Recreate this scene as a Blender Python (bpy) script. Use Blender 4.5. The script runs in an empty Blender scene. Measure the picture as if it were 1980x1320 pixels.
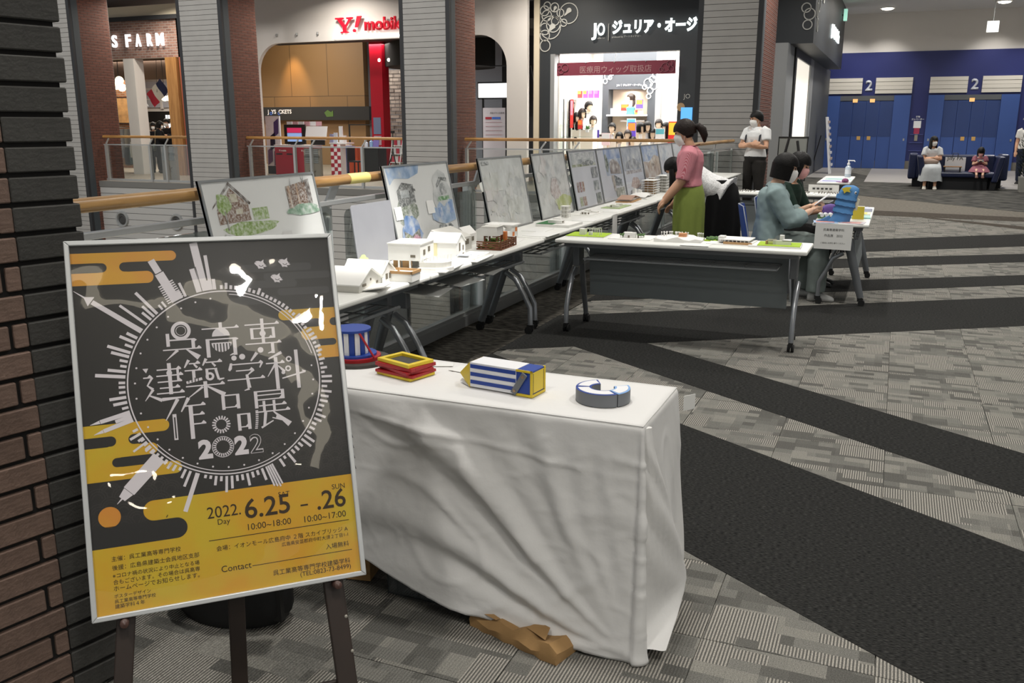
import bpy, bmesh, math, random
from mathutils import Vector, Matrix, noise
PI = math.pi
R = math.radians
random.seed(7)
SC = bpy.context.scene
C = SC.collection

# ------------------------------------------------------------------ camera, world, exposure, lamps
cam = bpy.data.cameras.new('camera')
cam.sensor_width = 36.0
cam.lens = 1720.0 / 1980.0 * 36.0
cam.clip_start = 0.05
cam.clip_end = 200
camo = bpy.data.objects.new('camera', cam)
C.objects.link(camo)
camo.location = (0, 0, 1.55)
camo.rotation_euler = (R(90 - 13.722), 0, R(22.96))
SC.camera = camo
SC.view_settings.view_transform = 'Standard'
SC.view_settings.look = 'None'
SC.view_settings.exposure = 0.0
SC.view_settings.gamma = 1.0
SC.view_settings.use_curve_mapping = False
W = bpy.data.worlds.new('mall_ambience')
SC.world = W
W.use_nodes = True
W.node_tree.nodes['Background'].inputs[0].default_value = (0.93, 0.97, 1.0, 1)
W.node_tree.nodes['Background'].inputs[1].default_value = 0.42

def lamp(name, kind, loc, power, col=(1, .95, .88), size=.3, target=None, spot=60, blend=.5, sizey=None, spread=None):
    l = bpy.data.lights.new(name, kind)
    l.energy = power
    l.color = col
    if kind == 'AREA':
        l.shape = 'RECTANGLE' if sizey else 'DISK'
        l.size = size
        if sizey: l.size_y = sizey
        if spread: l.spread = R(spread)
    elif kind == 'SPOT':
        l.spot_size = R(spot); l.spot_blend = blend; l.shadow_soft_size = size
    else:
        l.shadow_soft_size = size
    o = bpy.data.objects.new(name, l)
    C.objects.link(o)
    o.location = loc
    if target is not None:
        o.rotation_euler = (Vector(target) - Vector(loc)).to_track_quat('-Z', 'Y').to_euler()
    return o

CEIL = 5.3
WARM = (1, .93, .82)
NEUT = (1, .965, .91)
DOWN = [(-1.5, -0.6), (1.3, -0.6), (-1.5, 2.9), (1.3, 2.9), (-1.5, 6.6), (1.3, 6.6), (-1.5, 10.4), (1.3, 10.4), (-1.5, 14.4), (1.3, 14.4),
        (-1.4, 19.0), (1.6, 19.0), (-0.7, 24.5), (2.4, 24.5), (-0.4, 29.6), (2.9, 29.6)]  # last pair added to raise the ambient light before the lifts
for x, y in DOWN:
    lamp('downlight_lamp', 'AREA', (x, y, CEIL - .03), 44 if y < 4 else 54 if y < 17 else 115, NEUT, .34, spread=130 if y < 17 else 165)
# a narrow track spot aimed at the models on the near table
lamp('track_spot_lamp', 'SPOT', (-1.15, 4.3, CEIL - .12), 1300, (1, .98, .94), .05, target=(-2.6, 4.55, .75), spot=19, blend=.35)
# wall washers at the lifts
for x in (-2.0, -0.7, 2.66, 4.2):
    lamp('washer_lamp', 'SPOT', (x, 33.9, CEIL - .08), 200, NEUT, .1, target=(x, 34.75, 2.4), spot=88, blend=.9)
# shop interiors
lamp('wig_shop_lamp', 'AREA', (-6.7, 23.9, 3.62), 380, (1, .98, .95), 3.0, target=(-6.7, 23.9, 0), sizey=2.2)
lamp('phone_shop_lamp', 'AREA', (-14.8, 25.2, 3.9), 420, NEUT, 5.0, target=(-14.8, 25.2, 0), sizey=2.0)
lamp('clothes_shop_lamp', 'AREA', (-24.2, 25.2, 3.6), 420, WARM, 4.0, target=(-24.2, 25.2, 0), sizey=3.0)
lamp('timber_wall_washer', 'SPOT', (-21.9, 29.3, 4.9), 420, (1, .66, .32), .1, target=(-21.9, 30.0, 2.4), spot=50, blend=.8)
for x in (-20, -14, -8):
    lamp('far_walk_lamp', 'AREA', (x, 20.7, CEIL - .05), 120, WARM, .5, spread=150)
    lamp('atrium_lamp', 'AREA', (x, 9.5, 8.2), 330, NEUT, 1.2, target=(x - 1, 17.5, -1))  # unseen fill, added to brighten the atrium columns
lamp('lower_level_lamp', 'AREA', (-9, 13, -1.0), 260, WARM, 3.0, target=(-9, 13, -5))  # unseen fill added below to lift the lower level
for x, y in ((4.0, -2.5), (5.45, -2.52), (6.0, -2.4), (7.7, -7.4), (8.15, -8.3), (10.35, -6.5)):
    lamp('concourse_lamp', 'AREA', (x, y, CEIL - .09), 60, NEUT, .22, spread=140)
lamp('drum_lamp', 'SPOT', (-13.9, 24.6, 4.7), 260, WARM, .1, target=(-14.6, 26.0, 1.8), spot=80, blend=.8)  # unseen spot added to brighten the stone wall
lamp('timber_hall_lamp', 'AREA', (-20.5, 27.5, 5.0), 160, WARM, 2.0, target=(-20.5, 29.5, 1.5))

# ------------------------------------------------------------------ materials
def lin(c):
    if isinstance(c, str):
        c = c.lstrip('#')
        c = [int(c[i:i + 2], 16) / 255 for i in (0, 2, 4)]
        return tuple(((x / 12.92) if x <= .04045 else ((x + .055) / 1.055) ** 2.4) for x in c)
    return tuple(c)

_M = {}
def mat(name, col=None, rough=.5, metal=0, spec=.5, noise_amt=0, nscale=12, bump=0, bscale=60, emit=0, coat=0, rnd=0):
    if name in _M: return _M[name]
    m = bpy.data.materials.new(name)
    m.use_nodes = True
    nt = m.node_tree
    b = nt.nodes['Principled BSDF']
    c = lin(col)
    b.inputs['Base Color'].default_value = (*c, 1)
    b.inputs['Roughness'].default_value = rough
    b.inputs['Metallic'].default_value = metal
    b.inputs['Specular IOR Level'].default_value = spec
    b.inputs['Coat Weight'].default_value = coat
    if emit:
        b.inputs['Emission Color'].default_value = (*c, 1)
        b.inputs['Emission Strength'].default_value = emit
    if noise_amt or bump or rnd:
        tc = nt.nodes.new('ShaderNodeTexCoord')
    if noise_amt or rnd:
        n = nt.nodes.new('ShaderNodeTexNoise'); n.inputs['Scale'].default_value = nscale; n.inputs['Detail'].default_value = 5
        nt.links.new(tc.outputs['Object'], n.inputs['Vector'])
        hs = nt.nodes.new('ShaderNodeHueSaturation'); hs.inputs['Color'].default_value = (*c, 1)
        mr = nt.nodes.new('ShaderNodeMapRange')
        mr.inputs[1].default_value = .3; mr.inputs[2].default_value = .7
        mr.inputs[3].default_value = 1 - noise_amt; mr.inputs[4].default_value = 1 + noise_amt
        nt.links.new(n.outputs[0], mr.inputs[0])
        out = mr.outputs[0]
        if rnd:
            oi = nt.nodes.new('ShaderNodeObjectInfo')
            m2 = nt.nodes.new('ShaderNodeMapRange'); m2.inputs[3].default_value = 1 - rnd; m2.inputs[4].default_value = 1 + rnd
            nt.links.new(oi.outputs['Random'], m2.inputs[0])
            mu = nt.nodes.new('ShaderNodeMath'); mu.operation = 'MULTIPLY'
            nt.links.new(out, mu.inputs[0]); nt.links.new(m2.outputs[0], mu.inputs[1]); out = mu.outputs[0]
        nt.links.new(out, hs.inputs['Value'])
        nt.links.new(hs.outputs[0], b.inputs['Base Color'])
    if bump:
        n2 = nt.nodes.new('ShaderNodeTexNoise'); n2.inputs['Scale'].default_value = bscale; n2.inputs['Detail'].default_value = 4
        nt.links.new(tc.outputs['Object'], n2.inputs['Vector'])
        bp = nt.nodes.new('ShaderNodeBump'); bp.inputs['Strength'].default_value = bump; bp.inputs['Distance'].default_value = .01
        nt.links.new(n2.outputs[0], bp.inputs['Height']); nt.links.new(bp.outputs[0], b.inputs['Normal'])
    _M[name] = m
    return m

def brick_mat(name, c1, c2, cm, bw, bh, mortar=.012, rough=.8, axis='x', bump=.5, noise_amt=.0):
    """procedural bonded bricks; axis = the horizontal axis of the wall"""
    if name in _M: return _M[name]
    m = bpy.data.materials.new(name); m.use_nodes = True
    nt = m.node_tree; b = nt.nodes['Principled BSDF']; b.inputs['Roughness'].default_value = rough
    tc = nt.nodes.new('ShaderNodeTexCoord'); sp = nt.nodes.new('ShaderNodeSeparateXYZ'); cb = nt.nodes.new('ShaderNodeCombineXYZ')
    nt.links.new(tc.outputs['Object'], sp.inputs[0])
    nt.links.new(sp.outputs['XYZ'.index(axis.upper())], cb.inputs[0]); nt.links.new(sp.outputs[2], cb.inputs[1])
    br = nt.nodes.new('ShaderNodeTexBrick')
    nt.links.new(cb.outputs[0], br.inputs['Vector'])
    for k, v in (('Color1', lin(c1)), ('Color2', lin(c2)), ('Mortar', lin(cm))): br.inputs[k].default_value = (*v, 1)
    br.inputs['Scale'].default_value = 1; br.inputs['Brick Width'].default_value = bw; br.inputs['Row Height'].default_value = bh
    br.inputs['Mortar Size'].default_value = mortar; br.inputs['Bias'].default_value = 0
    nt.links.new(br.outputs['Color'], b.inputs['Base Color'])
    bp = nt.nodes.new('ShaderNodeBump'); bp.inputs['Strength'].default_value = bump; bp.inputs['Distance'].default_value = .01; bp.invert = True
    nt.links.new(br.outputs['Fac'], bp.inputs['Height']); nt.links.new(bp.outputs[0], b.inputs['Normal'])
    _M[name] = m
    return m

def wood_mat(name, c1, c2, scale=6, axis=1, rough=.4):
    if name in _M: return _M[name]
    m = bpy.data.materials.new(name); m.use_nodes = True
    nt = m.node_tree; b = nt.nodes['Principled BSDF']; b.inputs['Roughness'].default_value = rough
    tc = nt.nodes.new('ShaderNodeTexCoord'); mp = nt.nodes.new('ShaderNodeMapping')
    s = [scale * 6] * 3; s[axis] = scale * .55; mp.inputs['Scale'].default_value = s
    n = nt.nodes.new('ShaderNodeTexNoise'); n.inputs['Scale'].default_value = 1; n.inputs['Detail'].default_value = 6; n.inputs['Distortion'].default_value = .6
    cr = nt.nodes.new('ShaderNodeValToRGB')
    cr.color_ramp.elements[0].position = .35; cr.color_ramp.elements[1].position = .65
    cr.color_ramp.elements[0].color = (*lin(c1), 1); cr.color_ramp.elements[1].color = (*lin(c2), 1)
    nt.links.new(tc.outputs['Object'], mp.inputs[0]); nt.links.new(mp.outputs[0], n.inputs[0]); nt.links.new(n.outputs[0], cr.inputs[0])
    nt.links.new(cr.outputs[0], b.inputs['Base Color'])
    _M[name] = m
    return m

def glass_mat(name, tint=(1, 1, 1), refl=.08, rough=.0, body=None, body_amt=0, wob=0, wscale=4, fres=.5):
    """thin sheet: transparent with a Fresnel-weighted reflection (and a little milky body)"""
    if name in _M: return _M[name]
    m = bpy.data.materials.new(name); m.use_nodes = True
    nt = m.node_tree; nt.nodes.clear()
    out = nt.nodes.new('ShaderNodeOutputMaterial'); mx = nt.nodes.new('ShaderNodeMixShader')
    tr = nt.nodes.new('ShaderNodeBsdfTransparent'); tr.inputs[0].default_value = (*tint, 1)
    gl = nt.nodes.new('ShaderNodeBsdfGlossy'); gl.inputs['Roughness'].default_value = rough
    lw = nt.nodes.new('ShaderNodeFresnel'); lw.inputs[0].default_value = 1.5
    ad = nt.nodes.new('ShaderNodeMath'); ad.operation = 'MULTIPLY_ADD'; ad.inputs[1].default_value = fres; ad.inputs[2].default_value = refl
    nt.links.new(lw.outputs[0], ad.inputs[0]); nt.links.new(ad.outputs[0], mx.inputs[0])
    first = tr
    if body_amt:
        df = nt.nodes.new('ShaderNodeBsdfDiffuse'); df.inputs[0].default_value = (*lin(body), 1)
        m0 = nt.nodes.new('ShaderNodeMixShader'); m0.inputs[0].default_value = body_amt
        nt.links.new(tr.outputs[0], m0.inputs[1]); nt.links.new(df.outputs[0], m0.inputs[2]); first = m0
    nt.links.new(first.outputs[0], mx.inputs[1]); nt.links.new(gl.outputs[0], mx.inputs[2]); nt.links.new(mx.outputs[0], out.inputs[0])
    if wob:
        tc = nt.nodes.new('ShaderNodeTexCoord'); n = nt.nodes.new('ShaderNodeTexNoise'); n.inputs['Scale'].default_value = wscale; n.inputs['Detail'].default_value = 2
        nt.links.new(tc.outputs['Object'], n.inputs['Vector'])
        bp = nt.nodes.new('ShaderNodeBump'); bp.inputs['Strength'].default_value = wob; bp.inputs['Distance'].default_value = .02
        nt.links.new(n.outputs[0], bp.inputs['Height'])
        nt.links.new(bp.outputs[0], gl.inputs['Normal'])
    _M[name] = m
    return m

# ------------------------------------------------------------------ mesh builder
def V(*a): return Vector(a)
def rz2(x, y, a): return (x * math.cos(a) - y * math.sin(a), x * math.sin(a) + y * math.cos(a))

class MB:
    def __init__(s): s.v = []; s.f = []; s.mi = []; s.cm = 0
    def add(s, vs, fs):
        o = len(s.v); s.v += [tuple(p) for p in vs]
        for f in fs: s.f.append(tuple(i + o for i in f)); s.mi.append(s.cm)
        return s
    def bx(s, x0, x1, y0, y1, z0, z1, M=None):
        vs = [V(x, y, z) for z in (z0, z1) for y in (y0, y1) for x in (x0, x1)]
        if M: vs = [M @ p for p in vs]
        return s.add(vs, [(0, 2, 3, 1), (4, 5, 7, 6), (0, 1, 5, 4), (2, 6, 7, 3), (0, 4, 6, 2), (1, 3, 7, 5)])
    def bc(s, c, size, rz=0, rx=0, ry=0):
        M = Matrix.Translation(V(*c)) @ Matrix.Rotation(rz, 4, 'Z') @ Matrix.Rotation(ry, 4, 'Y') @ Matrix.Rotation(rx, 4, 'X')
        a, b, d = [k / 2 for k in size]
        return s.bx(-a, a, -b, b, -d, d, M)
    def loft(s, rings, cap=True, closed=True):
        n = len(rings[0]); vs = [p for r in rings for p in r]; fs = []
        for i in range(len(rings) - 1):
            for j in range(n if closed else n - 1):
                k = (j + 1) % n
                fs.append((i * n + j, i * n + k, (i + 1) * n + k, (i + 1) * n + j))
        if cap and closed:
            fs.append(tuple(reversed(range(n)))); fs.append(tuple(range((len(rings) - 1) * n, len(rings) * n)))
        return s.add(vs, fs)
    def tube(s, pts, r, n=10, flat=None, cap=True):
        pts = [V(*p) for p in pts]; k = len(pts)
        if not hasattr(r, '__len__'): r = [r] * k
        rings = []; ref = None
        for i, p in enumerate(pts):
            t = (pts[min(i + 1, k - 1)] - pts[max(i - 1, 0)])
            t = t.normalized() if t.length > 1e-9 else V(0, 0, 1)
            if ref is None:
                ref = V(0, 0, 1) if abs(t.z) < .9 else V(1, 0, 0)
            a = (ref - t * ref.dot(t)); a = a.normalized() if a.length > 1e-6 else t.orthogonal().normalized()
            ref = a; b = t.cross(a)
            ra = r[i]; rb = ra
            if hasattr(ra, '__len__'): ra, rb = ra
            rings.append([p + a * (ra * math.cos(2 * PI * j / n)) + b * (rb * math.sin(2 * PI * j / n)) for j in range(n)])
        return s.loft(rings, cap)
    def cyl(s, c, r, z0, z1, n=20, r2=None):
        r2 = r if r2 is None else r2
        ra = [V(c[0] + r * math.cos(2 * PI * j / n), c[1] + r * math.sin(2 * PI * j / n), z0) for j in range(n)]
        rb = [V(c[0] + r2 * math.cos(2 * PI * j / n), c[1] + r2 * math.sin(2 * PI * j / n), z1) for j in range(n)]
        return s.loft([ra, rb])
    def lathe(s, prof, c=(0, 0, 0), n=20, M=None):
        rings = []
        for r, z in prof:
            ring = [V(c[0] + r * math.cos(2 * PI * j / n), c[1] + r * math.sin(2 * PI * j / n), c[2] + z) for j in range(n)]
            if M: ring = [M @ p for p in ring]
            rings.append(ring)
        return s.loft(rings)
    def ell(s, c, rad, n=14, m=9, fr=None):
        """ellipsoid; fr = (a,b,c) axes"""
        c = V(*c); ax = fr or (V(1, 0, 0), V(0, 1, 0), V(0, 0, 1)); rings = []
        for i in range(m + 1):
            th = PI * (i + .02 * (i == 0) - .02 * (i == m)) / m
            rings.append([c + ax[0] * (rad[0] * math.sin(th) * math.cos(2 * PI * j / n)) + ax[1] * (rad[1] * math.sin(th) * math.sin(2 * PI * j / n)) + ax[2] * (-rad[2] * math.cos(th)) for j in range(n)])
        return s.loft(rings)
    def poly(s, pts, M=None):
        vs = [V(*p) for p in pts]
        if M: vs = [M @ p for p in vs]
        return s.add(vs, [tuple(range(len(vs)))])
    def prism(s, poly, d, M=None, z=0):
        n = len(poly)
        vs = [V(p[0], p[1], z) for p in poly] + [V(p[0], p[1], z + d) for p in poly]
        if M: vs = [M @ p for p in vs]
        fs = [tuple(reversed(range(n))), tuple(range(n, 2 * n))]
        fs += [(i, (i + 1) % n, n + (i + 1) % n, n + i) for i in range(n)]
        return s.add(vs, fs)
    def gable(s, x0, x1, y0, y1, z0, z1, zr, along='x', off=.5):
        """house body with a pitched top, ridge along an axis"""
        if along == 'x':
            ym = y0 + (y1 - y0) * off
            prof = [(y0, z0), (y1, z0), (y1, z1), (ym, zr), (y0, z1)]
            return s.loft([[V(x, p[0], p[1]) for p in prof] for x in (x0, x1)])
        xm = x0 + (x1 - x0) * off
        prof = [(x0, z0), (x1, z0), (x1, z1), (xm, zr), (x0, z1)]
        return s.loft([[V(p[0], y, p[1]) for p in prof] for y in (y0, y1)])
    def build(s, name, m, parent=None, smooth=0, bevel=0, fix=True, seg=2):
        me = bpy.data.meshes.new(name)
        me.from_pydata(s.v, [], s.f)
        ms = m if isinstance(m, (list, tuple)) else [m]
        for k in ms: me.materials.append(k)
        if len(ms) > 1: me.polygons.foreach_set('material_index', s.mi)
        if fix or bevel:
            bm = bmesh.new(); bm.from_mesh(me)
            if fix: bmesh.ops.recalc_face_normals(bm, faces=bm.faces)
            if bevel:
                es = [e for e in bm.edges if len(e.link_faces) == 2 and e.calc_face_angle(0) > .5]
                bmesh.ops.bevel(bm, geom=es, offset=bevel, segments=seg, affect='EDGES', profile=.5)
            bm.to_mesh(me); bm.free()
        if smooth:
            me.polygons.foreach_set('use_smooth', [True] * len(me.polygons))
            me.set_sharp_from_angle(angle=R(smooth))
        me.update()
        o = bpy.data.objects.new(name, me)
        C.objects.link(o)
        if parent is not None: o.parent = parent
        return o

def tag(o, label=None, cat=None, group=None, kind=None):
    if label: o['label'] = label
    if cat: o['category'] = cat
    if group: o['group'] = group
    if kind: o['kind'] = kind
    return o

def thing(name, label, cat, loc=(0, 0, 0), rz=0, group=None):
    o = bpy.data.objects.new(name, None)
    o.empty_display_size = .1
    C.objects.link(o); o.location = loc; o.rotation_euler = (0, 0, rz)
    return tag(o, label, cat, group)

def struct(o): o['kind'] = 'structure'; return o

def children_of(o): return [c for c in bpy.data.objects if c.parent == o]
def copy_tree(o, parent=None):
    c = o.copy(); C.objects.link(c)
    if parent is not None: c.parent = parent
    for ch in list(o.children): copy_tree(ch, c)
    return c

def text(body, m, parent=None, M=None, width=None, height=None, extrude=.0, bold=0, name='lettering', align='LEFT', spacing=1.0, shear=0, line=1.0):
    """flat lettering turned into a mesh; fits its ink box to width (or height) and places it with M"""
    cu = bpy.data.curves.new('t', 'FONT')
    cu.body = body; cu.size = 1; cu.offset = bold; cu.space_character = spacing; cu.shear = shear; cu.space_line = line
    cu.resolution_u = 3
    to = bpy.data.objects.new('t', cu); C.objects.link(to)
    dg = bpy.context.evaluated_depsgraph_get()
    me = bpy.data.meshes.new_from_object(to.evaluated_get(dg))
    bpy.data.objects.remove(to); bpy.data.curves.remove(cu)
    xs = [v.co.x for v in me.vertices]; ys = [v.co.y for v in me.vertices]
    x0, x1, y0, y1 = min(xs), max(xs), min(ys), max(ys)
    sx = width / (x1 - x0) if width else height / (y1 - y0)
    sy = height / (y1 - y0) if height else sx
    ox = {'LEFT': x0, 'CENTER': (x0 + x1) / 2, 'RIGHT': x1}[align]
    bm = bmesh.new(); bm.from_mesh(me)
    if extrude:
        g = bmesh.ops.extrude_face_region(bm, geom=bm.faces[:])
        for e in g['geom']:
            if isinstance(e, bmesh.types.BMVert): e.co.z += extrude / sx
    for v in bm.verts:
        p = V((v.co.x - ox) * sx, (v.co.y - y0) * sy, v.co.z * sx)
        v.co = (M @ p) if M else p
    bm.to_mesh(me); bm.free()
    me.name = name; me.materials.clear(); me.materials.append(m)
    o = bpy.data.objects.new(name, me); C.objects.link(o)
    if parent is not None: o.parent = parent
    return o

def face_frame(loc, right, up):
    """matrix whose local x = right, y = up, z = outward normal"""
    r = V(*right).normalized(); u = V(*up).normalized(); n = r.cross(u)
    M = Matrix.Identity(4)
    for i, a in enumerate((r, u, n)):
        for k in range(3): M[k][i] = a[k]
    M.translation = V(*loc)
    return M
# ------------------------------------------------------------------ carpet
def carpet_mat(name, tones, rib_amt=1.0):
    m = bpy.data.materials.new(name); m.use_nodes = True
    nt = m.node_tree; L = nt.links; b = nt.nodes['Principled BSDF']
    b.inputs['Roughness'].default_value = .95; b.inputs['Specular IOR Level'].default_value = .1
    tc = nt.nodes.new('ShaderNodeTexCoord'); oi = nt.nodes.new('ShaderNodeObjectInfo')
    va = nt.nodes.new('ShaderNodeVectorMath'); va.operation = 'MULTIPLY_ADD'
    cb = nt.nodes.new('ShaderNodeCombineXYZ')
    L.new(oi.outputs['Random'], cb.inputs[0]); L.new(oi.outputs['Random'], cb.inputs[1])
    va.inputs[1].default_value = (11.3, 17.9, 0); L.new(cb.outputs[0], va.inputs[0]); L.new(tc.outputs['Object'], va.inputs[2])
    def brick(w, h, off, c1, c2, sq=1.0):
        n = nt.nodes.new('ShaderNodeTexBrick'); n.offset = off; n.squash = sq; n.squash_frequency = 2
        n.inputs['Scale'].default_value = 1; n.inputs['Brick Width'].default_value = w; n.inputs['Row Height'].default_value = h
        n.inputs['Mortar Size'].default_value = 0; n.inputs['Bias'].default_value = 0
        n.inputs['Color1'].default_value = (*[c1] * 3, 1); n.inputs['Color2'].default_value = (*[c2] * 3, 1)
        L.new(va.outputs[0], n.inputs['Vector']); return n
    a = brick(.17, .055, .37, 0, 1); c = brick(.11, .11, .61, 0, 1, 1.7); d = brick(.25, .167, .43, 0, 1)
    cr = nt.nodes.new('ShaderNodeValToRGB'); cr.color_ramp.interpolation = 'LINEAR'
    e = cr.color_ramp.elements
    e[0].position = .2; e[0].color = (*lin(tones[0]), 1); e[1].position = .75; e[1].color = (*lin(tones[2]), 1)
    k = e.new(.45); k.color = (*lin(tones[1]), 1)
    s1 = nt.nodes.new('ShaderNodeMath'); s1.operation = 'MULTIPLY'; s1.inputs[1].default_value = .55
    s2 = nt.nodes.new('ShaderNodeMath'); s2.operation = 'MULTIPLY_ADD'; s2.inputs[1].default_value = .45
    L.new(a.outputs[0], s1.inputs[0]); L.new(c.outputs[0], s2.inputs[0]); L.new(s1.outputs[0], s2.inputs[2])
    L.new(s2.outputs[0], cr.inputs[0])
    # ribs: loop rows along y, only in some of the blocks
    wv = nt.nodes.new('ShaderNodeTexWave'); wv.wave_type = 'BANDS'; wv.bands_direction = 'X'
    wv.inputs['Scale'].default_value = 31; wv.inputs['Distortion'].default_value = .25
    L.new(va.outputs[0], wv.inputs['Vector'])
    gt = nt.nodes.new('ShaderNodeMath'); gt.operation = 'GREATER_THAN'; gt.inputs[1].default_value = .58
    sm = nt.nodes.new('ShaderNodeMath'); sm.operation = 'MULTIPLY_ADD'; sm.inputs[1].default_value = .6
    s4 = nt.nodes.new('ShaderNodeMath'); s4.operation = 'MULTIPLY'; s4.inputs[1].default_value = .4
    L.new(a.outputs[0], s4.inputs[0]); L.new(d.outputs[0], sm.inputs[0]); L.new(s4.outputs[0], sm.inputs[2]); L.new(sm.outputs[0], gt.inputs[0])
    rc = nt.nodes.new('ShaderNodeValToRGB'); rc.color_ramp.elements[0].position = .35; rc.color_ramp.elements[1].position = .65
    rc.color_ramp.elements[0].color = (*lin(tones[0]), 1); rc.color_ramp.elements[1].color = (*lin(tones[3]), 1)
    L.new(wv.outputs[0], rc.inputs[0])
    mx = nt.nodes.new('ShaderNodeMix'); mx.data_type = 'RGBA'
    ml = nt.nodes.new('ShaderNodeMath'); ml.operation = 'MULTIPLY'; ml.inputs[1].default_value = rib_amt
    L.new(gt.outputs[0], ml.inputs[0]); L.new(ml.outputs[0], mx.inputs[0]); L.new(cr.outputs[0], mx.inputs[6]); L.new(rc.outputs[0], mx.inputs[7])
    # pile grain
    n = nt.nodes.new('ShaderNodeTexNoise'); n.inputs['Scale'].default_value = 260; n.inputs['Detail'].default_value = 2
    L.new(tc.outputs['Object'], n.inputs['Vector'])
    hs = nt.nodes.new('ShaderNodeHueSaturation'); mr = nt.nodes.new('ShaderNodeMapRange')
    mr.inputs[1].default_value = .25; mr.inputs[2].default_value = .75; mr.inputs[3].default_value = .55; mr.inputs[4].default_value = 1.45
    L.new(n.outputs[0], mr.inputs[0]); L.new(mr.outputs[0], hs.inputs['Value']); L.new(mx.outputs[2], hs.inputs['Color']); L.new(hs.outputs[0], b.inputs['Base Color'])
    bp = nt.nodes.new('ShaderNodeBump'); bp.inputs['Strength'].default_value = .5; bp.inputs['Distance'].default_value = .004
    L.new(wv.outputs[0], bp.inputs['Height']); L.new(bp.outputs[0], b.inputs['Normal'])
    return m

def loop_mat(name, c1, c2, sx=240, sy=30, rot=0):
    """dense loop pile with short streaks"""
    m = bpy.data.materials.new(name); m.use_nodes = True
    nt = m.node_tree; L = nt.links; b = nt.nodes['Principled BSDF']
    b.inputs['Roughness'].default_value = .95; b.inputs['Specular IOR Level'].default_value = .08
    tc = nt.nodes.new('ShaderNodeTexCoord'); mp = nt.nodes.new('ShaderNodeMapping'); mp.inputs['Scale'].default_value = (sx, sy, 1); mp.inputs['Rotation'].default_value = (0, 0, rot)
    n = nt.nodes.new('ShaderNodeTexNoise'); n.inputs['Scale'].default_value = 1; n.inputs['Detail'].default_value = 3
    cr = nt.nodes.new('ShaderNodeValToRGB'); cr.color_ramp.elements[0].position = .38; cr.color_ramp.elements[1].position = .68
    cr.color_ramp.elements[0].color = (*lin(c1), 1); cr.color_ramp.elements[1].color = (*lin(c2), 1)
    L.new(tc.outputs['Object'], mp.inputs[0]); L.new(mp.outputs[0], n.inputs[0]); L.new(n.outputs[0], cr.inputs[0])
    L.new(cr.outputs[0], b.inputs['Base Color'])
    bp = nt.nodes.new('ShaderNodeBump'); bp.inputs['Strength'].default_value = .4; bp.inputs['Distance'].default_value = .004
    L.new(n.outputs[0], bp.inputs['Height']); L.new(bp.outputs[0], b.inputs['Normal'])
    return m

CARPET = carpet_mat('carpet_block_pile', ('#5a5955', '#71706b', '#83817a', '#9c9890'))
DARKC = loop_mat('carpet_dark_pile', '#161616', '#3d3d3b', 60, 330)
EDGEC = loop_mat('carpet_edge_pile', '#2c2a27', '#58544d', 14, 40)
MOTT = loop_mat('carpet_mottled_pile', '#2c2c2c', '#65645f', 3.2, 9, .3)
STONE = mat('pale_stone', '#a39f9b', rough=.45, noise_amt=.05, nscale=3)

floor = struct(MB().bx(-3.03, 17, -16, 35.2, -.45, -.006).build('floor', CARPET))
tile_me = MB().bx(-.2485, .2485, -.2485, .2485, -.0055, 0).build('carpet_tile', CARPET, floor)
tile_me.hide_render = False
cells = []
fw = V(-math.sin(R(22.96)), math.cos(R(22.96)), 0)
for i in range(-5, 8):
    for j in range(0, 40):
        x, y = .08 + .5 * i + .25, 1.0 + .5 * j + .25
        if x < -2.3 or y > 18: continue
        d = x * fw.x + y * fw.y; l = x * fw.y - y * fw.x
        if d < 1.5 or abs(l) > d * .62 + .35: continue
        if y < 3.3 and x < -1.2: continue
        cells.append((d, x, y))
cells.sort()
for k, (d, x, y) in enumerate(cells[:296]):
    t = tile_me if k == 0 else tile_me.copy()
    if k: C.objects.link(t)
    t.location = (x, y, 0)
nstr = [0]
def stripe(pts, m=DARKC, name='carpet_stripe', top=.003):
    nstr[0] += 1
    MB().prism(pts, .008 + .0002 * nstr[0], z=-.006 + top - .0035).build(name, m, floor)
XL, XR = -2.47, 4.6
def band(a, b, c, d, xl=XL, xr=XR, **k):
    """dark band between the line a-b (far edge) and c-d (near edge)"""
    f = lambda p, q, x: p[1] + (q[1] - p[1]) / (q[0] - p[0]) * (x - p[0])
    stripe([(xl, f(c, d, xl)), (xr, f(c, d, xr)), (xr, f(a, b, xr)), (xl, f(a, b, xl))], **k)
band((-1.643, 7.391), (1.203, 9.284), (-1.388, 6.288), (1.051, 7.901))
band((-.905, 4.477), (.574, 3.542), (-.609, 3.068), (.214, 2.52))
band((-1.329, 6.031), (.701, 4.702), (-1.164, 5.319), (.637, 4.12), xl=-2.02)
band((-.634, 9.427), (1.355, 10.675), (-.581, 8.767), (1.281, 10.0))
band((-.368, 11.25), (1.553, 12.477), (-.335, 10.514), (1.471, 11.73))
band((-.269, 13.231), (1.804, 14.773), (-.203, 11.951), (1.64, 13.273))
TAUPE = loop_mat('carpet_taupe_pile', '#39342e', '#57514a', 20, 60)
TAUPEL = loop_mat('carpet_pale_taupe_pile', '#5f5b54', '#7d786f', 20, 60)
band((-.215, 21.0), (2.217, 18.5), (-.215, 17.83), (2.1, 17.47), xl=-.9, xr=5, m=TAUPEL)
band((-.215, 17.83), (2.1, 17.47), (-.196, 16.87), (2.018, 16.72), xl=-1.0, m=TAUPE)
band((.713, 16.75), (1.927, 15.89), (.713, 16.55), (1.876, 15.42), xl=.5, m=TAUPE)
stripe([(-2.47, -2.5), (-2.47, 18.4), (-3.03, 18.4), (-3.03, -2.5)], EDGEC, 'carpet_edge_strip', .002)
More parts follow.
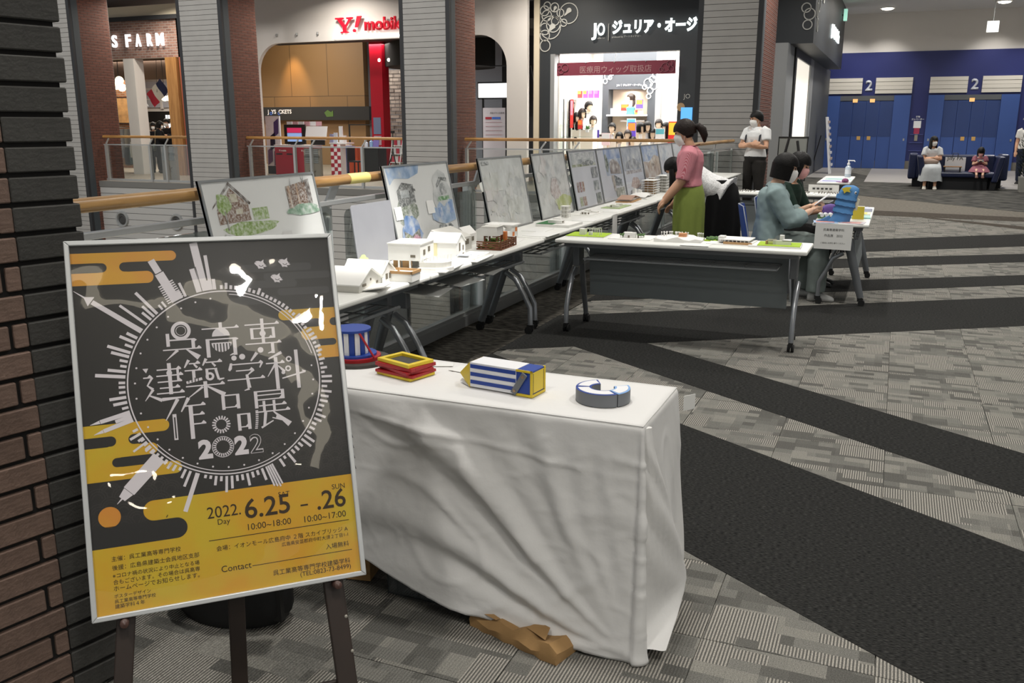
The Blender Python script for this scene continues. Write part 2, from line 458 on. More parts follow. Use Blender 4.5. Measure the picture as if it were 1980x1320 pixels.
stripe([(-.67, 21.5), (2.2, 18.5), (5.2, 15.4), (7.5, 15.4), (7.5, 30), (-.77, 30), (-2.4, 34.9), (-2.4, 23.0)], MOTT, 'mottled_carpet', .004)
stripe([(-.77, 26.75), (4.5, 26.2), (4.5, 35.0), (-.79, 35.0)], STONE, 'stone_paving', .007)
stripe([(2.38, 25.1), (4.5, 24.2), (4.5, 26.2), (2.6, 26.4)], STONE, 'stone_paving', .007)
stripe([(-2.5, 28.5), (-1.45, 28.0), (-1.38, 35.0), (-2.5, 35.0)], STONE, 'stone_paving', .007)

# ------------------------------------------------------------------ ceilings, lift wall
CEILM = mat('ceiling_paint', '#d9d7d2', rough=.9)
WHITEW = mat('white_wall_paint', '#d8d3cd', rough=.85, noise_amt=.015, nscale=2)
CREAM = mat('cream_wall_paint', '#d9cdb6', rough=.85)
struct(MB().bx(-3.6, 17, -16, 36, CEIL, CEIL + .2).build('ceiling', CEILM))
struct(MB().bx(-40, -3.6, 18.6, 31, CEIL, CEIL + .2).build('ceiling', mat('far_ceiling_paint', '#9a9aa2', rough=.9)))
NAVY = mat('navy_panel_paint', '#1b2460', rough=.5, noise_amt=.03, nscale=1)
LIFTB = mat('lift_blue_paint', '#34508f', rough=.45, noise_amt=.03, nscale=2)
LIFTD = mat('lift_door_blue', '#283d70', rough=.4, noise_amt=.03, nscale=2)
STEEL = mat('brushed_steel', '#a9aaa8', rough=.35, metal=.8)
GREYM = mat('grey_metal_paint', '#8d8f8f', rough=.4)
wall_b = struct(MB().bx(-3.5, 9, 35.2, 35.6, 0, CEIL).build('wall_back', WHITEW))
MB().bx(-3.4, 8.0, 35.14, 35.2, 0, 4.0).build('navy_cladding', NAVY, wall_b)
MB().bx(-3.4, 8.0, 35.12, 35.145, 0, .28).build('skirting', mat('skirting_taupe', '#6f6a62', rough=.7), wall_b)
for k in range(3):
    MB().bx(.36, .78, 35.10, 35.14, .62 + .28 * k, .65 + .28 * k).build('wall_rail', mat('navy_trim', '#3a447c', rough=.5), wall_b)
YEL = mat('sticker_yellow', '#c9a05a', rough=.6)
WPRINT = mat('white_print', '#e8e8ea', rough=.5)
def lift(n, x0, x1):
    d = struct(thing('door_%d' % n, None, None, (0, 35.14, 0)))
    m = MB(); m.bx(x0, x0 + .5, -.10, .02, 0, 2.53).bx(x1 - .55, x1, -.10, .02, 0, 2.53)
    m.build('jamb', LIFTB, d)
    a, b = x0 + .5, x1 - .55; w = (b - a) / 4
    for k in range(4):
        p = MB().bx(a + w * k + .008, a + w * (k + 1) - .008, -.04 - .012 * (k in (1, 2)), .02, 0.01, 2.34).build('door_panel', LIFTB, d)
        MB().bx(a + w * k + .02, a + w * (k + 1) - .02, -.045 - .014 * (k in (1, 2)), -.03, 1.12, 2.32).build('upper_panel', LIFTD, p)
    MB().bx(a, b, -.06, .02, 2.36, 2.53).build('transom', mat('transom_grey', '#55585c', rough=.5), d)
    c = (a + b) / 2
    for sx in (-1, 1):
        MB().bx(c + sx * .17 - .06, c + sx * .17 + .06, -.065, -.055, 1.0, 1.13).build('notice_sticker', YEL, d)
    for sx in ((-1.35, .55) if n == 1 else (-.1,)):
        MB().bx(c + sx * .3 - .06, c + sx * .3 + .1, -.075, -.06, 2.3, 2.42).build('lit_indicator', mat('indicator_amber', '#e8b070', emit=.7), d)
    cx = (x0 + x1) / 2
    for s0, s1 in ((x0, cx - .22), (cx + .22, x1)):
        h = MB()
        for k in range(4): h.bx(s0, s1, -.09 - .01 * (k % 2), .02, 2.6 + .135 * k, 2.6 + .135 * k + .128)
        h.build('header_slat_panel', mat('header_white', '#cfcac0', rough=.6), d)['kind'] = 'stuff'
    text('2', mat('floor_number', '#b9bcc4', rough=.5), d, face_frame((cx, -.012, 2.70), (1, 0, 0), (0, 0, 1)), height=.36, extrude=.01, bold=.03, align='CENTER')
    for xx, s in ((x0 + .1, 1), (x1 - .14, 1)):
        MB().bx(xx, xx + .05, -.115, -.095, .98, 1.06).build('key_switch', STEEL, d)
    return d
lift(1, -2.55, .28)
lift(2, .83, 3.62)
def call_panel(x, label):
    t = thing('lift_call_panel', label, 'call panel', (x, 35.13, 0), 0, None)
    MB().bx(-.12, .12, -.02, 0, 1.42, 1.66).build('notice', WPRINT, t)
    MB().bx(-.09, .09, -.025, 0, 1.22, 1.42).build('red_notice', mat('notice_red', '#9a2a4c', rough=.6), t)
    MB().bx(-.05, .05, -.03, 0, .98, 1.22).build('button_plate', mat('button_plate_steel', '#8a8576', rough=.5), t)
    text('エレベーター', WPRINT, t, face_frame((0, -.012, 1.69), (1, 0, 0), (0, 0, 1)), width=.4, align='CENTER', bold=.02)
    text('荷物', WPRINT, t, face_frame((0, -.012, 1.77), (1, 0, 0), (0, 0, 1)), width=.13, align='CENTER', bold=.02)
call_panel(.56, 'lift call panel with white and red notices between the two blue lifts')
call_panel(4.0, 'lift call panel with notices at the far right picture edge')

FIXM = mat('downlight_white', '#e9e7e2', rough=.5)
LENS = mat('lamp_lens_glow', '#fff4e0', emit=14)
for k, (x, y) in enumerate([(-.73, 33.6), (-.67, 30.4), (2.66, 33.2)]):
    t = thing('ceiling_downlight', ['recessed downlight nearest the lift wall, above the left lift', 'recessed downlight in front of the left lift, at the picture top', 'recessed downlight above the right lift beside the hanging sign'][k], 'ceiling light', (x, y, CEIL), 0)
    MB().lathe([(.20, -.03), (.235, -.03), (.24, 0), (.20, 0)], n=24).build('trim_ring', FIXM, t, smooth=40)
    MB().lathe([(.19, -.02), (.17, -.055), (.10, -.075), (0, -.08)], n=24).build('lens', LENS, t, smooth=60)
for (x, y) in DOWN[:11]:
    t = thing('bridge_downlight', 'round recessed downlight in the ceiling over the carpeted bridge', 'ceiling light', (x, y, CEIL), 0, 'bridge downlights')
    MB().lathe([(.20, -.02), (.235, -.02), (.24, 0), (.20, 0)], n=24).build('trim_ring', FIXM, t, smooth=40)
for k, (x, y) in enumerate([(4.0, -2.5), (5.45, -2.52), (6.0, -2.4), (7.7, -7.4), (8.15, -8.3), (10.35, -6.5)]):
    t = thing('concourse_downlight', 'round recessed downlight of the concourse behind the viewer, mirrored in the big poster', 'ceiling light', (x, y, CEIL), 0, 'concourse downlights')
    MB().lathe([(.20, -.02), (.235, -.02), (.24, 0), (.20, 0)], n=24).build('trim_ring', FIXM, t, smooth=40)
    MB().lathe([(.13, -.02), (.10, -.06), (0, -.07)], n=24).build('lens', mat('concourse_lens_glow', '#fff4e0', emit=24), t, smooth=60)
cv = [(1.9, -4.3), (2.7, -3.75), (3.45, -3.42), (3.9, -3.28), (4.44, -3.14), (5.34, -3.1), (6.5, -3.34), (7.6, -3.77), (8.7, -4.4), (9.7, -5.15), (11.0, -6.3)]
m = MB(); rows = []
for i, (x, y) in enumerate(cv):
    dx, dy = cv[min(i + 1, 10)][0] - cv[max(i - 1, 0)][0], cv[min(i + 1, 10)][1] - cv[max(i - 1, 0)][1]; l = math.hypot(dx, dy); nx, ny = -dy / l * .2, dx / l * .2
    rows.append([V(x - nx, y - ny, CEIL - .05), V(x + nx, y + ny, CEIL - .05), V(x + nx, y + ny, CEIL), V(x - nx, y - ny, CEIL)])
m.loft(rows); tag(m.build('cove_light', mat('cove_glow', '#f5ead2', emit=3.2)), 'long curved pale ceiling cove light behind the viewer, mirrored in the big poster', 'ceiling light')
hs = thing('hanging_sign', 'small white box sign hanging from the ceiling before the lifts', 'sign', (2.27, 31.2, 4.36))
MB().bx(-.16, .16, -.05, .05, -.16, .16).build('sign_box', mat('sign_box_white', '#f2f2ee', emit=.55), hs, bevel=.01)
MB().tube([(0, 0, .16), (0, 0, .94)], .012, 6).build('hanger_rod', STEEL, hs)

# ------------------------------------------------------------------ near brick pillar
DKB = mat('dark_brick', '#403f3c', rough=.75, noise_amt=.12, nscale=30, bump=.25, bscale=90, rnd=.10)
BRB = mat('brown_brick', '#756055', rough=.8, noise_amt=.14, nscale=30, bump=.3, bscale=90, rnd=.10)
MORT = mat('dark_mortar', '#1d1b1a', rough=.95)
PH = .0715
ang = math.atan2(-.97, -.24)
pil = struct(thing('brick_pillar', 'dark grey and brown brick pillar at the left edge beside the easel', None, (-1.921, 1.69, 0), ang))
# local: +x runs along the seen face away from the corner, outward normal = +y, corner at origin
MB().bx(.012, 1.25, -1.1, -.012, 0, CEIL).build('core', MORT, pil)
q0 = MB().bx(0, .168, -.11, 0, .006, PH - .006).build('quoin_brick', DKB, pil, bevel=.003, seg=1)
b0 = MB().bx(0, .226, -.10, -.0005, .006, PH - .006).build('face_brick', BRB, pil, bevel=.003, seg=1)
s0 = MB().bx(0, .034, -.10, -.0005, .006, PH - .006).build('half_brick', BRB, pil, bevel=.003, seg=1)
r0 = MB().bx(0.0005, .10, -.226, 0, .006, PH - .006).build('return_brick', DKB, pil, bevel=.003, seg=1)
NC = 34
first = dict(q=True, b=True, s=True, r=True)
def put(src, key, loc):
    if first[key]: o = src; first[key] = False
    else: o = src.copy(); C.objects.link(o)
    o.location = loc
for k in range(NC):
    z = k * PH
    put(q0, 'q', (random.uniform(-.002, .002), random.uniform(-.001, .001), z))
    x = .1685
    if k % 2 == 0:
        put(s0, 's', (x + .0005, 0, z)); x += .046
    else: x += .001
    off = 0 if k % 2 == 0 else 0
    while x < .75 + (0 if k % 2 else .04):
        put(b0, 'b', (x, random.uniform(-.0015, .0015), z)); x += .238
        if k % 2 and x < .6 and False: pass
    put(r0, 'r', (.0, -.122 - (.0 if k % 2 else .0), z))
up = MB()
for k in range(NC, 74):
    up.bx(0, 1.2, -1.0, 0, k * PH + .006, (k + 1) * PH - .006)
up.build('upper_courses', DKB, pil)['kind'] = 'stuff'

# ------------------------------------------------------------------ atrium edge, big columns
CLAPG = mat('grey_cladding', '#9a9895', rough=.75, noise_amt=.05, nscale=3)
CLAPD = mat('grey_joint', '#676664', rough=.9)
DKBAND = mat('column_dark_band', '#26272a', rough=.7)
RBRICK = brick_mat('red_brown_brick', '#7a4f42', '#6a4338', '#3e2a24', .24, .0715, .010, axis='y', bump=.6)
def column(x0, x1, y0, y1, label):
    t = struct(thing('clad_column', label, None, (x0, y0, 0)))
    w, d = x1 - x0, y1 - y0
    MB().bx(.03, w - .03, .03, d, -6, CEIL).build('core', CLAPD, t)
    m = MB(); z = -5.9
    while z < CEIL - .1:
        m.bx(.10, w - .10, 0, .06, z + .0045, z + .1155); z += .12
    m.build('front_cladding', CLAPG, t)['kind'] = 'stuff'
    for a, b in ((0, .10), (w - .10, w)):
        MB().bx(a, b, -.004, .08, -5.9, CEIL).build('corner_band', DKBAND, t)
    MB().bx(w - .08, w + .003, .08, .28, -5.9, CEIL).build('corner_band', mat('column_slate_band', '#3d4347', rough=.7), t)
    m = MB(); z = -5.9
    while z < CEIL - .1:
        m.bx(w - .08, w, .28, d - .04, z + .005, z + .0665); z += .0715
    m.build('brick_courses', RBRICK, t)['kind'] = 'stuff'
    return t
struct(MB().bx(-40.3, -40, -3, 31, -5.6, CEIL).build('wall_far_left', WHITEW))
column(-21.9, -20.65, 18.5, 19.85, 'leftmost clad atrium column beside the brick pillar')
column(-17.0, -15.6, 18.5, 19.85, 'clad atrium column between the clothes shop and the phone shop')
column(-10.6, -9.33, 18.5, 19.85, 'clad atrium column before the phone shop arch')
column(-3.85, -2.6, 18.5, 20.6, 'clad column with a broad grey face behind the standing man')
# pilaster of dark grey wall beside the wig shop corner is built with the shop
struct(MB().bx(-40, -2.45, 18.95, 31, -.5, 0).build('floor', mat('far_walk_stone', '#9d9182', rough=.4, noise_amt=.05, nscale=2)))
fas = struct(thing('wall_fascia', None, None, (0, 18.9, 0)))
m = MB(); z = -.34
m2 = MB().bx(-40, -3.9, -.02, .05, -.16, 0)
m2.build('slab_edge', mat('slab_edge_grey', '#6d6c69', rough=.6), fas)
k = 0
while z > -2.3:
    m.bx(-40, -3.9, 0, .05, z + .006, z + .172); z -= .178; k += 1
m.build('fascia_cladding', mat('fascia_white_cladding', '#a9a8a6', rough=.7), fas)['kind'] = 'stuff'
MB().bx(-40, -3.9, .04, .06, -2.4, -.16).build('backing', CLAPD, fas)
MB().bx(-40, -3.9, -.03, .06, -2.5, -2.3).build('lower_trim', DKBAND, fas)
for x, lab in ((-19.92, 'leftmost round air nozzle in the white fascia, above the big poster'), (-17.95, 'second round air nozzle from the left, beside the leftmost drawing board'), (-14.0, 'third round air nozzle in the fascia, right of the leftmost drawing board'), (-12.0, 'fourth round air nozzle in the fascia, left of the watercolour board'), (-7.6, 'fifth round air nozzle in the fascia, behind the pale drawing boards'), (-5.6, 'rightmost round air nozzle in the fascia, behind the drawing boards')):
    t = thing('round_air_nozzle', lab, 'air vent', (x, 18.9, -1.05), 0, 'air nozzles in the fascia')
    F = face_frame((0, 0, 0), (1, 0, 0), (0, 0, 1))
    MB().lathe([(.15, -.05), (.17, .05), (.21, .055), (.225, .02), (.225, 0), (.15, -.04)], n=24, M=F).build('rim', GREYM, t, smooth=40)
    MB().lathe([(.15, .01), (.09, .03), (.07, -.01), (.0, -.02)], n=20, M=F).build('cone', mat('nozzle_dark', '#3a3a3a', rough=.6), t, smooth=40)
low = struct(MB().bx(-40, -3.2, -3, 31, -5.6, -5.2).build('floor', mat('lower_floor_stone', '#b9ad98', rough=.35, noise_amt=.04, nscale=1)))
MB().prism([(-11.5, 8), (-11.2, 8), (-7.2, 20), (-7.5, 20)], .02, z=-5.2).build('inlay_strip', mat('yellow_inlay', '#b98c1e', rough=.4), low)
struct(MB().bx(-3.2, -3.03, -3, 18.5, -.6, -.006).build('trim_slab_edge', CLAPG))

# ------------------------------------------------------------------ balustrades
HWOOD = wood_mat('handrail_oak', '#866239', '#b38c57', 3.2, 1, .35)
HWOODX = wood_mat('handrail_oak_cross', '#8f6637', '#b98a4e', 3.2, 0, .4)
RSTEEL = mat('rail_steel', '#b4b5b4', rough=.35, metal=.55)
RWHITE = mat('rail_pale_steel', '#c3c8c6', rough=.4, metal=.2)
GLASS = glass_mat('rail_glass', (.93, .96, .95), .03, .0, fres=.7)
GLASSF = glass_mat('far_rail_glass', (.93, .95, .94), .0, .0, fres=.35)
bal = thing('near_balustrade', 'glass balustrade with thick round oak handrail behind the display tables', 'balustrade', (-3.05, 0, 0))
MB().tube([(.032, .6, 1.23), (.032, 18.4, 1.23)], .031, 18).build('handrail', HWOOD, bal, smooth=50)
MB().bx(-.025, .02, .6, 18.4, 1.085, 1.115).build('lower_rail', RSTEEL, bal, bevel=.004)
MB().bx(-.05, .05, .6, 18.4, 0, .085).bx(-.015, .035, .6, 18.4, .085, .11).build('base_channel', RSTEEL, bal)
ys = [.4 + 2.02 * i for i in range(0, 10)]
for i, y in enumerate(ys):
    if y > .6:
        p = MB(); p.loft([[V(-.12, y - a, z), V(-.055, y - a, z), V(-.055, y + .11 + a, z), V(-.12, y + .11 + a, z)] for z, a in ((0, .02), (.35, .0), (1.09, -.005))]); p.bx(-.03, .045, y + .03, y + .09, 0, .34)
        p.build('post', RWHITE, bal, bevel=.003)
        MB().bx(-.13, .11, y - .0, y + .12, 0, .012).build('post_foot', RWHITE, bal)
        MB().bc((.008, y + .03, 1.165), (.016, .06, .20), rx=R(-38)).build('bracket', RSTEEL, bal)
        MB().bx(-.02, .02, y + .30, y + .335, .1, 1.06).build('clamp_bar', RWHITE, bal)
        g = MB().lathe([(.0, 0), (.016, .0), (.016, .62), (.022, .63), (.022, .66), (.014, .685), (0, .69)], c=(.0, y - .12, .40), n=12)
        g.build('round_stud', RWHITE, bal, smooth=40)
    if i < len(ys) - 1:
        a, b = ys[i] + .14, ys[i + 1] - .02; r = .05
        a = max(a, .6)
        pts = [(a, .1), (b, .1)] + [(b - r + r * math.sin(R(90 - 18 * q)), 1.05 - r + r * math.cos(R(90 - 18 * q))) for q in range(6)] + [(a + r - r * math.sin(R(18 * q)), 1.05 - r + r * math.cos(R(18 * q))) for q in range(6)]
        MB().prism(pts, .012, face_frame((0.006, 0, 0), (0, 1, 0), (0, 0, 1))).build('glass_panel', GLASS, bal)
def sticker_mesh():
    m = MB(); n = 12
    rings = []
    for y in (-.11, .11):
        rings.append([V(.0328 * math.cos(R(-60 + 170 * q / n)), y, .0328 * math.sin(R(-60 + 170 * q / n))) for q in range(n + 1)])
    m.loft(rings, cap=False, closed=False)
    return m
st = sticker_mesh().build('warning_sticker', mat('sticker_pale_yellow', '#d6c878', rough=.5), None, smooth=60)
st.location = (-3.018, 4.70, 1.23)
tag(st, 'pale yellow notice wrapped around the oak handrail', 'sticker')
for k, (s, w) in enumerate((('手すりによりかからないで下さい', .16), ('お願い', .05))):
    text(s, mat('print_ink', '#2a2a28', rough=.6), st, face_frame((.029, -.08 + .05 * k, .012 - .014 * k), (0, 1, 0), (-.45, 0, .89)), width=w)

def far_bal(x0, x1, label, posts):
    t = thing('far_balustrade', label, 'balustrade', (0, 19.15, 0))
    MB().tube([(x0, 0, 1.21), (x1, 0, 1.21)], .035, 12).build('handrail', HWOODX, t, smooth=50)
    MB().bx(x0, x1, -.02, .02, .98, 1.01).build('lower_rail', RSTEEL, t)
    MB().bx(x0, x1, -.03, .03, 0, .06).build('base_channel', RSTEEL, t)
    MB().bx(x0 + .02, x1 - .02, -.006, .006, .06, .97).build('glass_panel', GLASSF, t)
    for p in posts:
        MB().bx(p - .03, p + .03, -.06, .02, 0, 1.0).build('post', RSTEEL, t)
        MB().bc((p + .06, -.02, 1.09), (.19, .03, .03), ry=R(-52)).build('bracket', RSTEEL, t)
far_bal(-20.6, -17.0, 'far oak topped glass balustrade before the clothes shop', [-20.5, -18.9, -18.35])
far_bal(-15.6, -10.6, 'far oak topped glass balustrade before the phone shop', [-15.5, -14.1, -13.6, -12.1])
far_bal(-9.3, -3.85, 'far oak topped glass balustrade before the wig shop', [-9.25, -7.4, -6.6, -5.2])
for x, lab in ((-18.63, 'slatted grey stand with star plaque before the clothes shop'), (-13.85, 'slatted grey stand with star plaque right of the red counter')):
    t = thing('vent_stand', lab, 'stand', (x, 19.5, 0), 0, 'slatted stands on the far walkway')
    MB().bx(-.25, .25, 0, .1, 0, .95).build('body', mat('stand_taupe', '#8d8174', rough=.6), t)
    for k in range(8): MB().bx(-.2, .2, -.02, 0, .58 + .045 * k, .605 + .045 * k).build('slat', GREYM, t)
    star = [((.12 if q % 2 == 0 else .05) * math.sin(PI * q / 5), (.12 if q % 2 == 0 else .05) * math.cos(PI * q / 5)) for q in range(10)]
    MB().prism(star, .015, face_frame((0, 0, .35), (1, 0, 0), (0, 0, 1))).build('star_plaque', mat('star_brown', '#7b6b5c', rough=.6), t)
# ------------------------------------------------------------------ heads of hair: used by people and wig displays
SKIN = mat('skin', '#c99a7c', rough=.55, noise_amt=.03, nscale=20)
SKINP = mat('skin_pale', '#d8ae92', rough=.55)
HAIR = mat('hair_black', '#0d0b0a', rough=.5, spec=.22, noise_amt=.3, nscale=40, bump=.3, bscale=90)
HAIRB = mat('hair_brown', '#1f1410', rough=.5, spec=.25, noise_amt=.3, nscale=40, bump=.4, bscale=90)
MASKW = mat('mask_white', '#e6e4e0', rough=.8)
MASKP = mat('mask_pink', '#d9a3a0', rough=.8)

def frame_of(f, up=V(0, 0, 1)):
    f = f.normalized(); r = f.cross(up).normalized(); u = r.cross(f).normalized()
    return r, f, u

def head_mesh(m, hc, f, u0, k=1.0):
    r, f, u = frame_of(f, u0)
    P = lambda a, b, c: hc + r * (a * k) + f * (b * k) + u * (c * k)
    fr = (r, f, u)
    m.ell(P(0, -.012, .025), (.074 * k, .094 * k, .092 * k), 16, 10, fr)
    rings = []
    for c, hw, f0, f1 in ((.05, .070, -.07, .085), (.02, .071, -.06, .090), (-.01, .069, -.055, .092), (-.045, .061, -.045, .088), (-.075, .050, -.02, .086), (-.098, .034, .01, .078), (-.112, .016, .035, .066)):
        ce = (f0 + f1) / 2; hd = (f1 - f0) / 2
        rings.append([P(hw * math.cos(2 * PI * q / 16), ce + hd * math.sin(2 * PI * q / 16), c) for q in range(16)])
    m.loft(rings)
    # nose, lips, chin, ears, brow
    m.loft([[P(-.007, .086, .032), P(.007, .086, .032), P(0, .094, .03)], [P(-.014, .088, -.018), P(.014, .088, -.018), P(0, .112, -.016)], [P(-.01, .086, -.03), P(.01, .086, -.03), P(0, .098, -.03)]])
    m.ell(P(0, .083, -.056), (.024 * k, .012 * k, .010 * k), 10, 6, fr)
    m.ell(P(0, .068, -.098), (.022 * k, .016 * k, .014 * k), 10, 6, fr)
    for s in (-1, 1):
        m.ell(P(s * .073, -.004, -.004), (.010 * k, .019 * k, .032 * k), 8, 6, fr)
        m.ell(P(s * .03, .080, .036), (.022 * k, .010 * k, .008 * k), 8, 5, fr)

def hair_mesh(m, hc, f, u0, k, style):
    r, f, u = frame_of(f, u0)
    P = lambda a, b, c: hc + r * (a * k) + f * (b * k) + u * (c * k)
    n, mm = 28, 14
    # cap: closed shell that leaves the face free below a fringe line
    out = []; inn = []
    for i in range(mm + 1):
        t = i / mm
        ro = []; ri = []
        for j in range(n):
            az = 2 * PI * j / n                      # 0 = front
            front = math.cos(az)
            side = abs(math.sin(az))
            if style == 'short':
                low = 48 + 62 * (.5 - .5 * front) ** .7 if front > -.2 else 112 + 14 * (-front)
                low = 74 if front > .66 else (74 + (134 - 74) * min(1, (.66 - front) / .95))
            else:
                low = 82 if front > .6 else 82 + (122 - 82) * min(1, (.6 - front) / .5)
            th = R(low) * t
            sn = math.sin(th) if th < PI / 2 else 1 - .14 * (th - PI / 2) / .8
            wob = 1 + .022 * math.sin(9 * az + 4 * t) + .018 * math.sin(15 * az - 5 * t)
            for rr, lst in ((1.0, ro), (.80, ri)):
                lst.append(P(.088 * rr * wob * sn * math.sin(az), -.010 + .112 * rr * wob * sn * math.cos(az), .022 + .112 * rr * math.cos(th)))
        out.append(ro); inn.append(ri)
    m.loft(out[1:] + inn[:0:-1], cap=False)
    o = len(m.v)
    m.add([P(0, -.01, .13)] + out[1], [(0, 1 + j, 1 + (j + 1) % n) for j in range(n)])
    def curtain(z1, a0, rx, ry, thick=.02, taper=.9, back=-.01):
        rings = []
        K = 8
        for i in range(K + 1):
            t = i / K; c = .03 + (z1 - .03) * t
            s = 1 - (1 - taper) * t
            pts = []
            arc = [a0 + (2 * PI - 2 * a0) * q / 20 for q in range(21)]
            for az in arc: pts.append(P(rx * s * math.sin(az) * (1 + .015 * math.sin(17 * az + 5 * t)), back + ry * s * math.cos(az), c))
            for az in reversed(arc): pts.append(P((rx - thick) * s * math.sin(az), back + (ry - thick) * s * math.cos(az), c))
            rings.append(pts)
        m.loft(rings)
    if style == 'bob': curtain(-.095, R(50), .096, .114, .035, .90)
    elif style == 'long': curtain(-.30, R(48), .092, .106, .03, 1.02, -.015)
    elif style == 'ponytail':
        curtain(-.06, R(80), .086, .104, .02, .55, -.015)
        m.tube([P(0, -.105, .02), P(0, -.145, .015), P(0, -.17, -.03), P(0, -.172, -.09), P(0, -.155, -.15)], [.022 * k, .036 * k, .042 * k, .034 * k, .010 * k], 12)
    elif style == 'hang':
        curtain(-.05, R(64), .09, .106, .03, .8, -.01)

def mask_mesh(m, hc, f, u0, k):
    r, f, u = frame_of(f, u0)
    P = lambda a, b, c: hc + r * (a * k) + f * (b * k) + u * (c * k)
    rings = []
    for c, hw, pr in ((.008, .058, .100), (-.012, .066, .116), (-.045, .068, .118), (-.08, .062, .108), (-.112, .046, .088)):
        row = [P(hw * 1.12 * math.sin(R(a)), -.02 + (pr + .022) * math.cos(R(a)), c) for a in range(-64, 65, 16)]
        row += [P(hw * 1.05 * math.sin(R(a)), -.024 + (pr + .014) * math.cos(R(a)), c) for a in range(64, -65, -16)]
        rings.append(row)
    m.loft(rings)
    for s in (-1, 1):
        m.tube([P(s * .066, .035, .0), P(s * .077, .005, .016)], .0022, 5)
        m.tube([P(s * .06, .03, -.085), P(s * .077, .0, -.03)], .0022, 5)

def remesh(mb, name, m, parent, vox=.008, smooth_it=4, disp=0, dscale=9, seed=0):
    """fuse the pieces of a builder into one continuous smooth surface"""
    o = mb.build(name, m, None, fix=True)
    md = o.modifiers.new('r', 'REMESH'); md.mode = 'VOXEL'; md.voxel_size = vox; md.use_smooth_shade = True
    sm = o.modifiers.new('s', 'SMOOTH'); sm.factor = .5; sm.iterations = smooth_it
    dg = bpy.context.evaluated_depsgraph_get()
    me = bpy.data.meshes.new_from_object(o.evaluated_get(dg))
    old = o.data; o.modifiers.clear(); o.data = me; bpy.data.meshes.remove(old)
    me.name = name
    if disp:
        for v in me.vertices:
            p = v.co * dscale + V(seed, seed * 2, 0)
            n = noise.noise(V(p.x, p.y, p.z * .55)) + .5 * noise.noise(p * 2.1)
            v.co += v.normal * (disp * n)
    me.polygons.foreach_set('use_smooth', [True] * len(me.polygons))
    if parent is not None: o.parent = parent
    return o

# ------------------------------------------------------------------ the white arch front of the phone shop
def arch_wall():
    pts = []
    x0, x1, zt, r = -17.36, -9.47, 3.80, .80
    out = [(-18.2, 0), (-18.2, CEIL), (-8.9, CEIL), (-8.9, 0)]
    inner = [(x1, 0)] + [(x1 - r + r * math.cos(R(a)), zt - r + r * math.sin(R(a))) for a in range(0, 91, 9)] + [(x0 + r + r * math.cos(R(a)), zt - r + r * math.sin(R(a))) for a in range(90, 181, 9)] + [(x0, 0)]
    poly = out + inner
    return MB().prism(poly, .14, face_frame((0, 22.14, 0), (1, 0, 0), (0, 0, 1)))
wl = struct(arch_wall().build('wall_left', mat('arch_wall_white', '#cbc6c2', rough=.85)))
RED = mat('sign_red', '#c8102a', rough=.35)
sg = thing('shop_sign', 'red shop lettering with a lit strip over the white arch', 'sign', (-14.55, 22.0, 3.98))
Fs = face_frame((0, -.07, 0), (1, 0, 0), (0, 0, 1))
yp = [(0, .40), (0, .36), (.07, .35), (.24, .14), (.24, .04), (.16, .03), (.16, 0), (.42, 0), (.42, .03), (.34, .04), (.34, .15), (.50, .35), (.56, .36), (.56, .40), (.36, .40), (.36, .36), (.43, .35), (.32, .20), (.19, .35), (.26, .36), (.26, .40)]
MB().prism(yp, .05, Fs).build('letter_mark', RED, sg)
MB().prism([(.62, .13), (.70, .13), (.84, .42), (.70, .42)], .05, Fs).prism([(.60 + .045 * math.cos(q * PI / 5), .05 + .045 * math.sin(q * PI / 5)) for q in range(10)], .05, Fs).build('letter_mark', RED, sg)
text('mobile', RED, sg, face_frame((.92, -.07, .03), (1, 0, 0), (0, 0, 1)), width=1.22, extrude=.04, bold=.035)
MB().bx(-.1, 2.3, -.12, 0, -.14, -.10).build('light_strip', mat('sign_strip_glow', '#fffdf8', emit=3.2), sg)
for x in (-16.6, -15.9, -15.2, -14.4):
    tag(MB().cyl((0, 0), .03, 0, .07, 8).build('wall_stud', STEEL), {-16.6: 'leftmost small steel stud over the white arch', -15.9: 'second small steel stud over the white arch', -15.2: 'third small steel stud over the white arch', -14.4: 'steel stud over the arch just left of the red lettering'}[x], 'stud', 'arch studs').location = (x, 21.97, 3.98 - .03 * (x > -15))

# interior of the phone shop
TANW = brick_mat('tan_timber_boards', '#8a6a42', '#7d5f3a', '#4f3b24', 1.7, 2.6, .012, axis='x', bump=.2, rough=.6)
DARKC2 = mat('dark_shop_ceiling', '#26241f', rough=.9)
BLK = mat('black_satin', '#161616', rough=.5)
struct(MB().bx(-26, -18.78, 30, 30.3, 0, CEIL).build('wall_timber', TANW))
struct(MB().bx(-18.78, -8, 30.3, 30.6, 0, CEIL).build('wall_blue_grey', mat('blue_grey_wall', '#9aa0ac', rough=.8)))
struct(MB().bx(-18.2, -8.9, 22.5, 24.2, 3.95, 4.2).build('ceiling', DARKC2))
fs = thing('shop_fascia', 'long black shop fascia with white and blue lettering on the timber wall', 'sign', (-24, 29.68, 1.70))
MB().bx(0, 5.6, 0, .3, 0, .50).build('fascia_board', BLK, fs)
text('J  YS  CKETS', WPRINT, fs, face_frame((.93, -.012, .2), (1, 0, 0), (0, 0, 1)), width=1.15, bold=.03)
text('O', mat('print_blue', '#3f6fd0', rough=.5), fs, face_frame((1.04, -.012, .2), (1, 0, 0), (0, 0, 1)), width=.12, bold=.03)
text('O', mat('print_blue', '#3f6fd0', rough=.5), fs, face_frame((1.42, -.012, .2), (1, 0, 0), (0, 0, 1)), width=.12, bold=.03)
GRN = mat('print_dark_green', '#4d6b2b', rough=.6)
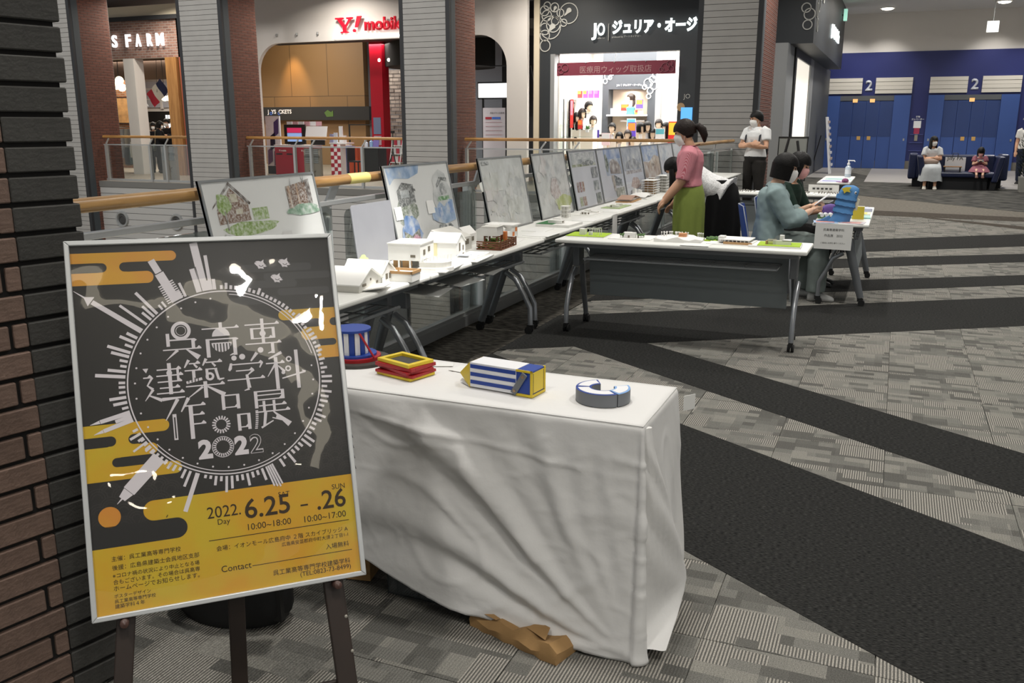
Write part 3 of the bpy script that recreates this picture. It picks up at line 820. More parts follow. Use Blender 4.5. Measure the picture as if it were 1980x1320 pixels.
MB().prism([(3.6, .28), (3.75, .38), (3.9, .30), (4.0, .36), (4.0, .14), (3.7, .12)], .01, face_frame((0, 0, 0), (1, 0, 0), (0, 0, 1))).build('leaf_logo', GRN, fs)
# clothes rails behind (black frames)
for k, x in enumerate((-21.3, -18.6)):
    t = thing('garment_frame', ['black tube frame standing against the timber wall, left one', 'black tube frame standing by the red pillar'][k], 'frame', (x, 28.6, 0))
    for a in (0, 1.4): MB().bx(a - .02, a + .02, -.02, .02, 0, 1.55).build('upright', BLK, t)
    MB().bx(0, 1.4, -.02, .02, 1.51, 1.55).build('top_bar', BLK, t)
rp = struct(MB().bx(-15.05, -14.62, 24.4, 24.8, 0, 4.02).build('red_pillar', RED))
for k, (z0, z1, c) in enumerate(((1.25, 1.75, '#8894b4'), (.92, 1.2, '#c9b2bd'), (.62, .88, '#cfc8d6'), (.45, .6, '#5a3a86'))):
    t = tag(MB().bx(-14.98, -14.72, 24.385, 24.4, z0, z1).build('pillar_poster', mat('pillar_poster_%d' % k, c, rough=.6)), ['blue and cream notice, topmost on the red pillar', 'pink notice, second from the top on the red pillar', 'pale notice, third from the top on the red pillar', 'purple notice, lowest on the red pillar'][k], 'notice')
STONEB = brick_mat('split_stone_brick', '#8d8378', '#5d544c', '#4b443d', .34, .115, .012, axis='x', bump=.8)
m = MB()
random.seed(3)
for k in range(28):
    x = -15.75 - random.uniform(0, .3)
    while x < -13.6:
        w = random.uniform(.25, .45); m.bx(x + .006, x + w - .006, 26 - random.uniform(0, .02), 26.2, k * .116 + .005, k * .116 + .111); x += w
sw = struct(m.build('wall_stone', STONEB))
struct(MB().cyl((-13.25, 25.6), 1.7, 3.25, 4.9, 40).build('ceiling_drum', DARKC2, smooth=40))
for x in (-14.95, -14.62):
    tag(MB().ell((0, 0, 0), (.05, .03, .05), 10, 8).build('drum_spotlight', mat('small_lamp_glow', '#fff6e6', emit=5)), ['left tiny bright spotlight on the dark drum over the stone wall', 'right tiny bright spotlight on the dark drum over the stone wall'][x > -14.8], 'spotlight', 'drum spotlights').location = (x + .35, 24.22, 3.42)
# counters and displays
cr = thing('red_counter', 'low red phone shop counter with small white logos', 'counter', (-18.08, 23.5, 0))
CRED = mat('counter_red', '#a31f33', rough=.4)
MB().bx(0, .70, 0, .5, 0, .9).build('door', CRED, cr); MB().bx(.71, 1.42, 0, .5, 0, .9).build('door', CRED, cr)
MB().bx(-.02, 1.44, -.02, .52, .9, .92).build('worktop', WPRINT, cr)
for x in (.16, 1.0):
    text('Y! mobile', WPRINT, cr, face_frame((x, -.012, .72), (1, 0, 0), (0, 0, 1)), width=.28, bold=.03)
MB().bx(.05, .28, -.014, 0, .62, .66).bx(.45, .66, -.014, 0, .62, .66).build('handle', BLK, cr)
mo = thing('monitor', 'monitor with pink and blue screen on the red counter', 'monitor', (-17.75, 23.75, .92))
MB().bx(-.12, .66, 0, .06, .02, .62).build('bezel', BLK, mo)
MB().bx(0, .54, -.012, 0, .1, .36).build('screen', mat('screen_blue', '#8fb0e6', emit=.5), mo)
MB().bx(0, .54, -.013, 0, .37, .52).build('screen_header', mat('screen_pink', '#c8305e', emit=.5), mo)
MB().bx(.1, .45, .0, .2, -.02, .02).build('base', BLK, mo)
cb = thing('card_display', 'slanted white card display of a dark phone beside the monitor', 'display', (-16.98, 23.7, .92))
MB().bc((.35, 0, .36), (.78, .02, .42), rx=R(-14)).build('card', WPRINT, cb); MB().bx(.1, .6, .05, .09, 0, .3).build('stand', BLK, cb)
MB().prism([(.28, .30), (.52, .44), (.74, .42), (.66, .26), (.42, .22)], .01, face_frame((0, -.06, .04), (1, 0, 0), (0, .24, .97))).build('phone_picture', mat('phone_dark', '#31303c', rough=.4), cb)
bt = thing('header_card_row', 'row of white and pink header cards over the counter displays', 'display', (-17.85, 23.88, 1.5))
for k in range(6): MB().bx(k * .22, k * .22 + .2, 0, .02, 0, .13).build('header_card', mat('header_pink' if k % 2 else 'white_print', '#d8a6b0', rough=.6), bt)
MB().bx(0, .03, .02, .05, -.58, 0).bx(1.25, 1.28, .02, .05, -.58, 0).build('stand', BLK, bt)
ad = thing('phone_advert_stand', 'tall white advert panel with dark phones beside the red counter', 'advert', (-18.62, 23.8, 0))
MB().bx(0, .55, 0, .05, .25, 1.80).build('panel', mat('advert_white', '#d8d8de', rough=.4), ad)
MB().bx(.0, .55, 0, .2, 0, .25).build('base', BLK, ad)
for k, (px_, pz, c) in enumerate(((.32, 1.15, '#4a3f6e'), (.16, .72, '#20283f'), (.04, .28, '#5a3760'), (.28, .25, '#402d4c'))):
    MB().prism([(px_, pz), (px_ + .18, pz + .12), (px_ + .2, pz + .58), (px_ + .02, pz + .46)], .01, face_frame((0, -.012, 0), (1, 0, 0), (0, 0, 1))).build('phone_picture', mat('phone_pic_%d' % k, c, rough=.35), ad)
ck = thing('checkered_stand', 'red and white checkered display stand in the phone shop', 'stand', (-16.40, 24.1, 0))
MB().bx(0, .36, 0, .3, 0, .95).build('body', WPRINT, ck)
for i in range(3):
    for j in range(8):
        if (i + j) % 2 == 0: MB().bx(i * .12, i * .12 + .12, -.01, 0, j * .118, j * .118 + .118).build('red_square', CRED, ck)
MB().bx(-.03, .62, -.02, .4, .95, .99).build('top', WPRINT, ck)
for k, (x, w, h_, c) in enumerate(((-16.3, .12, .3, '#cfd6e2'), (-16.1, .12, .5, '#e3e3e6'), (-15.95, .1, .22, '#dcd2cf'), (-16.45, .12, .26, '#9f9fc0'))):
    tag(MB().bx(0, w, 0, .05, 0, h_).build('leaflet_card', mat('leaflet_%d' % k, c, rough=.6)), ['short pale blue card on the checkered stand', 'tall white card on the checkered stand', 'small beige card right on the checkered stand', 'lilac card left on the checkered stand'][k], 'card').location = (x, 24.15, .99)
cu = thing('cabinet_row', 'cream, blue and orange low cabinets behind the dark table', 'cabinet', (-16.75, 25.0, 0))
MB().bx(0, .3, 0, .4, 0, .9).build('cream_panel', CREAM, cu); MB().bx(.3, .42, 0, .4, 0, .86).build('blue_panel', mat('panel_blue', '#5468a4', rough=.5), cu); MB().bx(.43, .75, 0, .4, 0, .84).build('orange_panel', mat('panel_orange', '#c34f22', rough=.5), cu)
dt = thing('dark_service_desk', 'black service desk to the left of the red pillar', 'desk', (-14.96, 23.6, 0))
MB().bx(0, .58, 0, .5, 0, .84).build('body', BLK, dt); MB().bx(-.02, .6, -.02, .52, .84, .87).build('worktop', mat('desk_top_dark', '#3a3835', rough=.4), dt)
for k, (x, c, h_) in enumerate(((-14.90, '#d9dbe4', .22), (-14.72, '#8fb0d8', .28), (-14.55, '#7a6fb2', .3))):
    t = thing('pump_bottle' if k < 2 else 'brochure_holder', ['small white pump bottle on the black service desk', 'blue pump bottle on the black service desk', 'violet brochure holder on the black service desk'][k], 'bottle' if k < 2 else 'holder', (x, 23.8, .87))
    if k < 2:
        MB().lathe([(.06, 0), (.06, h_ * .6), (.02, h_ * .7), (.02, h_ * .85)], n=12).build('bottle', mat('bottle_%d' % k, c, rough=.3), t, smooth=40)
        MB().bx(-.06, .02, -.01, .01, h_ * .85, h_ * .95).build('pump', WPRINT, t)
    else:
        MB().bc((0, 0, .14), (.2, .02, .28), rx=R(-12)).build('sheet', mat('bottle_2', c, rough=.5), t); MB().bx(-.1, .1, -.03, .1, 0, .02).build('foot', BLK, t)
cc = thing('dark_chair', 'dark chair drawn up to the black service desk', 'chair', (-15.25, 23.75, 0))
MB().bx(-.2, .2, -.2, .2, .42, .46).build('seat', BLK, cc); MB().bx(-.2, -.16, -.2, .2, .46, .86).build('backrest', BLK, cc)
for a in (-.18, .18):
    for b in (-.18, .18): MB().bx(a - .015, a + .015, b - .015, b + .015, 0, .42).build('leg', BLK, cc)
tri = thing('tripod_stand', 'black tripod display stand right of the red pillar', 'stand', (-13.85, 23.6, 0))
for a in (90, 210, 330): MB().tube([(0, 0, .75), (.28 * math.cos(R(a)), .28 * math.sin(R(a)), 0)], .018, 6).build('leg', BLK, tri)
MB().tube([(0, 0, .7), (0, 0, 1.35)], .016, 6).build('mast', BLK, tri); MB().bx(-.06, .06, -.02, .02, 1.3, 1.36).build('clip', BLK, tri)
rk = thing('magazine_rack', 'white leaflet rack stepped with red papers beside the tripod', 'rack', (-14.32, 24.3, 0))
for s in (0, .36): MB().tube([(s, -.25, 0), (s, .1, 1.15)], .014, 6).build('rail', WPRINT, rk)
for k in range(4):
    sh = MB().bx(0, .36, -.2 + .08 * k, -.02 + .08 * k, .15 + .25 * k, .17 + .25 * k).build('shelf', WPRINT, rk)
    for j in range(3): MB().bx(.02 + .115 * j, .12 + .115 * j, -.1 + .08 * k, -.08 + .08 * k, .17 + .25 * k, .34 + .25 * k).build('leaflet', mat('leaflet_red' if (j + k) % 2 else 'leaflet_grey', '#b8384a' if (j + k) % 2 else '#c9c4c4', rough=.6), sh)
# right arch bay
lb = thing('light_panel', 'bright white light panel in the right bay of the arch', 'light panel', (-12.15, 26.0, 2.35))
MB().bx(0, 1.6, 0, .05, 0, .42).build('panel', mat('light_panel_glow', '#ffffff', emit=1.6), lb); MB().bx(-.05, 1.65, .05, .1, -.05, .47).build('frame', BLK, lb); MB().bx(.1, .15, .05, .1, -2.35, 0).bx(1.45, 1.5, .05, .1, -2.35, 0).build('leg', BLK, lb)['kind'] = 'stuff'
pb = thing('price_board', 'white price comparison board on a stand in the arch', 'board', (-10.5, 22.75, 0))
MB().bx(0, .66, 0, .03, .55, 1.98).build('board', mat('board_lilac_white', '#c9c4cc', rough=.5), pb)
MB().bx(.3, .36, .03, .07, 0, 1.9).build('post', BLK, pb); MB().bx(.05, .6, -.1, .2, 0, .03).build('base', BLK, pb)
FB = face_frame((0, -.013, 0), (1, 0, 0), (0, 0, 1))
text('料金プラン比較表', BLK, pb, face_frame((.22, -.013, 1.82), (1, 0, 0), (0, 0, 1)), width=.42)
MB().bx(.08, .26, -.015, 0, 1.68, 1.74).build('table_header', CRED, pb); MB().bx(.28, .52, -.015, 0, 1.68, 1.74).build('table_header', mat('print_blue', '#3f6fd0'), pb)
for k in range(5): MB().bx(.08, .56, -.014, 0, 1.60 - .11 * k, 1.605 - .11 * k).build('table_rule', mat('rule_pink', '#c88a94' if k != 3 else '#c88a94'), pb)
rb = tag(MB().bx(-10.42, -10.25, 22.9, 22.95, 0, 1.7).build('red_banner', CRED), 'narrow red banner behind the price board in the arch', 'banner')
tr = thing('track_light_rail', 'thin black ceiling rail with a spotlight inside the arch', 'track light', (-10.9, 25.0, 3.2))
MB().bx(-.4, 1.8, -.015, .015, 0, .03).build('rail', BLK, tr); MB().tube([(.5, 0, 0), (.62, -.1, -.22)], .04, 8).build('spotlight', STEEL, tr); MB().tube([(.9, 0, 0), (1.1, 0, -.9)], .008, 5).build('cable', STEEL, tr); MB().tube([(.2, 0, 0), (.2, 0, 2.1)], .01, 5).build('hanger', BLK, tr)
struct(MB().bx(-12, -8.95, 27.5, 27.7, 0, CEIL).build('wall_bay', mat('bay_dark_wall', '#46484b', rough=.8)))

# ------------------------------------------------------------------ clothes shop at far left
BRK = brick_mat('old_brick_band', '#8e6a5c', '#6f5046', '#8f8078', .22, .075, .012, axis='x', bump=.6)
BRKY = brick_mat('old_brick_lit', '#a0623a', '#7c4a2c', '#8d7a60', .22, .075, .012, axis='x', bump=.6)  # orange lamp light is mixed into this brick colour
fw_ = struct(MB().bx(-40, -19.6, 22, 22.3, 3.52, 4.62).build('wall_brick_band', BRK))
struct(MB().bx(-40, -18.2, 21.9, 22.3, 4.62, 4.74).build('trim_dark_cornice', DKBAND))
struct(MB().bx(-40, -18.2, 22.0, 22.4, 4.74, 5.05).build('wall_cornice', CREAM))
struct(MB().bx(-20.27, -18.2, 22.0, 22.4, 0, 4.62).build('wall_red_panel', mat('terracotta_panel', '#8d4a35', rough=.6)))
fl = thing('clothes_shop_sign', 'row of glowing white letters on the brick band over the clothes shop', 'sign', (-22.79, 21.95, 3.86))
xo = [0, .56, .96, 1.42, 1.78]
for ch, x in zip('SFARM', xo):
    text(ch, mat('letter_glow', '#ffffff', emit=1.5), fl, face_frame((x, 0, 0), (1, 0, 0), (0, 0, 1)), height=.37, width=.2 if ch != 'M' else .29, extrude=.05, bold=.02, name='letter')
struct(MB().bx(-22.45, -22.03, 21.95, 22.35, 0, 3.52).build('white_pillar', WHITEW))
struct(MB().bx(-20.72, -20.30, 21.9, 22.2, 0, 3.52).build('timber_pillar', wood_mat('timber_warm', '#8a5f33', '#a87b48', 2, 2, .5)))
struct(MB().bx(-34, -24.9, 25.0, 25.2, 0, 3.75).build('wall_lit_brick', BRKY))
struct(MB().bx(-40, -24.2, 28.6, 28.8, 0, 5).build('wall_shop_back', WHITEW))
struct(MB().bx(-25.0, -22.2, 23.8, 23.9, 3.0, 3.75).build('wall_drop_panel', mat('brown_drop_panel', '#4a3527', rough=.7)))
struct(MB().bx(-40, -23.0, 22.3, 28.6, 3.75, 3.85).bx(-23.0, -20.3, 22.3, 23.9, 3.75, 3.85).build('ceiling', mat('shop_ceiling_dim', '#5e5247', rough=.9)))
wn = struct(thing('window_1', None, None, (-29.3, 28.52, 2.2)))
for k in range(4): MB().bx(k * 1.0, k * 1.0 + .9, 0, .04, 0, 1.0).build('pane', mat('window_pane_pale', '#b9bcc4', rough=.2), wn)
for k in range(5): MB().bx(k * 1.0 - .1, k * 1.0, -.03, .04, -.05, 1.05).build('mullion', WHITEW, wn)
for k in range(2): MB().bx(0, 4, -.025, .04, .3 + .4 * k, .34 + .4 * k).build('glazing_bar', WHITEW, wn)
bs = thing('black_shop_sign', 'black lit sign with pale letters deep in the clothes shop', 'sign', (-27.9, 28.0, 1.62))
MB().bx(0, 2.9, 0, .1, 0, .42).build('board', BLK, bs); MB().bx(.05, .1, .02, .08, -1.62, 0).build('post', BLK, bs); MB().bx(2.8, 2.85, .02, .08, -1.62, 0).build('post', BLK, bs)
MB().bx(1.1, 2.2, -.02, 0, -.5, -.05).build('lit_showcase', mat('showcase_glow', '#f4fbff', emit=2.0), bs)
for k in range(7): MB().bx(1.2 + .13 * k, 1.29 + .13 * k, -.012, 0, .14, .28).build('pale_mark', mat('letter_soft_glow', '#e9eef0', emit=1), bs)
fg = thing('tricolour_flag', 'tilted blue white and red tricolour flag hanging in the clothes shop', 'flag', (-22.60, 23.2, 2.36))
MB().tube([(.2, 0, .2), (.3, 0, 1.39)], .006, 5).build('cord', BLK, fg)
ff = face_frame((0, 0, 0), (.80, 0, .60), (-.60, 0, .80))
for k, c in enumerate(('#b3263a', '#d8d2c4', '#232a4d')):
    m = MB(); rows = []
    for i in range(7):
        rows.append([ff @ V(-.12 + .27 * (k + j / 4), -.25 + .52 * i / 6, .02 * math.sin(5 * (k + j / 4) + i)) for j in range(5)])
    m.loft(rows, cap=False, closed=False)
    m.build('flag_band', mat('flag_%d' % k, c, rough=.8), fg, smooth=60)
gb = mat('globe_lamp_glow', '#ffe3b0', emit=6)
gl = thing('globe_lamp_cluster', 'cluster of three glowing globe lamps by the lit brick wall', 'lamp', (-23.7, 22.9, 2.80))
for a, b in ((-.12, -.02), (.04, .14), (.12, -.08)): MB().ell((a, 0, b), (.13, .13, .13), 16, 10).build('globe', gb, gl, smooth=60)
MB().tube([(0, 0, .1), (0, .02, .95)], .012, 6).build('stem', BLK, gl)
def pendant(x, y, z, label, shade=True):
    t = thing('pendant_lamp', label, 'lamp', (x, y, z))
    MB().ell((0, 0, 0), (.10, .10, .09), 14, 9).build('bulb', gb, t, smooth=60)
    if shade: MB().lathe([(.22, .0), (.16, .10), (.05, .16), (.04, .28)], n=18).build('shade', BLK, t, smooth=50)
    MB().tube([(0, 0, .2), (0, 0, 3.75 - z)], .008, 5).build('cord', BLK, t)
pendant(-23.0, 23.1, 2.12, 'black shaded pendant lamp below the flag', True)
pendant(-24.15, 24.3, 2.59, 'bare glowing bulb left of the flag', False)
pendant(-22.2, 23.5, 2.38, 'bare glowing bulb right of the flag beside the timber pillar', False)
pendant(-22.48, 23.6, 2.38, 'small bare bulb just right of the flag', False)
pc = thing('wall_picture', 'sepia framed picture on the lit brick wall', 'picture', (-25.85, 24.95, 1.55))
MB().bx(-.5, .5, -.03, .05, 0, .95).build('frame', mat('dark_wood_frame', '#3a261a', rough=.5), pc); MB().bx(-.45, .45, -.04, 0, .05, .9).build('print', mat('sepia_print', '#b98a55', rough=.7, noise_amt=.35, nscale=5), pc)
def hanging_garment(m, x, y, z, w, l, s):
    rings = []
    for i in range(6):
        t = i / 5; ww = w * (.7 + .3 * min(1, t * 3)); 
        rings.append([V(x + (.09 + .015 * math.sin(s * 7 + q + 3 * t)) * math.cos(2 * PI * q / 12), y + ww * math.sin(2 * PI * q / 12), z - l * t) for q in range(12)])
    m.loft(rings); return m
rk2 = thing('clothes_rack', 'chrome clothes rack in front of the lit brick wall', 'rack', (-23.0, 22.55, 0))
MB().tube([(-.55, 0, .2), (-.55, 0, 1.45), (.35, 0, 1.45), (.35, 0, .2)], .02, 8).build('rail_frame', STEEL, rk2)
MB().bx(-.6, .5, -.2, .2, .22, .26).build('wooden_shelf', wood_mat('timber_warm', '#8a5f33', '#a87b48'), rk2)
for k in range(4): MB().bx(-.45 + .22 * k, -.40 + .22 * k, -.02, .02, .26, .5).build('wooden_peg', wood_mat('timber_warm', '#8a5f33', '#a87b48'), rk2)
for k, (x, c, l, z) in enumerate(((-.42, '#a39a8c', .62, 1.40), (-.26, '#7f7c78', .66, 1.40), (-.1, '#8e877a', .6, 1.40), (.06, '#75706a', .66, 1.40), (.2, '#c9c3b4', .5, 1.0), (-.3, '#8b8e92', .5, .98), (-.05, '#2c2f30', .55, .82), (.16, '#3f5450', .5, .80))):
    g = hanging_garment(MB(), 0, 0, 0, .17, l, k).build('hanging_garment', mat('garment_%d' % k, c, rough=.9), smooth=50)
    g.location = (-23.0 + x, 22.5 + (.0 if k < 4 else -.1), z)
    tag(g, ['pale grey garment at the left end of the clothes rack', 'mid grey garment second from left on the rack', 'taupe garment third on the clothes rack', 'dark taupe garment at the rack\'s right end', 'cream garment hanging low on the rack', 'blue grey garment hanging low at left of the rack', 'black garment lowest on the rack', 'dark green garment low at right of the rack'][k], 'garment', 'garments on the clothes rack')
# ------------------------------------------------------------------ wig shop
CHAR = mat('charcoal_fascia', '#2c3034', rough=.5)
SHW = mat('shop_white', '#efece6', rough=.7)
GREYP = mat('grey_pilaster', '#8b8d8e', rough=.6)
JOG = mat('halo_letter_glow', '#f4fffe', emit=1.5)
RINGM = mat('ring_silver', '#b9b9b4', rough=.5)
js = struct(thing('wall_wig_shop', None, None, (0, 22.5, 0)))
MB().bx(-8.75, -2.52, 0, .3, 3.3, CEIL).build('fascia_board', CHAR, js)
MB().bx(-8.75, -8.45, 0, .3, 0, 3.3).build('jamb', CHAR, js)
MB().bx(-5.1, -2.52, 0, .3, 0, 3.3).build('jamb', CHAR, js)
MB().bx(-8.45, -8.34, -.01, .3, 0, 3.3).build('steel_edge', GREYP, js)
MB().bx(-8.9, -8.75, -.05, .3, 0, CEIL).build('corner_trim', CREAM, js)
struct(MB().bx(-8.6, -8.3, 22.8, 26, 0, 3.7).build('wall_shop_left', SHW))
struct(MB().bx(-5.1, -4.9, 22.8, 26, 0, 3.7).build('wall_shop_right', SHW))
struct(MB().bx(-8.6, -4.9, 22.6, 26, 3.66, 3.8).build('ceiling', SHW))
bwall = struct(MB().bx(-8.6, -4.9, 25.6, 25.8, 0, 3.7).build('wall_shop_back', SHW))
alc = MB()
alc.bx(-7.82, -7.64, 25.0, 25.6, 0, 3.66).bx(-6.51, -6.29, 25.0, 25.6, 0, 3.66).bx(-7.64, -6.51, 25.0, 25.6, 2.5, 3.66)
ca = struct(alc.build('wall_alcove', mat('alcove_charcoal', '#3d4146', rough=.6)))
MB().bx(-7.64, -6.51, 25.45, 25.6, 0, 2.5).build('alcove_back', mat('alcove_cream', '#e2d3bd', rough=.6), ca)
MB().bx(-7.66, -6.50, 24.9, 25.5, 1.77, 1.81).build('shelf', WPRINT, ca)
MB().bx(-7.3, -6.6, 25.1, 25.45, 1.62, 1.66).build('shelf', WPRINT, ca)
MB().bx(-6.29, -6.15, 25.0, 25.2, 0, 3.66).build('steel_edge', GREYP, ca)
lamp('alcove_lamp', 'AREA', (-7.05, 25.2, 2.46), 6, WARM, .5)
def ringset(lst, M, parent, m, th=.022):
    for x, z, r in lst:
        mb = MB(); n = 28; rings = []
        for rr, zz in ((r - th / 2, 0), (r - th / 2, .02), (r + th / 2, .02), (r + th / 2, 0)):
            rings.append([V(x + rr * math.cos(2 * PI * q / n), z + rr * math.sin(2 * PI * q / n), zz) for q in range(n)])
        rings.append(rings[0]); mb.loft(rings, cap=False)
        mb.v = [tuple(M @ V(*p)) for p in mb.v]
        mb.build('bubble_ring', m, parent)
def drops(lst, M, parent, m):
    for x, z, s, a in lst:
        pts = []
        for q in range(14):
            t = 2 * PI * q / 14; rr = .055 * s
            px_, pz = rr * math.cos(t), rr * math.sin(t)
            if pz < -.2 * rr: px_ *= .5; pz *= 2.6; px_ -= .3 * (-pz)
            pts.append((x + px_ * math.cos(a) - pz * math.sin(a), z + px_ * math.sin(a) + pz * math.cos(a)))
        MB().prism(pts, .018, M).build('drop_mark', m, parent)
FJ = face_frame((0, 22.498, 0), (1, 0, 0), (0, 0, 1))
FJl = face_frame((0, -.002, 0), (1, 0, 0), (0, 0, 1))
dec = thing('bubble_ring_decoration', 'silver bubble rings on the charcoal fascia left of the glowing sign', 'decoration', (0, 22.5, 0))
ringset([(-7.97, 4.27, .245), (-8.35, 4.43, .108), (-8.55, 4.48, .09), (-8.62, 4.36, .12), (-8.56, 4.24, .13), (-8.46, 3.95, .277), (-8.38, 4.02, .185), (-8.19, 4.29, .092), (-8.10, 4.05, .086), (-8.61, 3.76, .13), (-8.60, 3.51, .138), (-8.60, 3.92, .14), (-8.33, 4.1, .1)], FJl, dec, RINGM)
drops([(-7.96, 4.34, 1.2, -.5), (-8.40, 3.97, 1.4, -.4), (-8.33, 4.42, .8, -.2)], FJl, dec, RINGM)
jsg = thing('glowing_shop_sign', 'glowing white katakana shop sign with large J and O on charcoal', 'sign', (0, 22.5, 0))
text('J', JOG, jsg, face_frame((-7.34, -.05, 3.60), (1, 0, 0), (0, 0, 1)), width=.13, height=.40, extrude=.03, bold=.02)
text('O', JOG, jsg, face_frame((-7.19, -.05, 3.70), (1, 0, 0), (0, 0, 1)), width=.20, height=.30, extrude=.03, bold=.02)
MB().bx(-6.905, -6.895, -.05, 0, 3.58, 3.98).build('divider', RINGM, jsg)
text('ジュリア・オージュ', JOG, jsg, face_frame((-6.80, -.05, 3.72), (1, 0, 0), (0, 0, 1)), width=2.35, height=.33, extrude=.03, bold=.045)
text('produced by アートネイチャー', RINGM, jsg, face_frame((-6.82, -.012, 3.63), (1, 0, 0), (0, 0, 1)), width=.75)
text('salon fair', RINGM, jsg, face_frame((-7.20, -.012, 3.63), (1, 0, 0), (0, 0, 1)), width=.2)
MAR = mat('banner_maroon', '#7c2f41', rough=.7)
bn = thing('shop_banner', 'maroon cloth banner with pale lettering across the wig shop opening', 'banner', (0, 22.36, 0))
MB().bx(-8.22, -5.15, 0, .012, 2.75, 3.07).build('banner_cloth', MAR, bn)
text('医療用ウィッグ取扱店', mat('banner_print', '#b08a8c', rough=.7), bn, face_frame((-7.60, -.004, 2.80), (1, 0, 0), (0, 0, 1)), width=1.85)
bp_ = mat('banner_ring_print', '#8e5560', rough=.7)
ringset([(-8.0, 2.95, .09), (-8.1, 2.86, .06), (-8.15, 2.95, .05), (-5.4, 2.9, .1), (-5.3, 2.98, .07), (-5.25, 2.86, .06), (-5.5, 2.85, .05)], face_frame((0, -.003, 0), (1, 0, 0), (0, 0, 1)), bn, bp_, .012)
for x in (-8.2, -7.45, -6.7, -5.9, -5.17): MB().ell((x, -.01, 3.05), (.015, .01, .015), 8, 5).build('eyelet', STEEL, bn)
for x in (-8.2, -6.7, -5.17): MB().tube([(x, .005, 3.06), (x, .16, 3.31)], .005, 5).build('cord', WPRINT, bn)
ins = thing('inner_shop_sign', 'small white katakana sign with bubble rings over the lit alcove', 'sign', (0, 25.0, 0))
text('J O ｜ ジュリア・オージュ', WPRINT, ins, face_frame((-7.40, -.02, 2.57), (1, 0, 0), (0, 0, 1)), width=.72, extrude=.01, bold=.03)
ringset([(-7.55, 2.98, .1), (-7.4, 3.05, .12), (-7.68, 2.86, .08), (-7.74, 2.72, .06), (-7.6, 2.82, .05), (-6.5, 2.65, .12), (-6.38, 2.75, .09), (-6.34, 2.58, .1), (-6.44, 2.45, .08), (-6.48, 2.3, .06), (-6.6, 2.55, .06), (-6.32, 2.85, .07)], FJl, ins, WPRINT, .022)
pn = thing('jamb_print', 'small pale lettering and tan disc on the charcoal jamb right of the wig shop', 'sign', (0, 22.5, 0))
text('JO', RINGM, pn, face_frame((-4.96, -.01, 2.13), (1, 0, 0), (0, 0, 1)), height=.14)
MB().prism([(-5.01 + .1 * math.cos(q * PI / 10), 1.96 + .1 * math.sin(q * PI / 10)) for q in range(20)], .02, FJl).build('tan_disc', mat('tan_print', '#b0926c', rough=.6), pn)
MB().bx(-5.0, -4.72, -.03, 0, 1.5, 1.95).build('blue_screen', mat('screen_sky', '#5aa8ee', emit=.9), pn)
# displays in the wig shop
def wig_head(loc, rz, style, hm, label, group='wig display heads'):
    t = thing('mannequin_display', label, 'wig head', loc, rz, group)
    hc = V(0, 0, .0)
    m = MB(); head_mesh(m, hc, V(0, -1, 0), V(0, 0, 1), 1.0)
    m.tube([(0, .02, -.05), (0, .02, -.13), (0, .02, -.15)], [.046, .05, .07], 14)
    m.build('head', mat('mannequin_ivory', '#e9d2b8', rough=.5), t, smooth=60)
    h = MB(); hair_mesh(h, hc, V(0, -1, 0), V(0, 0, 1), 1.18, style); h.build('wig', hm, t, smooth=60)
    MB().cyl((0, .02), .045, -.30, -.145, 14, .04).build('stand', WPRINT, t)
    return t
HB2 = mat('hair_dark_brown', '#2a1b14', rough=.45, noise_amt=.3, nscale=30)
heads = [(-8.30, 1.84, 'bob', HAIR, 60, 'bob wig head second row left on the left display'), (-8.09, 1.71, 'bob', HAIR, 50, 'black bob wig head lowest of the trio on the left display'),
         (-7.93, 1.82, 'bob', HAIRB, 50, 'brown bob wig head right of the trio on the left display'), (-7.75, 2.0, 'short', HAIR, 60, 'short black wig head highest on the left display'),
         (-8.27, 2.04, 'long', HAIR, 75, 'long dark wig head by the left post of the shop'), (-8.26, 1.56, 'long', HAIR, 70, 'long black wig head lower by the left post'),
         (-7.09, 1.44, 'short', HAIR, 0, 'short black wig head over the blue lit box'), (-6.29, 1.45, 'bob', HAIR, 60, 'large tousled black wig head right of the alcove'),
         (-5.97, 1.29, 'bob', HAIR, 10, 'black bob wig head with yellow band behind the handrail'), (-5.82, 1.53, 'short', HAIRB, 0, 'short brown wig head over a white card'),
         (-5.63, 1.45, 'long', HAIR, -40, 'long black wig head beside the yellow stand'), (-6.65, 1.26, 'short', HAIRB, 0, 'short brown wig head just above the handrail'),
         (-6.88, 1.20, 'bob', HAIR, 0, 'dark wig head half hidden by the handrail'), (-8.1, 1.09, 'bob', HAIR, 20, 'black wig head below the handrail at left'),
         (-7.18, 1.03, 'bob', HAIR, 10, 'black wig head below the handrail at centre'), (-6.5, 1.08, 'short', HAIRB, 0, 'brown wig head below the handrail at right')]
heads += [(-8.02, 1.50, 'bob', HAIR, 40, 'black bob wig head lowest on the left glass shelf'), (-7.62, 1.62, 'short', HAIRB, 30, 'short brown wig head at the right end of the left display'), (-6.12, 1.48, 'bob', HAIR, 30, 'black bob wig head between tousled wig and white card')]
for x, z, st_, hm, rot, lab in heads:
    wig_head((x, 23.6, z), R(rot), st_, hm, lab)
ns = thing('wig_stand_counter', 'long white stepped counter carrying the wig heads', 'counter', (0, 23.4, 0))
MB().bx(-8.25, -5.2, 0, .6, 0, .72).build('body', WPRINT, ns)
for a, b, z in ((-6.95, -6.75, .90), (-6.75, -6.55, .96), (-6.45, -6.1, 1.15), (-6.1, -5.9, .99), (-5.9, -5.5, 1.15), (-7.3, -6.95, 1.14), (-8.25, -7.6, 1.40)):
    MB().bx(a, b, .12, .5, .72, z).build('riser', mat('riser_pale', '#e8dfd2', rough=.6), ns)
MB().bx(-8.3, -7.6, .1, .55, 1.40, 1.42).build('glass_shelf', glass_mat('shelf_glass', (.9, .96, .94), .1), ns)
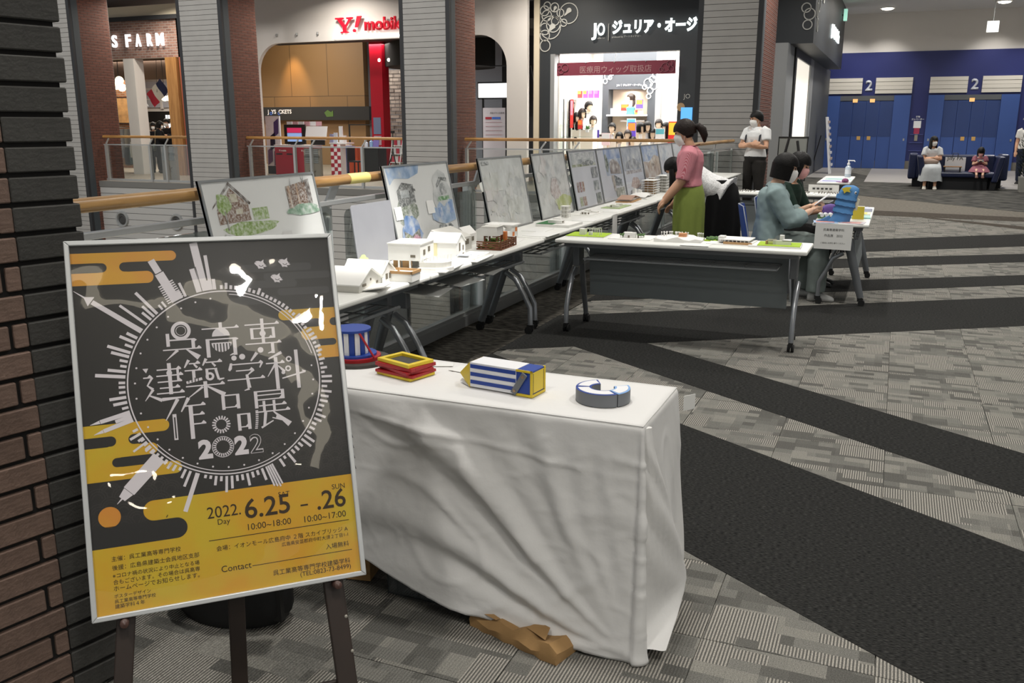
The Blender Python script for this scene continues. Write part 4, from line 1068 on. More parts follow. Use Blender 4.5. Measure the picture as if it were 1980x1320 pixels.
gr = thing('grid_display_rack', 'tall display rack with heads and pink cards at the shop left', 'rack', (-8.22, 22.9, 0))
for k in range(2): MB().bx(-.02 + .0 * k, .02, .3 * k, .3 * k + .03, 0, 2.2).build('upright', STEEL, gr)
for k in range(4): MB().bx(-.1, .75, 0, .33, .9 + .32 * k + .0, .912 + .32 * k).build('shelf', glass_mat('shelf_glass', (.9, .96, .94), .1), gr)
PINKA = mat('card_magenta', '#d43f9a', rough=.5); ORGA = mat('card_orange', '#ef8a3a', rough=.5); REDA = mat('card_red', '#d5302a', rough=.5); BLUA = mat('card_violet_blue', '#5a45b8', rough=.5); YELA = mat('card_yellow', '#f0c83a', rough=.5)
for k, x in enumerate((-8.22, -8.06, -7.90, -7.74)):
    t = thing('advert_card', ['magenta advert card leftmost on the high shelf', 'magenta advert card second on the high shelf', 'magenta advert card third on the high shelf', 'magenta advert card rightmost on the high shelf'][k], 'card', (x, 24.0, 2.24), 0, 'advert cards on the high shelf')
    MB().bx(0, .14, 0, .02, 0, .20).build('card', PINKA if k else REDA, t); MB().bx(.0, .10, -.004, 0, .11, .2).build('picture', ORGA if k < 2 else mat('card_lilac', '#c86ad0'), t)
tag(MB().bx(-8.3, -7.6, 23.8, 24.2, 2.20, 2.24).build('wall_shelf', WPRINT), 'white wall shelf under the magenta advert cards', 'shelf')
def cardbox(x, y, z, w, h_, m1, m2, label):
    t = thing('display_card', label, 'card', (x, y, z))
    if y < 24.6: MB().bx(w * .35, w * .65, .005, .025, (.72 if y < 23.95 else .0) - z, 0).build('stand', SHW, t)
    MB().bx(0, w, 0, .03, 0, h_).build('card', m1, t); MB().bx(.01, w - .01, -.004, 0, h_ * .45, h_ * .95).build('picture', m2, t)
cardbox(-7.29, 25.1, 1.92, .21, .17, REDA, mat('card_gold', '#e0762a'), 'red card left of the alcove mannequin')
cardbox(-6.86, 25.1, 1.98, .19, .24, BLUA, ORGA, 'orange and violet card right of the alcove mannequin')
cardbox(-6.88, 25.1, 1.81, .2, .13, ORGA, REDA, 'low orange card under the violet card in the alcove')
cardbox(-6.79, 25.05, 1.81, .15, .11, WPRINT, mat('card_grey_blue', '#8f95b5'), 'white card on the alcove shelf')
cardbox(-7.6, 25.1, 1.81, .06, .18, mat('card_pale_blue', '#8fa8dc'), WPRINT, 'pale blue narrow card at left of the alcove shelf')
cardbox(-6.80, 24.0, 1.32, .24, .38, WPRINT, mat('card_teal', '#5fb3c2'), 'white and teal card standing right of the alcove foot')
cardbox(-6.74, 23.9, 1.20, .22, .40, BLUA, ORGA, 'orange over violet card standing above the handrail')
cardbox(-6.70, 23.7, 1.02, .2, .2, REDA, REDA, 'small red card just above the handrail')
cardbox(-5.86, 23.43, 1.18, .24, .26, WPRINT, mat('card_teal', '#5fb3c2'), 'white card with teal flowers under the short brown wig')
cardbox(-5.52, 23.43, 1.0, .22, .62, REDA, YELA, 'yellow over red stand at the right of the wig shop')
cardbox(-7.32, 23.43, 1.0, .22, .32, mat('card_pale_rose', '#eed4d8'), WPRINT, 'pale rose box under the short black wig head')
cardbox(-7.45, 23.43, 1.40 - .2, .05, .2, BLUA, BLUA, 'thin violet card beside the pale rose box')
cardbox(-8.22, 23.43, 1.45, .08, .75, REDA, mat('card_pink', '#e88aa0'), 'tall red card on the rack at the shop left edge')
cardbox(-8.0, 23.43, 1.42, .12, .24, REDA, ORGA, 'red fish shaped card below the wig trio')
nm = thing('mannequin_bust', 'mannequin bust with a dark braid and teal dress in the alcove', 'mannequin', (-7.03, 25.15, 2.26), R(-70))
m = MB(); head_mesh(m, V(0, 0, 0), V(0, -1, 0), V(0, 0, 1), 1.0); m.tube([(0, .02, -.05), (0, .02, -.20)], [.045, .05], 12); m.build('head', mat('mannequin_ivory', '#e9d2b8'), nm, smooth=60)
h = MB(); hair_mesh(h, V(0, 0, 0), V(0, -1, 0), V(0, 0, 1), 1.06, 'hang'); h.tube([(0, .09, -.02), (.03, .09, -.15), (.05, .05, -.25)], [.04, .04, .018], 8); h.build('wig', HB2, nm, smooth=60)
MB().lathe([(.06, -.22), (.13, -.27), (.10, -.36), (.12, -.45)], n=16).build('dress', mat('dress_teal', '#4fa0a8', rough=.7), nm, smooth=60)
plt = thing('small_plant', 'small green plant on the counter below the wig trio', 'plant', (-7.75, 23.5, 1.40))
m = MB()
for q in range(26):
    a, e = random.uniform(0, 6.28), random.uniform(.3, 1.2); d = V(math.cos(a) * math.cos(e), math.sin(a) * math.cos(e), math.sin(e)); s = d.cross(V(0, 0, 1)).normalized() * .012
    L_ = random.uniform(.1, .18); m.add([s, d * L_ * .6 + s * 1.6, d * L_, d * L_ * .6 - s * 1.6, -s], [(0, 1, 2, 3, 4)])
m.build('foliage', mat('leaf_green', '#4c7a44', rough=.6), plt)
MB().cyl((0, 0), .05, -.06, .02, 12).build('pot', WPRINT, plt)
tag(MB().bx(-7.85, -7.45, 24.4, 24.7, 1.22, 1.27).build('black_tray', BLK), 'flat black tray on the counter left of the alcove', 'tray')
MB().bx(-7.8, -7.5, 24.45, 24.65, 0, 1.22).build('tray_pedestal', SHW, bwall)

# ------------------------------------------------------------------ wig shop corner towards the lifts
cs = struct(thing('wall_shop_corner', None, None, (0, 0, 0)))
MB().bx(-3.5, -2.5, 22.0, 23.4, 0, 3.35).build('pilaster', GREYP, cs)
MB().bx(-2.75, -2.46, 23.4, 23.75, 0, 3.35).build('door_frame', BLK, cs)
MB().bx(-2.9, -2.50, 23.75, 27.4, 0, 3.15).build('lit_doorway_wall', mat('doorway_white', '#f1eadc', rough=.6, emit=.8), cs)  # emissive panel stands in for the lit opening into the shop
MB().bx(-2.75, -2.46, 27.4, 28.4, 0, 3.35).build('grey_frame', GREYP, cs)
MB().bx(-2.47, -2.44, 27.75, 27.85, .9, 2.2).build('door_handle', STEEL, cs)
MB().bx(-2.9, -2.46, 28.4, 35.1, 0, 3.4).build('dark_panel', mat('slate_panel', '#4a4d50', rough=.6), cs)
MB().bx(-3.3, -2.0, 22.35, 33.2, 3.35, CEIL).build('side_fascia', CHAR, cs)
MB().bx(-2.75, -2.46, 23.75, 27.4, 3.15, 3.35).build('head_frame', CHAR, cs)
sf = thing('side_shop_sign', 'glowing lettering on the charcoal fascia facing the lifts', 'sign', (-1.98, 0, 0))
text('JO ジュリア・オージュ', JOG, sf, face_frame((.0, 27.2, 3.85), (0, 1, 0), (0, 0, 1)), width=3.0, height=.42, extrude=.04, bold=.04)
dc2 = thing('side_bubble_decoration', 'silver bubble rings at the corner of the charcoal fascia', 'decoration', (0, 0, 0))
ringset([(22.75, 4.1, .16), (23.1, 4.35, .25), (23.5, 4.6, .2), (23.0, 3.8, .14), (24.2, 4.7, .28)], face_frame((-1.998, 0, 0), (0, 1, 0), (0, 0, 1)), dc2, RINGM)
ringset([(-2.12, 3.98, .12), (-2.2, 4.12, .1), (-2.15, 3.75, .1)], face_frame((0, 22.348, 0), (1, 0, 0), (0, 0, 1)), dc2, RINGM)
ex = thing('exit_sign', 'small green exit lamp high on the shop corner', 'sign', (-1.9, 31.5, 4.9))
MB().bx(-.105, -.05, -.02, .02, -.02, .02).build('bracket', BLK, ex)
MB().bx(-.05, .05, -.13, .13, -.17, .17).build('lamp_box', mat('exit_green_glow', '#a9e8d0', emit=.8), ex)
bk = thing('display_easel', 'grey backed display board on a black easel behind the seated pair', 'easel', (-2.09, 20.5, 0))
MB().bc((0, .0, .82), (.60, .03, .92), rx=R(-8)).build('board', mat('board_back_grey', '#8a8d88', rough=.7), bk)
fr = MB()
for s in (-1, 1): fr.bc((s * .30, -.005, .82), (.02, .045, .94), rx=R(-8))
for s in (-1, 1): fr.bc((0, -.005 + s * .064, .82 + s * .455), (.62, .045, .02), rx=R(-8))
fr.build('frame', BLK, bk)
for a, b in (((-.08, -.10, 1.25), (-.30, -.38, 0)), ((.10, -.10, 1.2), (.34, -.38, 0)), ((.0, .12, 1.28), (.28, .35, 0))):
    MB().tube([a, b], .028, 6).build('leg', BLK, bk)
MB().bc((.05, -.14, .88), (.30, .03, .05)).build('crossbar', BLK, bk)
ld = thing('leaning_panel_stand', 'thin pale leaflet stand leaning by the left lift', 'stand', (-1.95, 30.9, 0))
MB().bc((-.1, 0, .88), (.06, .5, 1.8), ry=R(-7)).build('panel', WPRINT, ld)
for k in range(8): MB().bx(.02 - .025 * k, .06 - .025 * k, -.24, .24, .25 + .19 * k, .33 + .19 * k).build('leaflet_pocket', mat('pocket_%d' % (k % 2), '#b8a7a0' if k % 2 else '#cfcfd6'), ld)
MB().tube([(-.35, 0, 1.2), (-.6, 0, 0)], .015, 6).build('leg', BLK, ld)
# ------------------------------------------------------------------ folding tables
TOPW = mat('table_top_white', '#e4e4df', rough=.4)
TEDGE = mat('table_edge_grey', '#b4b5b0', rough=.45)
LEGG = mat('table_leg_grey', '#6d7073', rough=.4, metal=.35)
TUBEG = mat('table_tube_silver', '#93969a', rough=.3, metal=.6)
RACKG = mat('rack_grey', '#85888a', rough=.4, metal=.4)
PANG = mat('modesty_panel_grey', '#7d8486', rough=.5)
CAST = mat('caster_black', '#101010', rough=.5)
def folding_table(label, cx, cy, rz, L=1.8, D=.5, H=.72, panel=True, leg=None, group=None):
    t = thing('folding_table', label, 'table', (cx, cy, 0), rz, group)
    MB().bx(-L / 2, L / 2, -D / 2, D / 2, H - .028, H).build('tabletop', TOPW, t, bevel=.009)
    MB().bx(-L / 2 + .06, L / 2 - .06, -D / 2 + .05, D / 2 - .05, H - .06, H - .0285).build('under_frame', LEGG, t)
    rk = MB()
    for k in range(5): rk.tube([(-L / 2 + .2, -D / 2 + .09 + k * .07, H - .15), (L / 2 - .2, -D / 2 + .09 + k * .07, H - .15)], .006 if k else .009, 6)
    for k in range(7): rk.tube([(-L / 2 + .2 + k * (L - .4) / 6, -D / 2 + .09, H - .152), (-L / 2 + .2 + k * (L - .4) / 6, D / 2 - .1, H - .152), (-L / 2 + .2 + k * (L - .4) / 6, D / 2 - .1, H - .03)], .005, 5)
    rk.build('shelf_rack', RACKG, t, smooth=50)
    if panel:
        MB().bc((0, D / 2 - .10, H - .29), (L - .30, .012, .38), rx=R(6)).build('modesty_panel', PANG, t, bevel=.004)
    for s in (-1, 1):
        x = s * (L / 2 - .10)
        MB().bc((x, .02, H - .14), (.05, .12, .17)).build('hinge_block', LEGG, t, bevel=.006)
        a = V(x, .06, H - .12); b = V(x, D / 2 - .02, .07)
        MB().tube([a, a.lerp(b, .5), b], [(.022, .038), (.021, .036), (.018, .028)], 8).build('flat_leg', leg or LEGG, t, smooth=50)
        MB().tube([(x + s * .03, .04, H - .26), (x + s * .03, -.04, H - .31), (x + s * .03, -D / 2 + .14, .30), (x + s * .03, -D / 2 + .09, .20), (x + s * .03, -D / 2 + .085, .07)], .019, 12).build('curved_leg', leg or TUBEG, t, smooth=60)
        for xx, yy in ((x, D / 2 - .02), (x + s * .03, -D / 2 + .085)):
            c = MB(); c.tube([(xx - .022, yy + .012, .028), (xx - .004, yy + .012, .028)], .028, 14); c.tube([(xx + .004, yy + .012, .028), (xx + .022, yy + .012, .028)], .028, 14)
            c.bc((xx, yy, .055), (.03, .05, .03))
            c.build('caster', CAST, t, smooth=50)
    return t
folding_table('folding table under the big white gable models, nearest of the row', -2.61, 3.49, R(90), panel=False)
folding_table('folding table at the row corner carrying the timber fenced garden model', -2.61, 5.30, R(90), panel=False)
folding_table('folding table set across the row with a dark modesty panel, nearest the viewer', -1.39, 6.47, 0)
folding_table('row folding table beyond the corner, under the flat green board model', -2.64, 7.13, R(90), panel=False)
folding_table('row folding table with a long paper strip taped to its front', -2.66, 8.94, R(90), panel=False)
folding_table('row folding table carrying the slab tower models before the red shirted woman', -2.68, 10.75, R(90), panel=False)
folding_table('row folding table hidden behind the two standing women', -2.70, 12.56, R(90), panel=False)
folding_table('farthest row folding table in front of the grey column', -2.72, 15.2, R(90), panel=False)
folding_table('reception folding table with a notice hung on its near end', -.39, 9.05, R(-90), D=.46)
folding_table('folding table behind the seated pair with rows of small figures', -1.35, 11.67, R(180), D=.47)
folding_table('far folding table carrying the hand sanitiser bottle', -.82, 14.9, R(-90), D=.46)

# ------------------------------------------------------------------ A1 drawing boards leaning on the rail
ALU = mat('frame_aluminium', '#9c9fa0', rough=.35, metal=.6)
PAPER = mat('board_paper', '#e6e7e5', rough=.35, noise_amt=.02, nscale=3)
PAPERL = mat('board_paper_lilac', '#d9dce2', rough=.3, noise_amt=.05, nscale=4)
PAPERM = mat('board_paper_mottled', '#d6d8d6', rough=.3, noise_amt=.11, nscale=7)
FILM = glass_mat('poster_film', (1, 1, 1), .012, .03, wob=.25, wscale=5, fres=.45)
CARDW = mat('card_white', '#dcdcda', rough=.6)
def pm(c, n=0.18, sc=30):
    # watercolour: pigment granulating over the white of the paper
    name = 'print_' + c.strip('#')
    if name in _M: return _M[name]
    m = mat(name, c, rough=.5); nt = m.node_tree
    tc = nt.nodes.new('ShaderNodeTexCoord'); nz = nt.nodes.new('ShaderNodeTexNoise'); nz.inputs['Scale'].default_value = sc; nz.inputs['Detail'].default_value = 6
    cr = nt.nodes.new('ShaderNodeValToRGB'); e = cr.color_ramp.elements; base = lin(c); pap = lin('#e4e5e3')
    mixc = lambda t: (*[x * (1 - t) + y * t for x, y in zip(base, pap)], 1)
    e[0].position = .32; e[0].color = (*[x * .8 for x in base], 1); e[1].position = .66; e[1].color = mixc(.75); k = e.new(.5); k.color = mixc(.28)
    nt.links.new(tc.outputs['Object'], nz.inputs['Vector']); nt.links.new(nz.outputs[0], cr.inputs[0]); nt.links.new(cr.outputs[0], nt.nodes['Principled BSDF'].inputs['Base Color'])
    return m
def blob(cx, cy, rx, ry, seed, n=20, jag=.18):
    rnd = random.Random(seed); ph = [rnd.uniform(0, 6.28) for _ in range(4)]
    return [(cx + rx * math.cos(t) * (1 + jag * .5 * math.sin(3 * t + ph[0]) + jag * .4 * math.sin(5 * t + ph[1]) + jag * .3 * math.sin(8 * t + ph[2])),
             cy + ry * math.sin(t) * (1 + jag * .5 * math.sin(3 * t + ph[0]) + jag * .4 * math.sin(5 * t + ph[1]) + jag * .3 * math.sin(8 * t + ph[2]))) for t in [2 * PI * q / n for q in range(n)]]
def rc(x0, x1, y0, y1): return [(x0, y0), (x1, y0), (x1, y1), (x0, y1)]
def board(y0, y1, label, art, paper=PAPER, film=True):
    w = y1 - y0; h = .585
    t = thing('drawing_board', label, 'drawing board', (-2.845, y0, .722))
    M = face_frame((0, 0, 0), (0, 1, 0), (-.2045, 0, .979))
    MB().bx(0, w, 0, h, -.012, 0, M).build('panel', paper, t)
    fr = MB(); b = .011
    fr.bx(0, b, 0, h, -.014, .006, M).bx(w - b, w, 0, h, -.014, .006, M).bx(b, w - b, 0, b, -.014, .006, M).bx(b, w - b, h - b, h, -.014, .006, M)
    fr.build('frame', ALU, t)
    lay = .0008
    for name, poly, m in art:
        MB().poly([(x, y, lay) for x, y in poly], M).build(name, m, t, fix=False)
        lay += .0002
    if film: MB().poly([(b, b, .0045), (w - b, b, .0045), (w - b, h - b, .0045), (b, h - b, .0045)], M).build('clear_sheet', FILM, t, fix=False)
    return t
GRA, GRB, BRN, DBRN, SKY, SKYD = pm('#8fae55', .3, 60), pm('#6f9a62', .3, 60), pm('#7d5638', .3, 90), pm('#4a3426', .2), pm('#8fb0d6', .2, 12), pm('#5f8fcc', .2, 14)
INK = pm('#5a5f5e', .3, 70)
art1 = [('lawn', blob(.30, .335, .20, .035, 1), GRA), ('hedge', rc(.33, .45, .37, .43), GRA), ('house_wall', [(.08, .37), (.08, .44), (.13, .48), (.20, .54), (.31, .455), (.31, .375)], BRN), ('roof', [(.05, .445), (.06, .46), (.20, .57), (.33, .46), (.32, .45), (.20, .55)], DBRN),
        ('window', rc(.19, .24, .47, .51), pm('#c9c2a8')), ('window', rc(.21, .26, .41, .435), pm('#c9c2a8')), ('tree', blob(.135, .465, .05, .05, 3), GRA), ('tree_trunk', rc(.13, .14, .34, .43), DBRN), ('path', [(.08, .31), (.20, .275), (.21, .285), (.10, .325)], pm('#8b8f86')),
        ('timber_box', [(.63, .40), (.63, .52), (.72, .53), (.84, .55), (.84, .41)], BRN), ('timber_post', rc(.645, .66, .40, .52), pm('#c2a080')), ('timber_post', rc(.715, .73, .41, .53), pm('#c2a080')), ('shadow_side', [(.80, .41), (.84, .41), (.84, .55), (.80, .545)], DBRN),
        ('grass', blob(.75, .39, .14, .03, 5), pm('#7fa98c')), ('bare_tree', [(.78, .53), (.77, .585), (.785, .535), (.80, .585), (.79, .53)], INK), ('bare_tree', [(.67, .52), (.68, .57), (.675, .52)], INK), ('caption_card', rc(.52, .60, .20, .29), CARDW), ('caption_card', rc(.08, .19, .20, .25), CARDW)]
board(3.27, 4.17, 'drawing board with a chalet and a timber box house, leftmost behind the big poster', art1)
art2 = [('sky', [(.03, .575), (.47, .575), (.44, .52), (.30, .49), (.12, .50), (.05, .46)], SKY), ('sketch_ground', blob(.21, .28, .13, .10, 7), pm('#7d8a72', .35, 60)), ('sketch_house', [(.12, .31), (.12, .42), (.20, .47), (.34, .45), (.34, .33)], INK), ('sketch_gap', rc(.16, .27, .37, .42), pm('#b9bfc0')), ('sketch_roof', [(.10, .41), (.21, .445), (.36, .42), (.36, .405), (.21, .43)], pm('#3c3f40')), ('path', [(.20, .19), (.27, .19), (.25, .29), (.21, .29)], pm('#aeb3ae')),
        ('cloud_wash', blob(.73, .37, .14, .15, 9), pm('#c9cccb', .06, 10)), ('house_line', [(.66, .40), (.66, .43), (.72, .48), (.83, .47), (.83, .44), (.75, .455)], INK), ('house_wall', [(.70, .35), (.70, .43), (.78, .44), (.80, .36)], pm('#8d9191')), ('lawn', [(.64, .315), (.66, .345), (.82, .345), (.82, .315)], pm('#5f9b58')),
        ('blue_wash', blob(.21, .155, .125, .095, 12), SKYD), ('gable_left', [(.10, .03), (.11, .16), (.20, .12), (.31, .16), (.31, .03)], pm('#5b5a48', .4, 60)), ('flowers', blob(.25, .075, .05, .05, 15), pm('#c07a9a', .4, 70)), ('foliage', blob(.15, .08, .045, .055, 17), pm('#7e8a56', .4, 70)), ('flowers', blob(.11, .03, .025, .04, 16), pm('#b06a7a', .4, 70)),
        ('sky_wash', [(.52, .20), (.53, .29), (.60, .27), (.66, .31), (.72, .27), (.80, .32), (.86, .31), (.86, .17), (.70, .15), (.60, .17)], SKY), ('sky_drip', rc(.62, .68, .20, .27), SKYD), ('sky_drip', rc(.78, .84, .22, .30), SKYD), ('brick_house', [(.62, .05), (.60, .13), (.78, .13), (.78, .06)], pm('#b9794e', .25, 60)), ('slate_roof', [(.58, .125), (.60, .155), (.76, .155), (.80, .125)], pm('#4c5456')),
        ('caption_card', rc(.04, .13, .235, .32), CARDW), ('caption_card', rc(.47, .57, .24, .33), CARDW)]
board(4.90, 5.79, 'drawing board with four watercolours, blue sky wash over a house at upper left', art2)
def wash(seed, n, tones, w=.86):
    rnd = random.Random(seed); out = []
    for k in range(n):
        out.append(('pale_wash', blob(rnd.uniform(.12, w - .12), rnd.uniform(.12, .47), rnd.uniform(.05, .16), rnd.uniform(.04, .12), seed * 9 + k, jag=.5), pm(rnd.choice(tones), .06, 9)))
    return out
gt = ['#d2d4d2', '#dcdedc', '#c6c9c8', '#d8dad5', '#cfd1cb']
board(6.31, 7.18, 'pale mottled drawing board with two caption cards beside the white orange model', wash(2, 14, gt) + [('title_print', rc(.05, .18, .53, .555), pm('#8b9090', .3, 80)), ('caption_card', rc(.03, .13, .25, .33), CARDW), ('caption_card', rc(.48, .56, .26, .34), CARDW), ('small_mark', rc(.05, .06, .14, .15), INK), ('small_mark', rc(.08, .09, .16, .17), INK)], PAPERM)
board(7.41, 8.26, 'pale drawing board with yellow green wash along its bottom right', wash(3, 10, ['#d4d7d3', '#dcdedb', '#d9d5d3', '#ced2d2']) + [('green_wash', blob(.62, .11, .22, .08, 31), pm('#bcc77a', .12, 9)), ('pale_pink_wash', blob(.45, .25, .12, .10, 33), pm('#cbbfbc', .05)), ('caption_card', rc(.05, .13, .33, .42), CARDW), ('caption_card', rc(.42, .51, .36, .44), CARDW)], PAPERM)
board(8.38, 9.25, 'drawing board with a grey landscape strip above small thumbnails', [('landscape', rc(.05, .82, .42, .56), pm('#a9b1b4', .15, 9)), ('cloud', blob(.45, .52, .3, .03, 41), pm('#c3c8ca')), ('ground', rc(.05, .82, .42, .445), pm('#8f9a72', .2, 20)), ('town', blob(.55, .45, .2, .025, 42), pm('#6f7878', .3, 40)),
      ('photo_strip', rc(.10, .16, .17, .27), pm('#8a6a62', .4, 50)), ('photo_strip', rc(.18, .24, .17, .27), pm('#9a6a66', .4, 50)), ('photo_strip', rc(.26, .32, .17, .27), pm('#a0765a', .4, 50)), ('photo_strip', rc(.12, .20, .03, .12), pm('#8f9a6a', .4, 50)), ('photo_strip', rc(.22, .32, .03, .12), pm('#96705a', .4, 50)), ('photo', rc(.62, .82, .29, .40), pm('#70777c', .4, 20)), ('photo', rc(.64, .80, .16, .26), pm('#8b9497', .35, 20)), ('photo', rc(.66, .82, .02, .13), pm('#7f8782', .35, 20))], PAPERL)
board(9.27, 10.16, 'drawing board with a blue sky photograph of a courtyard building', [('photo', rc(.25, .86, .28, .57), pm('#9fb0c8', .12, 6)), ('sky', rc(.25, .86, .46, .57), pm('#7f9ccb', .15, 5)), ('tree', blob(.31, .42, .06, .1, 51), pm('#5c6a50', .3, 30)), ('building', [(.40, .30), (.40, .42), (.55, .46), (.74, .42), (.82, .36), (.82, .28)], pm('#8f837c', .2, 12)), ('pool', [(.52, .28), (.78, .22), (.78, .14), (.52, .16)], pm('#4f5c60', .2)), ('deck', [(.40, .28), (.52, .28), (.52, .10), (.45, .10)], pm('#a59a8c')), ('lower_photo', rc(.50, .84, .03, .13), pm('#8d9180', .35, 15))], PAPERL)
board(10.18, 11.06, 'lilac grey drawing board showing a wide low building in haze', [('haze', rc(.05, .84, .30, .56), pm('#a3acba', .12, 6)), ('building', [(.10, .32), (.14, .40), (.50, .44), (.80, .36), (.80, .31)], pm('#8f949c', .15, 10)), ('strip', rc(.10, .80, .26, .30), pm('#a9a0a0')), ('spire', rc(.60, .62, .36, .48), pm('#c9cccf')), ('pink_wash', blob(.45, .14, .2, .07, 61), pm('#bfa49c'))], PAPERL)
board(11.09, 11.95, 'drawing board with blue sky over a tan slope', [('sky', rc(.03, .84, .38, .57), pm('#8aa6d2', .12, 5)), ('slope', [(.03, .18), (.06, .38), (.30, .36), (.60, .45), (.84, .42), (.84, .20), (.4, .12)], pm('#b59e88', .1, 7)), ('huts', rc(.40, .58, .30, .36), pm('#8f7a68', .3, 30)), ('pale_cloud', blob(.5, .48, .25, .05, 71), pm('#a9bedb', .05))], PAPERL)
board(11.97, 12.77, 'pale blue grey drawing board second from the row end', wash(8, 6, ['#bcc6d4', '#c9d1dc', '#d2d6dc'], .8), PAPERL)
board(12.80, 13.64, 'pale drawing board at the far end of the row behind the red shirt', wash(9, 6, ['#c0cad6', '#cbd2da', '#d6d9dd'], .82), PAPERL)

t = thing('translucent_board', 'low pale translucent board with rounded corner behind the low gable house', 'board', (-2.86, 4.43, .722))  # added sheet: whitish reflection in the rail glass, made as a solid pale piece
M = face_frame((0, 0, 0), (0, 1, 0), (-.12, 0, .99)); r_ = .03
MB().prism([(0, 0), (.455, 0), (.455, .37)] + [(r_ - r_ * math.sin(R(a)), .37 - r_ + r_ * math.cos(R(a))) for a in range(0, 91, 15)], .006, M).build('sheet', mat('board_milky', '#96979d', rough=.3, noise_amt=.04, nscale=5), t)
MB().poly([(x, y, .0068) for x, y in blob(.06, .04, .05, .035, 88)], M).build('green_wash', mat('print_pale_green', '#c3cf9a', rough=.5), t, fix=False)  # green reflection of a model, coloured onto the sheet

# ------------------------------------------------------------------ paper architecture models
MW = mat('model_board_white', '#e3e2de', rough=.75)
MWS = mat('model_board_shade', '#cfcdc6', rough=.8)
MOP = mat('model_opening', '#6e675a', rough=.8)
MTAN = mat('model_balsa', '#b58f62', rough=.7)
MBRN = mat('model_walnut', '#6d3f24', rough=.6)
MLIME = mat('model_lime_turf', '#9dbb2c', rough=.85, noise_amt=.08, nscale=60)
MGRN = mat('model_green_turf', '#2f6a3c', rough=.85, noise_amt=.15, nscale=60)
MORG = mat('model_orange', '#d2793a', rough=.6)
ZT = .7202
def model(label, loc, rz=0, group=None): return thing('architectural_model', label, 'model', loc, rz, group)
def part(t, name, m, *boxes, bevel=0):
    mb = MB()
    for b in boxes: mb.bx(*b)
    return mb.build(name, m, t, bevel=bevel)
def roof_plates(t, x0, x1, y0, y1, z1, zr, over=.012, th=.006, along='x', m=None):
    """two thin roof plates meeting at the ridge"""
    mb = MB()
    if along == 'x':
        ym = (y0 + y1) / 2
        sl = (zr - z1) / (ym - y0)
        for a in (y0 - over, y1 + over):
            za = zr - sl * abs(a - ym)
            mb.loft([[V(x, a, za), V(x, ym, zr), V(x, ym, zr + th), V(x, a, za + th)] for x in (x0 - over, x1 + over)])
    else:
        xm = (x0 + x1) / 2; sl = (zr - z1) / (xm - x0)
        for a in (x0 - over, x1 + over):
            za = zr - sl * abs(a - xm)
            mb.loft([[V(a, y, za), V(xm, y, zr), V(xm, y, zr + th), V(a, y, za + th)] for y in (y0 - over, y1 + over)])
    return mb.build('roof', m or MW, t)
# 1 low gable house
t = model('white paper gable house with tiny dark windows, leftmost on the near table', (-2.55, 3.89, ZT), R(6))
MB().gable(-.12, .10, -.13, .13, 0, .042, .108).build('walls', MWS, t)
roof_plates(t, -.12, .10, -.13, .13, .042, .108)
part(t, 'window', MOP, (.1, .103, -.09, -.05, .025, .038), (.1, .103, .07, .09, .02, .032), (.1, .103, .0, .012, .045, .057))
part(t, 'window', MOP, (-.06, -.03, -.134, -.13, .015, .03))
t = model('white paper card lying tilted in front of the low gable house', (-2.41, 3.90, ZT), R(14)); MB().bc((0, 0, .016), (.12, .17, .005), ry=R(-9)).build('card', MW, t); MB().bx(-.058, -.05, -.07, .07, 0, .021).build('prop', MWS, t)
# 2 court house
t = model('white folded paper house with steep roof planes between gable house and wooden rimmed terrace', (-2.57, 4.10, ZT), R(4))
MB().gable(-.13, .10, -.06, .08, 0, .06, .12, off=.3).build('walls', MW, t); roof_plates(t, -.13, .1, -.06, .08, .06, .112, over=.008)
part(t, 'window', MOP, (.1, .104, -.02, .0, .02, .05), (.1, .104, .02, .035, .02, .05))
t = model('white box terrace with a wooden rim on the near table edge', (-2.425, 4.20, ZT), R(5))
part(t, 'walls', MW, (-.075, .075, -.055, .06, 0, .045)); part(t, 'wooden_rim', MTAN, (-.078, .078, -.058, -.05, .043, .058), (-.078, .078, .055, .063, .043, .058), (.07, .078, -.058, .063, .043, .058), (-.078, -.07, -.058, .063, .043, .058)); part(t, 'post', MTAN, (-.03, -.02, -.01, .0, .045, .07))
# 3 tall flat house with curved terrace
t = model('tall white flat roofed model with brown ground floor openings and stepped terrace', (-2.60, 4.62, ZT), R(8))
w = MB(); w.bx(-.11, .09, -.11, .12, .055, .150); w.bx(-.11, .09, .02, .12, 0, .055)
for x in (-.11, -.05, .02, .082): w.bx(x, x + .009, -.11, -.1, 0, .055)
w.bx(-.115, .095, -.115, .125, .150, .156); w.build('walls', MW, t)
part(t, 'opening', MTAN, (-.10, -.052, -.06, -.055, .004, .05), (-.042, .018, -.06, -.055, .004, .05))
part(t, 'window', MOP, (.09, .093, -.06, -.03, .085, .115), (.09, .093, .02, .05, .095, .125), (.03, .06, -.113, -.11, .075, .09))
mb = MB(); arc = [(.09, -.15)] + [(.17 + .10 * math.cos(R(a)), -.05 + .10 * math.sin(R(a))) for a in range(-90, 91, 15)] + [(.09, .14), (.09, .05)]
mb.prism(arc, .022); mb.build('terrace', MW, t)
mb = MB(); mb.prism([(x * .9 + .012, y * .85) for x, y in arc], .03, z=.022); mb.build('upper_terrace', MWS, t)
mb = MB()
for q in range(9): mb.bc((.11 + .012 * q, -.12 + .028 * q, .05), (.006, .006, .05))
mb.build('railing', MW, t)
part(t, 'base', MW, (-.18, .26, -.16, .19, -.0001, .006))
